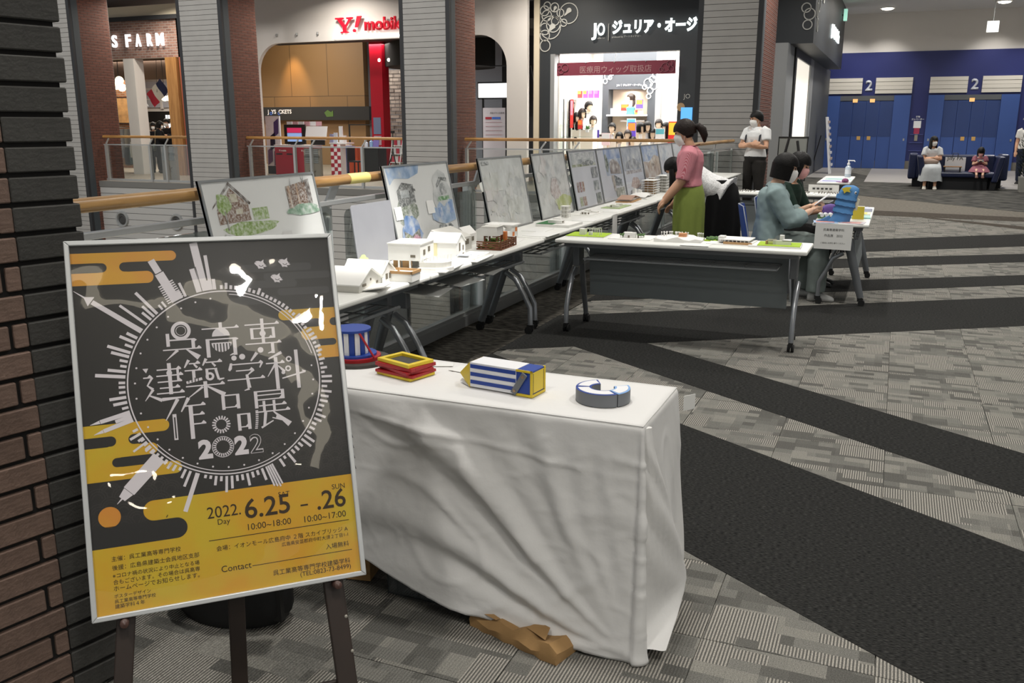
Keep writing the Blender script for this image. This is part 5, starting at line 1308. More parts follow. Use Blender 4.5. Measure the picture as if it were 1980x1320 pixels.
# 4 gable with deck
t = model('tall white gable house with sunlit side and a long flat deck', (-2.58, 5.06, ZT), R(6))
MB().gable(-.12, .08, -.08, .08, 0, .105, .155).build('walls', MW, t); roof_plates(t, -.12, .08, -.08, .08, .105, .155, over=.006)
part(t, 'window', MOP, (.08, .083, -.035, -.015, .05, .10), (.08, .083, .03, .045, .05, .08), (.08, .083, .03, .05, .015, .03)); part(t, 'shutter', mat('model_cream', '#d8d0a8', rough=.7), (-.10, -.05, -.084, -.08, .02, .10))
part(t, 'deck', MW, (.08, .22, -.13, .17, 0, .022), (.10, .21, -.10, .10, .022, .03)); part(t, 'deck_pattern', mat('model_grey', '#a9adb5', rough=.8), (.09, .17, -.12, -.04, .031, .034)); part(t, 'base', MW, (-.15, .24, -.15, .19, -.0001, .005))
t = model('white shed with a grey sloping roof plane in front of the watercolour board', (-2.73, 5.25, ZT), 0)
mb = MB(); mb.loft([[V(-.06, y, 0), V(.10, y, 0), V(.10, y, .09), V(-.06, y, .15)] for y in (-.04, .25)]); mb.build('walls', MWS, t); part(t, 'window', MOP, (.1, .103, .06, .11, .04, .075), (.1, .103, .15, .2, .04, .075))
# 5 garden model
t = model('model with a walnut fence, green planting and a white box house', (-2.50, 5.63, ZT), R(4))
part(t, 'base', MBRN, (-.09, .09, -.16, .16, 0, .008))
f = MB()
for z in (.02, .034, .048):
    f.bx(.084, .09, -.16, .16, z, z + .009); f.bx(-.09, .09, -.16, -.154, z, z + .009); f.bx(-.09, .09, .154, .16, z, z + .009)
for k in range(7): f.bx(.083, .091, -.16 + .052 * k, -.152 + .052 * k, 0, .062)
f.build('fence', MBRN, t)
part(t, 'house', MW, (-.08, .03, -.08, .05, .085, .145)); part(t, 'house_roof', MWS, (-.085, .035, -.085, .055, .145, .149)); part(t, 'stilts', MBRN, (-.07, -.06, -.07, -.06, 0, .09), (.02, .03, -.07, -.06, 0, .09), (.02, .03, .035, .045, 0, .13), (-.07, -.06, .03, .04, 0, .09)); part(t, 'orange_wall', MORG, (.0, .04, .07, .11, .03, .10))
mb = MB(); rnd = random.Random(5)
for k in range(34): mb.ell((rnd.uniform(-.08, .075), rnd.uniform(-.15, .15), rnd.uniform(.012, .05)), (.013, .013, .012), 7, 5)
mb.build('planting', mat('model_planting', '#5f7434', rough=.9, noise_amt=.4, nscale=40), t)['kind'] = 'stuff'
# 6 white group with orange
t = model('white gabled model group with orange openings at the corner of the row', (-2.68, 5.98, ZT), 0)
MB().gable(-.10, .06, -.10, .10, 0, .08, .12, 'y').build('walls', MW, t); part(t, 'flat_wing', MW, (-.08, .10, .10, .22, 0, .10), (.06, .10, -.10, .1, 0, .06)); part(t, 'orange_opening', MORG, (.1, .104, .12, .15, .02, .05), (.1, .104, .17, .2, .05, .08), (.1, .104, -.07, -.03, .015, .045)); part(t, 'window', MOP, (-.03, .0, -.104, -.10, .03, .05)); part(t, 'upper_slab', MW, (-.12, .12, .08, .24, .10, .106))
t = model('small plain white gable house behind the fenced garden model', (-2.76, 5.68, ZT), 0); MB().gable(-.06, .05, -.10, .07, 0, .08, .13, 'y').build('walls', MW, t); part(t, 'window', MOP, (.05, .053, -.03, .02, .03, .06))
# 7 green board beyond the corner
t = model('white raised board with dark green turf and a tiny white house past the corner', (-2.57, 7.09, ZT), R(-2))
part(t, 'base', MW, (-.15, .15, -.16, .16, 0, .022)); part(t, 'turf', MGRN, (-.148, .0, -.158, .02, .022, .025), (-.15, -.09, .02, .15, .022, .025)); part(t, 'house', MW, (-.07, .05, -.08, .0, .024, .05), (-.05, .02, -.02, .04, .024, .062)); part(t, 'window', MOP, (.05, .052, -.06, -.03, .03, .043))
def blocks(label, loc, rz, seed, n, ext, hmax, m=MW, base=None, basem=MW, trees=0):
    t = model(label, loc, rz); rnd = random.Random(seed)
    if base: part(t, 'base', basem, (-base[0], base[0], -base[1], base[1], 0, base[2]))
    z = base[2] if base else 0
    for k in range(n):
        x, y = rnd.uniform(-ext[0], ext[0]), rnd.uniform(-ext[1], ext[1]); w_, d_ = rnd.uniform(.012, .03), rnd.uniform(.012, .03); hh = rnd.uniform(.3, 1) * hmax
        MB().bx(x - w_, x + w_, y - d_, y + d_, z, z + hh).build('house', m, t)
    op = MB()
    for k in range(max(2, n // 2)):
        x, y = rnd.uniform(-ext[0], ext[0]), -ext[1] - .02; op.bx(x, x + .012, y, y + .004, z + .004, z + .02)
    op.build('openings', MOP, t)['kind'] = 'stuff'
    if trees:
        tr = MB()
        for k in range(trees):
            x, y = rnd.uniform(-ext[0] * 1.7, ext[0] * 1.7), rnd.uniform(-ext[1] * 1.3, ext[1] * 1.3); tr.tube([(x, y, z), (x, y, z + .018)], .0015, 5); tr.ell((x, y, z + .022), (.008, .008, .009), 7, 5)
        tr.build('model_trees', mat('model_tree_green', '#5d7a4e', rough=.9), t)['kind'] = 'stuff'
    return t
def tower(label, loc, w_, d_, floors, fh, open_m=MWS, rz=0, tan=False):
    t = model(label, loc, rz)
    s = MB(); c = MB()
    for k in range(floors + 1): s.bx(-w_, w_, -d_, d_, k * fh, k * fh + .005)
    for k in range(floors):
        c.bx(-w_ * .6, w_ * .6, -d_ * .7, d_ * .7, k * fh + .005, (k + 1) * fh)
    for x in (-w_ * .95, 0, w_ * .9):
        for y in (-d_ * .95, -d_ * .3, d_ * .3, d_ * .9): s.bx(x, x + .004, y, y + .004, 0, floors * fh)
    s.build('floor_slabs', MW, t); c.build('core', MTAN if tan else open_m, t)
    return t
tower('small stacked white cube model before the thumbnail board', (-2.74, 7.72, ZT), .035, .045, 3, .034)
blocks('low white block model with green patches in the row middle', (-2.66, 8.15, ZT), 0, 4, 7, (.05, .12), .035, base=(.09, .2, .004))
blocks('white houses on a pale green board in front of the courtyard board', (-2.62, 8.95, ZT), 0, 5, 6, (.05, .12), .03, base=(.10, .22, .006), basem=mat('model_pale_green', '#9fb082', rough=.85))
t = model('brown and white shallow roofed model on the row table', (-2.70, 9.7, ZT), R(3)); part(t, 'base', MTAN, (-.09, .09, -.25, .25, 0, .012)); roof_plates(t, -.07, .07, -.22, .20, .03, .06, m=mat('model_rose_brown', '#a88876', rough=.7)); part(t, 'walls', MW, (-.06, .06, -.2, .18, .012, .035))
t = model('white curved shell roof model on the row table', (-2.70, 10.25, ZT), 0)
mb = MB(); rows = []
for i in range(9):
    y = -.22 + .055 * i; rows.append([V(x, y, .012 + .045 * math.sin(PI * (i + .6) / 9.4) * (1 - (x / .12) ** 2 * .5)) for x in (-.1, -.05, 0, .05, .1)] + [V(x, y, .006 + .045 * math.sin(PI * (i + .6) / 9.4) * (1 - (x / .12) ** 2 * .5)) for x in (.1, .05, 0, -.05, -.1)])
mb.loft(rows); mb.build('shell_roof', MW, t, smooth=50); part(t, 'base', MW, (-.13, .13, -.26, .26, 0, .006)); part(t, 'pillar', MW, (-.09, -.08, -.1, -.09, 0, .03), (.08, .09, .1, .11, 0, .03), (.08, .09, -.1, -.09, 0, .03))
tower('wide multi storey white slab tower model, left of the pair by the bending woman', (-2.73, 10.78, ZT), .08, .15, 6, .028, tan=True)
tower('tallest white slab tower model with balconies under the bending woman', (-2.66, 11.18, ZT), .07, .13, 6, .034)
tower('tan cored tower model between the two white slab towers', (-2.78, 11.02, ZT), .04, .05, 6, .03, tan=True)
tower('white tower model nearest the face of the bending woman', (-2.66, 11.55, ZT), .06, .10, 4, .034, tan=True)
blocks('cluster of small white houses before the hazy building board', (-2.80, 10.42, ZT), 0, 9, 8, (.03, .1), .10)
for k, (x, y, w_, d_, rz) in enumerate(((-2.55, 6.03, .15, .21, .1), (-2.48, 6.45, .21, .30, 0), (-2.62, 6.72, .2, .25, .05), (-2.50, 7.62, .2, .28, .05), (-2.52, 8.5, .15, .21, 0), (-2.55, 9.35, .15, .21, .1), (-2.54, 3.45, .2, .25, 0))):
    tag(MB().bc((0, 0, .0012), (w_, d_, .002), rz=rz).build('explanation_sheet', mat('sheet_white', '#dededb', rough=.7)), ['sheet beside the fenced garden model', 'large sheet at the row corner by the lime board', 'sheet between corner and dark green board', 'sheet past the dark green turf board', 'sheet before the thumbnail board', 'sheet before the courtyard photograph board', 'sheet left of the low gable house'][k] + ', white', 'sheet').location = (x, y, ZT)
# strips of paper hung on the row
for k, (x, y, w_, z0) in enumerate(((-2.4065, 8.10, .15, .40), (-2.4265, 10.72, .22, .30))):
    t = tag(MB().bx(0, .003, 0, w_, z0, .722).build('paper_strip', mat('sheet_white', '#dededb', rough=.7)), ['long paper strip hanging from the row table middle', 'paper strip hanging from the row table beside the red shirted woman'][k], 'paper strip'); t.location = (x, y, 0)
for k, (x, y, a) in enumerate(((-2.50, 4.62, .2), (-2.49, 5.0, -.1), (-2.52, 5.45, .15))):
    t = tag(MB().bc((0, 0, 0), (.22, .30, .004), rz=a, ry=R(5)).build('stored_sheet', mat('sheet_grey', '#b4b5b2', rough=.7)), ['stored sheet under the tall flat roofed model', 'stored sheet under the gable house with deck', 'folded stored sheet under the fenced garden model'][k] + ' on the wire rack', 'sheet'); t.location = (x, y, .588)

# ---- front table models
t = model('lime turf board with a white frame house at the left of the cross table', (-2.13, 6.52, ZT), R(3))
part(t, 'base', MW, (-.14, .16, -.13, .13, 0, .006)); part(t, 'turf', MLIME, (-.138, .158, -.128, .128, .006, .010)); part(t, 'wall_block', MW, (-.05, -.01, -.06, .0, .01, .055), (.02, .05, -.06, -.03, .01, .035))
fb = MB()
for x in (-.01, .03, .07, .105):
    for y in (-.06, .0): fb.bx(x, x + .004, y, y + .004, .01, .06)
fb.bx(-.01, .11, -.06, -.056, .056, .06).bx(-.01, .11, .0, .004, .056, .06); fb.build('open_frame', MW, t)
blocks('white board with block houses and green trees, second on the cross table', (-1.77, 6.50, ZT), R(2), 11, 7, (.05, .04), .045, base=(.16, .12, .005), trees=22)
t = model('white terraced landscape model with an orange house at the middle of the cross table', (-1.41, 6.48, ZT), R(4))
mb = MB(); rows = []
for i in range(9):
    x = -.17 + .0425 * i; rows.append([V(x, y, 0 if e else .03 - .012 * abs(i - 4) / 4 + .010 * math.sin(i * 1.7 + y * 40)) for y, e in ((-.12, 1), (-.12, 0), (-.04, 0), (.04, 0), (.12, 0), (.12, 1))])
mb.loft(rows); mb.build('landscape', MW, t); part(t, 'orange_house', mat('model_peach', '#d39a70', rough=.7), (-.005, .05, -.02, .03, .03, .055), (.0, .03, -.07, -.03, .02, .035)); tr = MB(); rnd = random.Random(8)
for k in range(24):
    x, y = rnd.uniform(-.15, .16), rnd.uniform(.05, .11); tr.tube([(x, y, .02), (x, y, .048)], .002, 5); tr.ell((x, y, .05), (.006, .006, .006), 6, 4)
tr.build('model_trees', MW, t)['kind'] = 'stuff'
t = model('low green hedge model board right of the terraced landscape', (-1.17, 6.60, ZT), 0); part(t, 'base', MLIME, (-.07, .06, -.07, .07, 0, .006)); mb = MB(); rnd = random.Random(9)
for k in range(20): mb.ell((rnd.uniform(-.06, .05), rnd.uniform(-.06, .06), .014), (.013, .012, .012), 7, 5)
mb.build('hedge', mat('model_tree_green', '#5d7a4e', rough=.9), t)['kind'] = 'stuff'
t = model('white stacked floor model with a brown front edge on the cross table', (-1.02, 6.49, ZT), R(-3)); part(t, 'base', MW, (-.17, .17, -.13, .13, 0, .005)); part(t, 'brown_front', MTAN, (-.05, .15, -.115, -.11, .005, .022)); part(t, 'slab', MW, (-.05, .15, -.11, .1, .012, .018), (-.09, .13, -.09, .11, .03, .036)); mb = MB()
for k in range(8): mb.bx(-.08 + .028 * k, -.072 + .028 * k, -.08, -.072, .018, .03)
mb.build('columns', MW, t); part(t, 'side_block', MW, (-.10, -.06, -.06, .02, .012, .052)); part(t, 'window', MOP, (-.095, -.075, -.062, -.06, .028, .034))
t = model('lime board with a see through house at the right end of the cross table', (-.72, 6.45, ZT), R(2)); part(t, 'base', MW, (-.18, .17, -.12, .12, 0, .012)); part(t, 'turf', MLIME, (-.12, .165, -.115, .115, .012, .016)); part(t, 'wall_block', MW, (-.02, .10, -.05, -.03, .016, .045), (.02, .05, .0, .04, .016, .075), (.04, .1, -.05, .05, .04, .045)); part(t, 'glazed_block', glass_mat('model_acrylic', (.93, .9, .82), .05, body='#d8cfae', body_amt=.35), (-.06, .0, -.05, .03, .016, .045)); part(t, 'timber_wall', MTAN, (-.07, -.055, -.05, -.02, .016, .04))
tag(MB().bc((0, 0, .0012), (.2, .28, .002)).build('explanation_sheet', mat('sheet_white', '#dededb', rough=.7)), 'white sheet under the stacked floor model on the cross table', 'sheet').location = (-1.25, 6.36, ZT)

# ---- reception, back and sanitiser tables
sgn = thing('hanging_notice', 'white notice with three printed lines hung on the near end of the reception table', 'notice', (-.44, 8.142, 0))
MB().bc((0, 0, .608), (.305, .003, .222), ry=R(1)).build('sheet', mat('sheet_white', '#dededb', rough=.7), sgn)
INKD = mat('print_ink', '#2a2a28', rough=.6)
for s, z, w_ in (('呉高専建築学科', .655, .17), ('作品展　2022', .605, .15), ('ご自由にお持ち帰りください', .545, .20)):
    text(s, INKD, sgn, face_frame((0, -.003, z), (1, 0, 0), (0, 0, 1)), width=w_, align='CENTER')
FISHB = mat('fish_blue', '#4f86bd', rough=.7, noise_amt=.08, nscale=8)
FISHD = mat('fish_dark_blue', '#2b4a78', rough=.7)
fi = thing('paper_fish', 'standing blue paper fish with yellow patch on the reception table', 'paper fish', (-.41, 8.33, ZT + .004), R(2))
fprof = [(0, -.105, .085, .055), (.03, -.075, .092, .058), (.06, -.058, .10, .060), (.10, -.050, .108, .060), (.14, -.046, .116, .058), (.18, -.040, .122, .056), (.22, -.032, .132, .052), (.26, -.020, .142, .045), (.285, -.008, .138, .036), (.305, .010, .110, .022), (.312, .03, .09, .010)]
sup = lambda q: (math.copysign(abs(math.cos(q)) ** .7, math.cos(q)), math.copysign(abs(math.sin(q)) ** .7, math.sin(q)))
m = MB(); m.loft([[V((a_ + b_) / 2 + (b_ - a_) / 2 * sup(2 * PI * q / 28)[0], ry * sup(2 * PI * q / 28)[1], z) for q in range(28)] for z, a_, b_, ry in fprof]); m.build('body', FISHB, fi, smooth=40)
for k, z in enumerate((.075, .135, .19)):
    i_ = min(range(len(fprof)), key=lambda j: abs(fprof[j][0] - z)); _, a_, b_, ry = fprof[i_]
    m = MB(); m.loft([[V((a_ + b_) / 2 + ((b_ - a_) / 2 + o) * sup(2 * PI * q / 56)[0], (ry + o) * sup(2 * PI * q / 56)[1], z + dz + .10 * (.5 - q2) * .28 + .006 * abs(math.sin(q * .9))) for q in range(56) for q2 in (((sup(2 * PI * q / 56)[0]) + 1) / 2,)] for o, dz in ((.001, .03), (.006, .002), (.007, -.004), (.001, -.006))], cap=False); m.build('scale_row', FISHB, fi, smooth=30)
    m = MB(); m.loft([[V((a_ + b_) / 2 + ((b_ - a_) / 2 + o) * sup(2 * PI * q / 56)[0], (ry + o) * sup(2 * PI * q / 56)[1], z - .004 + dz + .10 * (.5 - q2) * .28 + .006 * abs(math.sin(q * .9))) for q in range(56) for q2 in (((sup(2 * PI * q / 56)[0]) + 1) / 2,)] for o, dz in ((.0074, .0015), (.0074, -.004))], cap=False); m.build('scale_edge', FISHD, fi)
m = MB(); m.prism([(-.06, 0), (-.19, .0), (-.15, .012), (-.09, .045)], .06, face_frame((0, .03, .0), (1, 0, 0), (0, 0, 1))); m.build('tail_fin', FISHB, fi)
m = MB(); m.ell((.112, -.042, .250), (.010, .006, .012), 10, 6); m.build('eye_white', WPRINT, fi, smooth=60); m = MB(); m.ell((.115, -.046, .250), (.006, .004, .007), 10, 6); m.build('eye', BLK, fi, smooth=60)
m = MB(); m.prism([(-.005, .285), (.03, .298), (.075, .300), (.06, .275), (.07, .255), (.04, .262), (.02, .245), (.012, .265)], .012, face_frame((.0, -.050, 0), (1, 0, 0), (0, 0, 1))); m.build('yellow_patch', mat('fish_yellow', '#d8c23a', rough=.7), fi)
m = MB(); m.prism([(.11, .10), (.135, .10), (.15, .19), (.135, .20)], .05, face_frame((0, .03, 0), (1, 0, 0), (0, 0, 1))); m.build('belly_strip', mat('fish_cream', '#d8d3b8', rough=.7), fi)
t = thing('paper_fish', 'purple paper fish lying behind the blue one on the reception table', 'paper fish', (-.53, 8.95, ZT + .003), R(60))
m = MB(); m.loft([[V(x, ry * math.sin(2 * PI * q / 12), .05 + rz_ * math.cos(2 * PI * q / 12)) for q in range(12)] for x, ry, rz_ in ((-.12, .01, .02), (-.08, .04, .045), (0, .06, .05), (.08, .04, .04), (.12, .005, .03))]); m.build('body', mat('fish_purple', '#5a3f86', rough=.7), t, smooth=50); m = MB(); m.prism([(.10, 0), (.19, .06), (.19, -.06)], .02, z=.045); m.build('tail_fin', mat('fish_purple', '#5a3f86'), t)
def flat(name, label, cat, x, y, w_, d_, rz, c, h_=.003, zz=ZT, second=None):
    t = thing(name, label, cat, (x, y, zz), rz)
    MB().bx(-w_ / 2, w_ / 2, -d_ / 2, d_ / 2, 0, h_).build('sheet', mat('flat_' + c.strip('#'), c, rough=.5), t)
    if second: MB().bx(-w_ * .4, w_ * .35, -d_ * .35, d_ * .3, h_, h_ + .0006).build('picture', mat('flat_' + second.strip('#'), second, rough=.5, noise_amt=.3, nscale=25), t)
    return t
flat('leaflet', 'pale blue leaflet under the tail of the blue paper fish', 'leaflet', -.52, 8.26, .2, .22, .1, '#9fb8d8', second='#c98a80')
flat('leaflet', 'pink and blue leaflet at the near end of the reception table', 'leaflet', -.30, 8.26, .2, .2, -.1, '#c9c2cc', second='#d39a96')
flat('leaflet', 'mint green leaflet stack at right of the reception table', 'leaflet', -.26, 8.78, .18, .25, .05, '#9fcac4', .012)
flat('leaflet', 'yellow and white leaflet pile at the far right of the reception table', 'leaflet', -.27, 9.15, .18, .25, 0, '#d8d8c0', .008, second='#c9c23a')
flat('leaflet', 'pale lilac booklet standing pile behind the mint leaflets', 'leaflet', -.28, 9.48, .18, .22, .2, '#c4c8dc', .03)
fo = thing('folded_card', 'small folded yellow and white card beside the blue paper fish', 'card', (-.27, 8.56, ZT)); MB().bc((0, 0, .06), (.10, .006, .12), rx=R(18)).build('front', mat('fish_yellow', '#d8c23a'), fo); MB().bc((0, .05, .06), (.10, .006, .12), rx=R(-18)).build('back', WPRINT, fo)
tp = thing('roll_box', 'small green and white box with round rolls before the seated pair', 'box', (-.52, 8.60, ZT), R(15)); MB().bx(-.09, .09, -.04, .04, 0, .035).build('box', mat('roll_green', '#5d8a5a', rough=.6), tp)
for k in range(4): MB().tube([(-.065 + .043 * k, -.045, .03), (-.065 + .043 * k, .045, .03)], .018, 12).build('roll', WPRINT, tp, smooth=50)
for k, (x, y, a) in enumerate(((-2.0, 11.62, 0), (-1.7, 11.65, .05), (-1.05, 11.62, 0), (-.72, 11.66, -.04))):
    t = thing('figure_board', ['white board of small figures at the left end of the back table', 'white board of small figures second on the back table', 'white board of small figures behind the dark green shirt', 'white board of small figures at the right end of the back table'][k], 'model', (x, y, ZT), a)
    MB().bx(-.15, .15, -.16, .14, 0, .008).build('base', MW, t)
    m = MB(); rnd = random.Random(20 + k)
    for q in range(14):
        px_, py_ = -.12 + .035 * (q % 7) + rnd.uniform(-.008, .008), -.08 + .1 * (q // 7)
        m.bx(px_ - .008, px_ + .008, py_ - .006, py_ + .006, .008, rnd.uniform(.02, .035))
    m.build('figures', mat('figure_grey', '#8d8a84', rough=.8), t)['kind'] = 'stuff'
bd = thing('white_card', 'white card leaning at the back of the back table', 'card', (-.80, 11.82, ZT)); MB().bc((0, 0, .05), (.36, .004, .10), rx=R(12)).build('card', MW, bd)
for k in range(5): MB().bx(-.13 + .05 * k, -.10 + .05 * k, -.012, -.006, .04, .06).build('small_mark', INKD, bd)
sb = thing('sanitiser_bottle', 'clear hand sanitiser bottle with a white long spout pump on the far table', 'bottle', (-.70, 15.55, ZT), R(-20))
MB().lathe([(.045, 0), (.048, .01), (.048, .15), (.03, .175), (.018, .185), (.018, .20)], n=20).build('bottle', mat('bottle_clear', '#b9c6d2', rough=.15), sb, smooth=50); MB().lathe([(.024, .195), (.024, .22), (.01, .225), (.008, .26)], n=14).build('collar', WPRINT, sb, smooth=40); MB().tube([(-.015, 0, .262), (.09, 0, .262), (.10, 0, .245)], .008, 8).build('pump_spout', WPRINT, sb, smooth=50); MB().lathe([(.0485, .05), (.0485, .12)], n=20).build('label', mat('label_white', '#dfe3ea', rough=.5), sb, smooth=50)
flat('leaflet', 'teal leaflet row across the far table', 'leaflet', -.80, 14.9, .38, .25, 0, '#9cc9c6', second='#6fb0b0')
flat('leaflet', 'violet and white picture leaflet at the near end of the far table', 'leaflet', -.86, 14.35, .34, .3, 0, '#c6c4de', second='#6a6fb8')
flat('leaflet', 'red and purple leaflet at the near right corner of the far table', 'leaflet', -.69, 14.12, .16, .18, .3, '#8d4a78', .006)
pb_ = tag(MB().lathe([(.0, 0), (.04, .0), (.05, .022), (.032, .05), (0, .058)], n=14).build('yarn_ball', mat('yarn_mixed', '#8a5078', rough=.9, noise_amt=.4, nscale=30), smooth=60), 'small pink and purple ball on the far table near corner', 'ball'); pb_.location = (-.66, 14.05, ZT + .006)
# ------------------------------------------------------------------ cloth covered table
CX0, CX1, CY0, CY1, CZ = -2.30, -.575, 2.30, 2.725, .732
tt = thing('covered_table', 'folding table hidden beneath the white cloth in the foreground', 'table', ((CX0 + CX1) / 2, (CY0 + CY1) / 2, 0), 0)
hx, hy = (CX1 - CX0) / 2 - .012, (CY1 - CY0) / 2 - .012
MB().bx(-hx, hx, -hy, hy, CZ - .035, CZ - .006).build('tabletop', TOPW, tt)
for sx in (-1, 1):
    for sy in (-1, 1): MB().tube([(sx * (hx - .08), sy * (hy - .06), 0), (sx * (hx - .08), sy * (hy - .06), CZ - .035)], .014, 10).build('leg', TUBEG, tt, smooth=50)
CLOTH = mat('cotton_cloth', '#d9d8d6', rough=.9, spec=.15, bump=.12, bscale=35)
def cloth():
    # perimeter path: front left -> front right -> corner -> right side -> corner -> back
    path = []
    nf = 150
    for i in range(nf): path.append((CX0 + (CX1 - .012 - CX0) * i / (nf - 1), CY0, 0, -1, 'f', i / (nf - 1)))
    for i in range(1, 8): a = -90 + 90 * i / 8; path.append((CX1 - .012 + .012 * math.cos(R(a)), CY0 + .012 + .012 * math.sin(R(a)), math.cos(R(a)), math.sin(R(a)), 'c', i / 8))
    ns = 44
    for i in range(ns): path.append((CX1, CY0 + .012 + (CY1 - CY0 - .024) * i / (ns - 1), 1, 0, 's', i / (ns - 1)))
    for i in range(1, 8): a = 90 * i / 8; path.append((CX1 - .012 + .012 * math.cos(R(a)), CY1 - .012 + .012 * math.sin(R(a)), math.cos(R(a)), math.sin(R(a)), 'd', i / 8))
    nb = 60
    for i in range(nb): path.append((CX1 - .012 - (CX1 - .012 - CX0) * i / (nb - 1), CY1, 0, 1, 'b', i / (nb - 1)))
    hemf = [(CX0, .30), (-1.75, .235), (-1.48, .155), (-1.31, .092), (-1.17, .052), (-1.0, .046), (-.9, .035), (-.78, .015), (-.66, .004), (-.575, .004)]
    def interp(x, tab):
        for (a, b), (c, d) in zip(tab, tab[1:]):
            if x <= c: return b + (d - b) * max(0, (x - a)) / (c - a)
        return tab[-1][1]
    K = 84
    cols = []
    for (x, y, nx, ny, k, t) in path:
        if k == 'f': hem = interp(x, hemf)
        elif k == 'c': hem = .004
        elif k == 's': hem = .004 + .05 * t + .02 * math.sin(5 * t)
        elif k == 'd': hem = .06
        else: hem = .10
        col = []
        for j in range(K + 1):
            s = j / K
            z = CZ - (CZ - hem) * s
            down = CZ - z
            ramp = min(1, down / .10)
            o = 0
            if k in 'fc':
                # long diagonal folds pulled towards the bottom right corner
                px_, pz = -.585, .02
                dx, dz = px_ - x, z - pz
                ang_ = math.atan2(dz, max(dx, 1e-3)); dist = math.hypot(dx, dz)
                env = min(1, dist / .45) * ramp
                fall = max(0, min(1, (dx - .02) / .35))
                wl = noise.noise(V(x * 2.3, 3.1, z * 2.0)) * .10
                o += env * fall * (.011 * math.sin(ang_ * 17 + 1.2 + wl * 22) + .006 * math.sin(ang_ * 33 + 2.6 + wl * 34) + .012 * max(0, math.sin(ang_ * 10.5 + .4 + wl * 8)) ** 2)
                o += env * .010 * noise.noise(V(ang_ * 7, dist * 1.6, 5.5))
                # crease lines
                cr_ = abs(noise.noise(V(x * 4 + z * 3.1, 7.7, z * 5 - x * 2)))
                o += ramp * .013 * (.5 - min(.5, cr_ * 3.4))
                cr2 = abs(noise.noise(V(x * 9 - z * 8, 1.7, z * 9 + x * 5)))
                o += ramp * .006 * (.4 - min(.4, cr2 * 3.2))
                cr3 = abs(noise.noise(V(x * 16 + z * 5, 4.4, z * 17)))
                o += ramp * .003 * (.4 - min(.4, cr3 * 3))
                # horizontal fold just below the table edge
                zf = .655 - .09 * (x + 1.45) / .9
                o += .006 * math.exp(-((z - zf) / .009) ** 2) * (1 if -1.5 < x < -.75 else .3)
                o += .02 * s * s
                o += .03 * fall * (1 - fall) * s
            if k == 'c':
                o += .012 * s + .03 * math.sin(PI * t) * s * (1 - s) * 2
            if k in 'sd':
                tt_ = t if k == 's' else 1
                fold = math.exp(-((tt_ - .30 - .45 * s) / .13) ** 2)
                o += ramp * (.045 * s * fold * (1.0 - .6 * s) + .012 * math.sin(9 * tt_ + 6 * s) * s + .008 * (.5 - min(.5, 3 * abs(noise.noise(V(y * 6, z * 5, 2.2))))))
                o += .035 * tt_ * math.sin(min(1, s * 1.1) * PI * .55)
                o -= .03 * max(0, .25 - tt_) * 4 * math.sin(PI * s) * .6
            if k == 'b':
                o += ramp * (.02 * math.sin(t * 30) * s)
            edge = .010 * (1 - min(1, down / .012)) 
            col.append(V(x + nx * (o - edge * .6), y + ny * (o - edge * .6), z))
        cols.append(col)
    mb = MB()
    # the spare corner cloth hangs as a folded ear down the right end
    ear = []
    for i in range(25):
        t = i / 24; z = CZ - .012 - (CZ - .06) * t
        reach = .045 + .06 * t + .30 * max(0, t - .08) ** 1.1
        if t > .84: reach *= max(.05, 1 - ((t - .84) / .16) ** 2.2)
        wd = .012 + .028 * math.sin(PI * min(1, t * 1.05))
        a0 = V(CX1 - .030 + .012 * t, CY0 + .022 - .012 * t, z); a1 = V(CX1 + .010 + .075 * t, CY0 + reach, z - .0 * t)
        mid = (a0 + a1) / 2; d_ = (a1 - a0) / 2; nrm = V(d_.y, -d_.x, 0).normalized()
        ear.append([mid + d_ * math.cos(2 * PI * q / 28) + nrm * (wd * math.sin(2 * PI * q / 28) * (1 + .2 * math.sin(3 * t * 6 + q))) for q in range(28)])
    mb.loft(ear)
    mb.loft(cols, cap=False, closed=False)
    n = K + 1
    ring = [cols[i][0] for i in range(len(cols))]
    # top: fan of strips from front to back with slight softness
    nf_, top = 60, []
    for i in range(nf_ + 1):
        row = []
        for j in range(17):
            x = CX0 + (CX1 - CX0) * i / nf_; y = CY0 + (CY1 - CY0) * j / 16
            x = min(x, CX1 - .004); y = min(max(y, CY0 + .004), CY1 - .004)
            row.append(V(x, y, CZ + .0012 * noise.noise(V(x * 5, y * 7, 0)) + .0006))
        top.append(row)
    mb.loft(top, cap=False, closed=False)
    return mb
cl = cloth().build('table_cloth', CLOTH, None, smooth=75)
tag(cl, 'long white cotton cloth draped with diagonal folds over the foreground table', 'tablecloth')
sd = cl.modifiers.new('thick', 'SOLIDIFY'); sd.thickness = .0015; sd.offset = -1
ct = tag(MB().bc((0, 0, 0), (.002, .05, .05), rz=R(-35)).build('taped_sheet', mat('sheet_white', '#dededb', rough=.7)), 'small white sheet sticking out behind the far right cloth corner', 'sheet'); ct.location = (-.548, 2.775, .67)

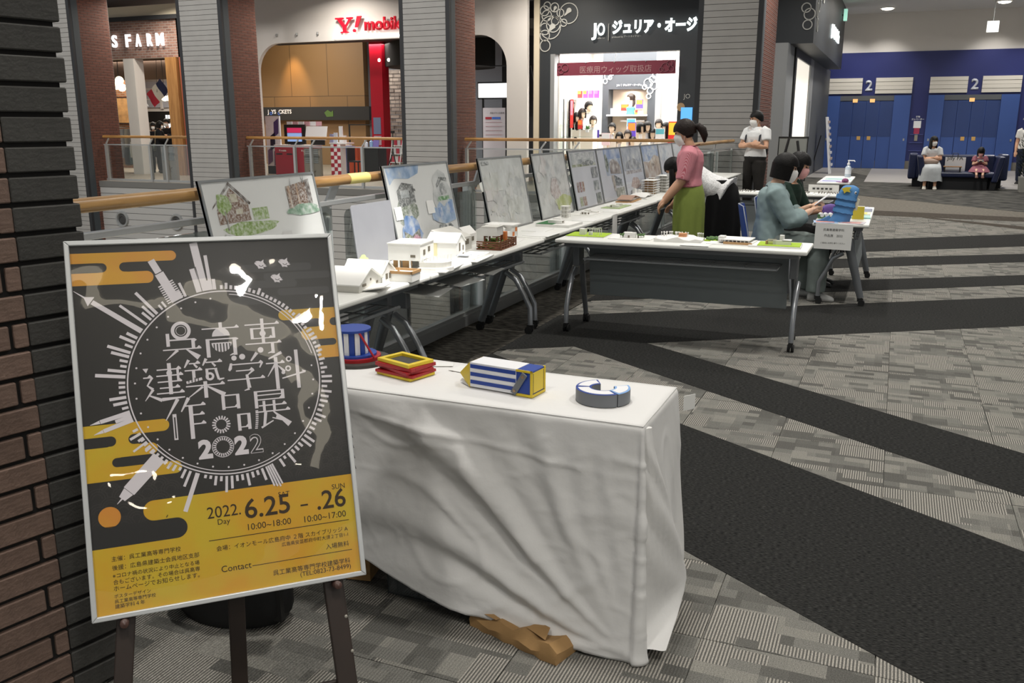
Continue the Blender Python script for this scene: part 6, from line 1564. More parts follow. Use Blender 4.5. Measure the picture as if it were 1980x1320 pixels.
# ------------------------------------------------------------------ toy blocks on the cloth
TB = mat('toy_blue', '#1f3f93', rough=.45); TY = mat('toy_yellow', '#dcc02c', rough=.45); TRD = mat('toy_red', '#a31a20', rough=.45); TW = mat('toy_white', '#e4e4e6', rough=.5); TG = mat('toy_grey', '#6b6e72', rough=.5); TDK = mat('toy_dark', '#3c3a36', rough=.6)
ZC = CZ + .0025
a = thing('round_tower_toy', 'blue and white fluted round tower toy with a blue lid, half behind the big poster', 'toy', (-1.715, 2.60, ZC))
MB().cyl((0.02, .0), .115, 0, .010, 36).build('dark_base', TDK, a, smooth=40)
MB().cyl((0.015, 0), .085, .010, .022, 36).build('red_plate', TRD, a, smooth=40)
MB().cyl((.01, 0), .075, .022, .030, 36).build('blue_plate', TB, a, smooth=40)
for q in range(18):
    an = 2 * PI * q / 18
    MB().bc((.052 * math.cos(an), .052 * math.sin(an), .070), (.010, .0175, .08), rz=an).build('flute_stave', TB if q % 2 else TW, a)
MB().cyl((0, 0), .066, .110, .118, 36).build('blue_lid', TB, a, smooth=40)
MB().tube([(.05, -.035, .112), (.10, -.02, .022)], .004, 8).build('red_strut', TRD, a)
b = thing('stacked_frame_toy', 'yellow picture frame toy stacked on twisted red boards', 'toy', (-1.452, 2.512, ZC), R(-16))
def frame_piece(t, name, m, w_, d_, z0, z1, bar, rz=0):
    M = Matrix.Rotation(rz, 4, 'Z'); mb = MB()
    mb.bx(-w_, w_, -d_, -d_ + bar, z0, z1, M).bx(-w_, w_, d_ - bar, d_, z0, z1, M).bx(-w_, -w_ + bar, -d_ + bar, d_ - bar, z0, z1, M).bx(w_ - bar, w_, -d_ + bar, d_ - bar, z0, z1, M)
    return mb.build(name, m, t, bevel=.0012)
frame_piece(b, 'yellow_base', TY, .080, .058, 0, .009, .018)
frame_piece(b, 'red_board', TRD, .083, .060, .0095, .019, .02, R(4))
frame_piece(b, 'red_board', TRD, .080, .057, .020, .030, .02, R(-8))
frame_piece(b, 'red_board', TRD, .083, .060, .031, .043, .02, R(2))
frame_piece(b, 'yellow_frame', TY, .078, .056, .0435, .055, .017, R(-3))
MB().bx(-.06, .06, -.038, .038, .036, .046).build('dark_panel', TDK, b)
c = thing('pencil_house_toy', 'long blue and white striped box toy with a yellow pencil point and yellow end', 'toy', (-1.186, 2.457, ZC), R(-7.5))
L1, Wd, Hh = .170, .082, .083
w_ = MB(); w_.bx(0, L1, 0, Wd, .003, Hh); w_.build('white_body', TW, c)
for k in range(3): MB().bx(.002, L1 - .002, -.0012, 0, .014 + .0255 * k, .026 + .0255 * k).build('blue_stripe', TB, c)
MB().bx(L1, .225, .0, Wd, .008, Hh - .001).build('blue_block', TB, c)
y_ = MB(); y_.bx(L1, .228, -.0025, Wd + .002, 0, .008); y_.bx(.2205, .228, -.0025, 0, .008, Hh + .001); y_.bx(L1, .228, -.0025, .0, Hh - .006, Hh + .001); y_.bx(.2205, .228, Wd - .004, Wd + .002, .008, Hh); y_.build('yellow_edge', TY, c)
MB().bx(.225, .2265, .004, Wd - .004, .012, Hh - .006).build('yellow_panel', TY, c); MB().bx(.2262, .2270, .006, .008, .012, Hh - .008).bx(.2262, .2270, Wd - .010, Wd - .008, .012, Hh - .008).build('panel_groove', TDK, c)
m = MB(); m.loft([[V(-.001, 0, .0), V(-.001, Wd, .0), V(-.001, Wd, Hh), V(-.001, 0, Hh)], [V(-.062, Wd * .46, Hh * .34), V(-.062, Wd * .5, Hh * .34), V(-.062, Wd * .5, Hh * .40), V(-.062, Wd * .46, Hh * .40)]]); m.build('pencil_point', TY, c)
m = MB(); m.add([V(-.004, .004, -.0005), V(-.062, Wd * .42, .004), V(-.058, Wd * .5, .012), V(-.004, .06, -.0005)], [(0, 1, 2, 3)]); m.build('white_underside', TW, c)
m = MB(); M = face_frame((.183, -.004, .040), (math.cos(R(58)), 0, math.sin(R(58))), (-math.sin(R(58)), 0, math.cos(R(58)))); m.bx(-.040, .040, -.010, .010, 0, .005, M); m.build('grey_clip', TG, c, bevel=.002)
for s in (-1, 1): m = MB(); m.lathe([(.0045, .005), (.0045, .007), (0, .0072)], (s * .028, 0, 0), 12, M); m.build('rivet', mat('rivet_copper', '#a08468', rough=.4, metal=.5), c)
d = thing('broken_ring_toy', 'grey three segment broken ring toy with white and blue top', 'toy', (-.757, 2.497, ZC))
for k, (a0, a1) in enumerate(((118, 196), (197, 318), (319, 400))):
    def sect(r0, r1, z0, z1, p0, p1, n=22):
        o = [(r1 * math.cos(R(p0 + (p1 - p0) * q / n)), r1 * math.sin(R(p0 + (p1 - p0) * q / n))) for q in range(n + 1)]
        i_ = [(r0 * math.cos(R(p1 - (p1 - p0) * q / n)), r0 * math.sin(R(p1 - (p1 - p0) * q / n))) for q in range(n + 1)]
        return MB().prism(o + i_, z1 - z0, z=z0)
    sg_ = sect(.035, .083, 0, .038, a0 + .7, a1 - .7).build('grey_segment', TG, d, smooth=50)
    sect(.0355, .0825, .038, .0392, a0 + 1, a1 - 1).build('blue_top', TB if k < 2 else mat('toy_sky', '#7fa8dc', rough=.4), sg_)
    sect(.042, .076, .0392, .0402, a0 + 6, a1 - 6).build('white_top', TW, sg_)
for k, (x, y, w1) in enumerate(((-1.40, 2.665, .09), (-1.31, 2.64, .07))):
    tag(MB().bc((0, 0, .0008), (w1, .05, .0012), rz=.4 + k).build('name_slip', mat('sheet_white', '#dededb', rough=.7)), ['white paper slip behind the yellow frame toy', 'smaller white paper slip right of the yellow frame toy'][k], 'paper slip').location = (x, y, ZC)

# ------------------------------------------------------------------ things stored below the cloth
KRAFT = mat('kraft_paper', '#9c7a4e', rough=.85, noise_amt=.08, nscale=15, bump=.25, bscale=20)
kb = thing('paper_bag', 'flattened brown paper bag lying under the cloth hem', 'paper bag', (-.935, 2.275, 0), R(-17))
m = MB(); rows = []
for i in range(13):
    x = -.17 + .34 * i / 12; hgt = .055 + .008 * math.sin(i * 1.9) - .012 * (i == 12)
    rows.append([V(x, -.045 + .004 * math.sin(i * 2.3), 0.001), V(x, -.05 + .005 * math.sin(i * 1.3), hgt * .5), V(x, -.035 + .006 * math.sin(i), hgt), V(x, .01, hgt * .86 + .006 * math.sin(i * 3.1)), V(x, .08, hgt * .7), V(x, .10, .001)])
m.loft(rows); m.build('bag_body', KRAFT, kb, smooth=30)
m = MB(); m.add([V(-.15, -.04, .062), V(-.06, -.046, .064), V(-.05, -.036, .068), V(-.14, -.02, .07)], [(0, 1, 2, 3)]); m.build('torn_flap', KRAFT, kb); m = MB(); m.add([V(.03, -.01, .058), V(.12, -.03, .060), V(.10, .02, .07), V(.05, .03, .065)], [(0, 1, 2, 3)]); m.build('torn_flap', KRAFT, kb)
CLR = glass_mat('clear_crate', (.80, .82, .82), .05, .1, body='#7b7f80', body_amt=.28)
def crate(x, y, w_, d_, h_, label):
    t = thing('plastic_crate', label, 'crate', (x, y, 0)); m = MB(); e = .006
    m.bx(0, w_, 0, e, 0, h_).bx(0, w_, d_ - e, d_, 0, h_).bx(0, e, 0, d_, 0, h_).bx(w_ - e, w_, 0, d_, 0, h_).bx(0, w_, 0, d_, 0, e); m.build('box', CLR, t)
    m = MB(); m.bx(-.008, w_ + .008, -.008, .006, h_ - .015, h_ + .01).bx(-.008, w_ + .008, d_ - .006, d_ + .008, h_ - .015, h_ + .01); m.build('rim', CLR, t)
    for k in range(3): MB().bx(.03 + .08 * k, .04 + .08 * k, -.004, 0, .01, h_ - .02).build('rib', CLR, t)
    MB().bc((w_ / 2, d_ / 2, h_ * .3), (w_ * .7, d_ * .7, h_ * .4)).build('contents', mat('crate_contents', '#3c3e40', rough=.8), t)
crate(-1.46, 2.36, .30, .28, .17, 'clear plastic crate under the cloth behind the big poster')
crate(-1.12, 2.42, .26, .24, .13, 'lower clear plastic crate under the cloth beside the paper bag')
t = thing('plastic_bag', 'crumpled clear plastic bag at the bottom corner under the cloth', 'bag', (-.72, 2.36, .001)); m = MB(); m.ell((0, 0, .028), (.10, .08, .028), 12, 7); m.v = [(x + .01 * math.sin(z * 200), y + .012 * math.sin(x * 90), z) for x, y, z in m.v]; m.build('bag_body', glass_mat('clear_film', (.9, .9, .9), .08, .1, body='#c8c8c6', body_amt=.3), t, smooth=20)
tag(MB().bc((0, 0, .045), (.12, .16, .09), rz=.2).build('wooden_block', wood_mat('block_wood', '#8a673e', '#a8824f', 5, 0, .6)), 'wooden block under the cloth near the easel', 'wooden block').location = (-1.63, 2.47, 0)
bb = thing('black_bag', 'black shoulder bag on the carpet behind the easel', 'bag', (-1.86, 2.06, 0), R(8))
m = MB(); m.loft([[V((.20 - .06 * (z > .2)) * s_ * math.cos(2 * PI * q / 16), .11 * s_ * math.sin(2 * PI * q / 16), z) for q in range(16)] for z, s_ in ((0, .9), (.04, 1.05), (.12, 1.05), (.2, .9), (.26, .7))]); m.build('bag_body', mat('black_nylon', '#0f0f10', rough=.7, bump=.3, bscale=14), bb, smooth=50)
MB().tube([(-.12, 0, .24), (-.05, .0, .33), (.06, 0, .33), (.12, 0, .24)], .012, 8).build('strap', BLK, bb, smooth=50); MB().bx(.16, .20, -.05, .0, .02, .22).build('side_pocket', BLK, bb)
tag(MB().bc((0, 0, .0), (.09, .004, .12), rx=R(30), rz=R(30)).build('white_tag', mat('sheet_white', '#dededb', rough=.7)), 'white paper tag hanging by the black bag behind the easel', 'tag').location = (-1.66, 1.98, .30)

# ------------------------------------------------------------------ big poster on its easel
EX, EY, EN = V(.697, .717, -.016).normalized(), V(-.233, .248, .940), None
EY = (EY - EX * EY.dot(EX)).normalized()
PB = Vector((-1.550, 1.267, .473))
PW_, PHt = .618, .865
EN = EX.cross(EY)
PMt = Matrix.Identity(4)
for i_, ax in enumerate((EX, EY, EN)):
    for k_ in range(3): PMt[k_][i_] = ax[k_]
PMt.translation = V(0, 0, 0)
po = thing('framed_poster', 'large black and gold framed exhibition poster resting on the foreground easel', 'poster', PB)
FRM = mat('poster_frame_silver', '#c4c6c6', rough=.35, metal=.35)
MB().bx(0, PW_, 0, PHt, -.012, -.0005, PMt).build('backing', mat('poster_backing', '#3a3632', rough=.8), po)
def bar(poly):
    m = MB(); prof = [(0, -.014), (0, .006), (.003, .009), (.009, .009), (.0115, .005), (.0115, -.014)]
    return m
for nm_, q in (('frame_side', [(0, 0), (0, PHt), (.0115, PHt - .0115), (.0115, .0115)]), ('frame_side', [(PW_, 0), (PW_, PHt), (PW_ - .0115, PHt - .0115), (PW_ - .0115, .0115)]), ('frame_bottom', [(0, 0), (PW_, 0), (PW_ - .0115, .0115), (.0115, .0115)]), ('frame_top', [(0, PHt), (PW_, PHt), (PW_ - .0115, PHt - .0115), (.0115, PHt - .0115)])):
    MB().prism(q, .022, PMt, z=-.013).build(nm_, FRM, po, bevel=.002)
def pmat(name, c1, c2=None, sc=3, stretch=1):
    m = mat(name, c1, rough=.3, spec=.4)
    if c2:
        nt = m.node_tree; tc = nt.nodes.new('ShaderNodeTexCoord'); mp = nt.nodes.new('ShaderNodeMapping'); mp.inputs['Scale'].default_value = (sc, sc, sc * stretch)
        n = nt.nodes.new('ShaderNodeTexNoise'); n.inputs['Scale'].default_value = 1; n.inputs['Detail'].default_value = 4; cr = nt.nodes.new('ShaderNodeValToRGB')
        cr.color_ramp.elements[0].position = .38; cr.color_ramp.elements[1].position = .62; cr.color_ramp.elements[0].color = (*lin(c1), 1); cr.color_ramp.elements[1].color = (*lin(c2), 1)
        nt.links.new(tc.outputs['Object'], mp.inputs[0]); nt.links.new(mp.outputs[0], n.inputs[0]); nt.links.new(n.outputs[0], cr.inputs[0]); nt.links.new(cr.outputs[0], nt.nodes['Principled BSDF'].inputs['Base Color'])
    return m
PBLK = pmat('poster_black', '#262524'); PGLD = pmat('poster_gold', '#d9962c', '#c8a028', 5); PCPR = pmat('poster_copper', '#d08a36', '#cf9a30', 6); PYEL = pmat('poster_ochre', '#d09a22', '#c8ab28', 6)
PWHT = pmat('poster_white', '#dcd6da'); PGRY = pmat('poster_cloud_grey', '#383838'); PTXT = pmat('poster_text_ink', '#33240f'); PWAV = pmat('poster_wave_grey', '#33312f')
class Art:
    def __init__(s): s.mb = MB(); s.n = 0
    def p(s, pts, lay): s.n += 1; s.mb.poly([(x / 1000, y / 1000, lay * .00018 + 2e-6 * (s.n % 40)) for x, y in pts], PMt); return s
    def r(s, x0, x1, y0, y1, lay): return s.p([(x0, y0), (x1, y0), (x1, y1), (x0, y1)], lay)
    def st(s, x0, x1, y0, y1, lay, lr=True, rr=True):
        r_ = (y1 - y0) / 2; yc = (y0 + y1) / 2; pts = []
        pts += [(x1 - r_ + r_ * math.cos(R(a)), yc + r_ * math.sin(R(a))) for a in range(-90, 91, 15)] if rr else [(x1, y0), (x1, y1)]
        pts += [(x0 + r_ + r_ * math.cos(R(a)), yc + r_ * math.sin(R(a))) for a in range(90, 271, 15)] if lr else [(x0, y1), (x0, y0)]
        return s.p(pts, lay)
    def c(s, x, y, r_, lay, n=28): return s.p([(x + r_ * math.cos(2 * PI * q / n), y + r_ * math.sin(2 * PI * q / n)) for q in range(n)], lay)
    def arc(s, x, y, r0, r1, a0, a1, lay, n=60):
        for q in range(n):
            t0, t1 = R(a0 + (a1 - a0) * q / n), R(a0 + (a1 - a0) * (q + 1) / n)
            s.p([(x + r0 * math.cos(t0), y + r0 * math.sin(t0)), (x + r1 * math.cos(t0), y + r1 * math.sin(t0)), (x + r1 * math.cos(t1), y + r1 * math.sin(t1)), (x + r0 * math.cos(t1), y + r0 * math.sin(t1))], lay)
        return s
    def rad(s, cx, cy, ang_, r0, r1, w, lay, w2=None):
        d = (math.cos(R(ang_)), math.sin(R(ang_))); n = (-d[1], d[0]); w2 = w if w2 is None else w2
        return s.p([(cx + d[0] * r0 + n[0] * w / 2, cy + d[1] * r0 + n[1] * w / 2), (cx + d[0] * r1 + n[0] * w2 / 2, cy + d[1] * r1 + n[1] * w2 / 2), (cx + d[0] * r1 - n[0] * w2 / 2, cy + d[1] * r1 - n[1] * w2 / 2), (cx + d[0] * r0 - n[0] * w / 2, cy + d[1] * r0 - n[1] * w / 2)], lay)
    def done(s, name, m): return s.mb.build(name, m, po, fix=False)
Art().r(11, 607, 150, 854, 0).done('black_ground', PBLK)
wv_ = Art()
rnd = random.Random(4)
for i in range(9):
    for j in range(4):
        for r_ in (9, 15, 21): wv_.arc(390 + 26 * i, 262 + 26 * j + 13 * (i % 2), r_, r_ + 2.5, 0, 180, .6, 8)
for i in range(7):
    for j in range(4):
        for r_ in (9, 15, 21): wv_.arc(30 + 26 * i, 168 + 34 * j + 13 * (i % 2), r_, r_ + 2.5, 0, 180, .6, 8)
wv_.done('seigaiha_waves', PWAV)
g = Art()
for x0, x1, y0, y1 in ((385, 560, 774, 793), (440, 607, 752, 770), (400, 520, 733, 752), (470, 600, 712, 730), (350, 470, 693, 712)): g.st(x0, x1, y0, y1, .8)
g.done('grey_clouds', PGRY)
g = Art(); g.st(11, 241, 812, 836, 1, lr=False).st(11, 187, 760, 789, 1, lr=False).r(70, 130, 788, 813, 1); g.done('gold_cloud', PCPR)
g = Art(); g.st(11, 87, 789.5, 811.5, 2, lr=False).st(114, 150, 789.5, 811.5, 2, rr=False); g.done('cloud_slot', PBLK)
g = Art(); g.st(467, 607, 649, 675, 1, rr=False).st(518, 607, 595, 628, 1, rr=False).r(560, 607, 627, 650, 1).r(556, 607, 548, 579, 1).r(596, 607, 577, 597, 1); g.done('gold_cloud', PGLD)
g = Art(); g.st(500, 572, 628.5, 648.5, 2, lr=False).st(592, 607, 628.5, 648.5, 2, rr=False).st(530, 604, 579, 596, 2, lr=False); g.done('cloud_slot', PBLK)
g = Art(); g.st(11, 194, 408, 436, 1, lr=False).st(11, 165, 358, 384, 1, lr=False).st(11, 214, 307, 336, 1, lr=False).r(60, 125, 383, 409, 1).r(11, 85, 335, 359, 1); g.done('gold_cloud', PYEL)
g = Art(); g.st(11, 78, 385, 408, 2, lr=False).st(104, 150, 385, 408, 2, rr=False).st(66, 140, 336.5, 357.5, 2, rr=False); g.done('cloud_slot', PBLK)
g = Art(); g.r(11, 607, 11, 158, 1).r(185, 607, 157, 251, 1).st(123, 260, 205, 251, 1, rr=False); g.done('gold_ground', PYEL)
g = Art(); g.st(11, 215, 158, 205, 2, lr=False); g.done('cloud_slot', PBLK)
Art().c(52, 226, 23.5, 2).done('copper_disc', PCPR)
# city skyline ring
RCX, RCY = 332, 510
k = Art()
k.arc(RCX, RCY, 219.5, 222.5, 0, 360, 3, 120)
k.arc(RCX, RCY, 212.5, 214.5, 14, 84, 3, 40).arc(RCX, RCY, 212.5, 214.5, 218, 300, 3, 40)
for q in range(36):
    an = 96 + q * 360 / 36
    if an % 360 > 86 or an % 360 < 8: k.c(RCX + 205 * math.cos(R(an)), RCY + 205 * math.sin(R(an)), 2.3, 3, 10)
rnd = random.Random(11)
B0 = 226
an = 88.5
while an > -150:                                    # short blocks round the right and the bottom
    a_ = an % 360
    ln = 8 + (6 if rnd.random() > .7 else 0) + rnd.uniform(0, 3)
    if 235 < a_ < 325: ln = rnd.choice((8, 14, 22, 30, 12, 38))
    if a_ > 325: ln = rnd.choice((12, 14, 20, 26))
    if not (286 < a_ < 296) and not (246 < a_ < 250.5): k.rad(RCX, RCY, an, B0, B0 + ln, 6.5 if a_ > 20 and a_ < 100 else 6, 3)
    an -= 2.75 if a_ < 100 else 3.0
for an, w, r1 in ((92.5, 8, 252), (96, 7, 250), (110, 6, 262), (112.6, 8, 246), (116, 7, 240), (123, 5, 242), (125.5, 5, 240), (132, 6, 262), (134.5, 6, 252), (148, 7, 252), (151, 7, 262), (154, 6, 244), (157.5, 7, 278), (160, 7, 266), (163, 6, 244), (166, 6, 240), (169, 7, 265), (172, 8, 290), (175.5, 6, 240), (178, 6, 240), (181, 6, 240), (184, 7, 262), (187, 7, 256), (190, 6, 240), (193, 5, 236), (204, 6, 238), (207, 6, 252), (210, 6, 240), (213, 5, 262), (216, 5, 240), (219, 5, 238), (229, 5, 238), (232, 5, 236)):
    k.rad(RCX, RCY, an, B0, r1, w, 3)
k.rad(RCX, RCY, 143.2, B0, 352, 12, 3, 11); k.rad(RCX, RCY, 143.2, 354, 372, 26, 3, 2); k.rad(RCX, RCY, 143.2, 370, 398, 4, 3, 1)
k.rad(RCX, RCY, 138.3, B0, 300, 6, 3); k.rad(RCX, RCY, 129.5, B0, 295, 7, 3)
k.rad(RCX, RCY, 116, B0, 302, 21, 3); k.rad(RCX, RCY, 116, 304, 338, 16, 3)
for q in range(9): k.rad(RCX, RCY, 116, B0 + 2 + q * 5.5, B0 + 5 + q * 5.5, 40 - q * .4, 3)
k.rad(RCX, RCY, 98.3, B0, 346, 18, 3); k.rad(RCX, RCY, 101.8, B0, 285, 12, 3.4); k.rad(RCX, RCY, 94.6, B0, 312, 8, 3)
for s_ in (-2.2, 2.2): k.rad(RCX, RCY, 195.5 + s_, B0, 292, 11, 3, 9); k.rad(RCX, RCY, 195.5 + s_, 293, 314, 8, 3, .6)
k.rad(RCX, RCY, 195.5, B0, 262, 8, 3)
k.rad(RCX, RCY, 224.4, 232, 330, 31, 3, 29); k.rad(RCX, RCY, 224.4, 331, 352, 25, 3, 16); k.rad(RCX, RCY, 224.4, 352, 367, 4, 3, 1)
k.rad(RCX, RCY, 248, B0, 318, 10, 3)
for s_ in (-2.6, -1.3, 0, 1.3): k.rad(RCX, RCY, 291 + s_, B0, 285 - 3 * abs(s_), 4.2, 3)
k.done('city_skyline_ring', PWHT)
k = Art()
for s_ in (-1.95, -.65, .65): k.rad(RCX, RCY, 291 + s_, B0 + 2, 282, .8, 3.6)
k.rad(RCX, RCY, 99.9, B0, 288, 1.6, 3.7); k.done('skyline_gaps', PBLK)
# birds
k = Art()
for bx_, by_ in ((434, 792), (492, 794), (470, 756)):
    pts = [(-13, 4), (-9, 9), (-3, 10), (3, 8), (10, 13), (9, 6), (12, 1), (10, -3), (7, -5), (9, -11), (1, -9), (-4, -10), (-6, -4), (-10, 0)]
    k.p([(bx_ + x, by_ + y) for x, y in pts], 3); k.p([(bx_ + 8, by_ - 3), (bx_ + 15, by_ + 1), (bx_ + 13, by_ - 3), (bx_ + 17, by_ - 4), (bx_ + 13, by_ - 6), (bx_ + 8, by_ - 6)], 3)
k.done('plover_birds', PWHT)
k = Art()
for bx_, by_ in ((434, 792), (492, 794), (470, 756)): k.arc(bx_ + 3, by_ + 1, 4.5, 6, 200, 340, 3.5, 10).c(bx_ - 9, by_ + 6, 1, 3.5, 8)
k.done('bird_lines', PBLK)
# large characters, drawn stroke by stroke
kj = Art(); kb_ = Art()
class Ch:
    """strokes on a 100 grid: thin rules with a wedge, thick stems, tapered sweeps"""
    def __init__(s, cx, cy, size=86): s.o = (cx - size / 2, cy - size / 2); s.k = size / 100
    def m(s, x, y): return (s.o[0] + x * s.k, s.o[1] + y * s.k)
    def P(s, *pts): kj.p([s.m(*p) for p in pts], 4); return s
    def H(s, x0, x1, y, t=3.4, w=True):
        s.P((x0, y), (x1, y), (x1, y + t), (x0, y + t))
        if w: s.P((x1 - 12, y + t), (x1, y + t), (x1 - 6, y + t + 6))
        return s
    def Vt(s, x, y0, y1, t=9.5): return s.P((x, y0), (x + t, y0), (x + t, y1), (x, y1))
    def S(s, x0, y0, x1, y1, t0, t1):
        dx, dy = x1 - x0, y1 - y0; l = math.hypot(dx, dy); nx, ny = -dy / l, dx / l
        return s.P((x0 + nx * t0 / 2, y0 + ny * t0 / 2), (x1 + nx * t1 / 2, y1 + ny * t1 / 2), (x1 - nx * t1 / 2, y1 - ny * t1 / 2), (x0 - nx * t0 / 2, y0 - ny * t0 / 2))
    def O(s, x, y, r0, r1): kj.arc(*s.m(x, y), r0 * s.k, r1 * s.k, 0, 360, 4, 32); return s
    def D(s, x, y, r_): kj.c(*s.m(x, y), r_ * s.k, 4, 24); return s
    def KD(s, x, y, r_): kb_.c(*s.m(x, y), r_ * s.k, 5, 24); return s
    def half(s, x, y, r_, a0, a1): kj.p([s.m(x + r_ * math.cos(R(a0 + (a1 - a0) * q / 20)), y + r_ * math.sin(R(a0 + (a1 - a0) * q / 20))) for q in range(21)], 4); return s
    def K(s, x0, x1, y0, y1): kb_.p([s.m(x0, y0), s.m(x1, y0), s.m(x1, y1), s.m(x0, y1)], 5); return s
Ch(237, 618).O(50, 76, 17, 26).O(50, 76, 12, 13.5).Vt(10, 34, 70, 9).H(19, 84, 49, 4, False).Vt(75, 25, 53, 9).P((84, 53), (90, 48), (84, 44)).H(0, 100, 23, 3.4).S(38, 23, 6, -4, 8, 1).S(60, 24, 92, -2, 3, 15)
Ch(327, 614).H(0, 100, 79).Vt(46, 79, 97, 9).half(50, 58, 24, 0, 180).Vt(8, 0, 52, 10).H(18, 86, 48, 3.6, False).Vt(80, 2, 52, 10).P((90, 52), (97, 48), (90, 44)).half(50, 40, 27, 180, 360).S(80, 6, 70, 2, 5, 2)
for q in range(6): Ch(327, 614).K(28 + 8.4 * q, 31.5 + 8.4 * q, 10, 37)
Ch(425, 616).H(2, 98, 80).Vt(46, 28, 98, 9).Vt(16, 40, 72, 8.5).H(16, 82, 68, 3.4, False).Vt(76, 40, 72, 8.5).H(22, 78, 40, 3).D(50, 55, 8.5).H(0, 100, 25).Vt(70, -4, 26, 9).D(40, 8, 8).S(70, 0, 60, -3, 5, 2)
Ch(189, 524, 90).P((2, 86), (16, 86), (10, 74)).H(2, 24, 60, 3.4).S(24, 62, 10, 40, 6, 3).S(10, 42, 24, 30, 3, 7).S(24, 30, 3, 2, 7, 1.5).S(12, 16, 44, 0, 3, 9).S(44, 2, 100, 4, 9, 3).H(36, 96, 78).H(34, 100, 62).H(36, 96, 46).H(40, 90, 30).H(32, 100, 16, 3.4).Vt(62, 14, 96, 9.5).Vt(84, 46, 81, 6).O(66, 70, 3, 7)
Ch(281, 524, 90).S(14, 100, 2, 80, 8, 3).H(14, 42, 88).S(26, 88, 34, 78, 4, 6).S(58, 100, 48, 82, 8, 3).H(56, 98, 88).S(72, 88, 80, 78, 4, 6).H(2, 46, 70).Vt(20, 46, 72, 8).S(4, 40, 44, 48, 7, 7).O(64, 52, 5, 11).H(54, 84, 70, 3.2, False).Vt(54, 46, 72, 7).S(80, 70, 86, 42, 7, 6).S(86, 42, 100, 44, 6, 3).H(2, 100, 28).Vt(46, -4, 40, 9.5).S(44, 26, 4, -2, 6, 1.5).S(56, 26, 98, 0, 4, 12)
for q in range(4): Ch(281, 524, 90).K(9 + 8 * q, 11.5 + 8 * q, 40, 52)
Ch(377, 528, 88).D(22, 92, 7).D(44, 94, 8).S(84, 102, 66, 80, 9, 4).P((4, 60), (10, 78), (16, 78), (14, 62), (8, 56)).H(14, 98, 72).S(96, 75, 88, 60, 6, 3).H(24, 72, 54, 3.2).S(72, 56, 54, 42, 6, 3).S(52, 44, 56, 6, 7, 10).S(56, 4, 42, 0, 6, 2).H(0, 100, 30).D(30, 46, 0.1)
Ch(471, 527, 90).S(44, 98, 8, 82, 8, 4).H(0, 50, 68).Vt(22, -2, 86, 9.5).S(24, 66, 2, 34, 6, 1.5).S(32, 62, 48, 44, 3, 8).D(44, 42, 5).O(62, 78, 4, 8).O(58, 52, 4, 8).Vt(78, -4, 102, 9.5).S(40, 26, 104, 40, 3.4, 5).P((94, 46), (106, 42), (98, 36))
Ch(232, 433, 92).S(34, 100, 2, 48, 9, 2).Vt(18, -4, 62, 9.5).S(60, 100, 40, 66, 9, 3).H(50, 100, 78).Vt(58, -6, 80, 10).H(66, 96, 54).H(66, 98, 30)
Ch(232, 433, 92).K(21, 24.5, 0, 54)
Ch(333, 437, 90).Vt(30, 56, 94, 8.5).H(30, 76, 92, 3.4, False).Vt(68, 56, 95, 8.5).H(34, 74, 60, 3).Vt(66, -4, 40, 8.5).H(66, 100, 38, 3.4, False).Vt(92, -2, 41, 8.5).H(70, 98, 4, 3)
for q in range(18): kj.rad(*Ch(333, 437, 90).m(24, 18), q * 20, 12, 21, 3.4, 4)
Ch(424, 436, 92).H(14, 92, 94, 3.4, False).Vt(84, 72, 97, 8.5).H(14, 90, 72, 3.2).H(14, 90, 84, 3, False).Vt(14, 52, 97, 8.5).Vt(34, 40, 70, 7).Vt(60, 40, 70, 7).H(24, 96, 56).H(14, 104, 40).S(40, 40, 34, 4, 8, 7).S(26, 0, 58, 16, 5, 3).D(72, 24, 6.5).S(60, 40, 100, 2, 3, 15).S(56, 24, 100, 8, 3, 3)
for q in range(10): Ch(424, 436, 92).P((14 - .06 * q * q, 44 - 5 * q), (21 - .06 * q * q, 44 - 5 * q), (21 - .06 * q * q, 47 - 5 * q), (14 - .06 * q * q, 47 - 5 * q))
kj.done('title_characters', PWHT); kb_.done('character_cuts', PBLK)
def ptext(s, x, y, width=None, height=None, m=PTXT, bold=0, align='LEFT', lay=4, name='lettering', **kw):
    M = PMt @ Matrix.Translation(V(x / 1000, y / 1000, lay * .00018))
    return text(s, m, po, M, width=width and width / 1000, height=height and height / 1000, bold=bold, align=align, name=name, **kw)
ptext('2', 253, 331, 32, 46, PWHT, .05, name='year_digit'); ptext('2', 335, 331, 32, 46, PWHT, .05, name='year_digit')
k = Art()
k.arc(309, 355, 23.5, 25, 0, 360, 4, 40)
for q in range(24): k.rad(309, 355, q * 15, 15.5, 22.5, 2.8, 4)
k.done('year_zero', PWHT); ptext('2', 371, 331, 30, 46, PWHT, .03, name='year_digit'); ptext('2', 371.9, 332.2, 28, 43.6, PBLK, -.004, lay=5, name='year_digit_hollow')
ptext('2022.', 260, 190.5, 76, 27); ptext('Day', 282, 170, 28); ptext('6.25', 345, 178, 106, 47, bold=.012); ptext('SAT', 426, 219, 27); ptext('.26', 516, 174, 71, 46, bold=.012); ptext('SUN', 556, 219, 32)
Art().r(476, 494, 189, 193, 4).r(259, 590, 139, 140.6, 4).r(351, 590, 66, 67.4, 4).done('printed_rules', PTXT)
ptext('10:00~18:00', 349, 151, 101); ptext('10:00~17:00', 482, 149, 102)
ptext('会場：イオンモール広島府中 ２階 スカイブリッジ A', 274, 113, 311); ptext('広島県安芸郡府中町大須２丁目1-1', 423, 100, 161); ptext('入場無料', 527, 76, 57)
ptext('Contact', 281, 63, 68); ptext('呉工業高等専門学校建築学科', 397, 35, 186); ptext('(TEL:0823-73-8499)', 460, 19, 123)
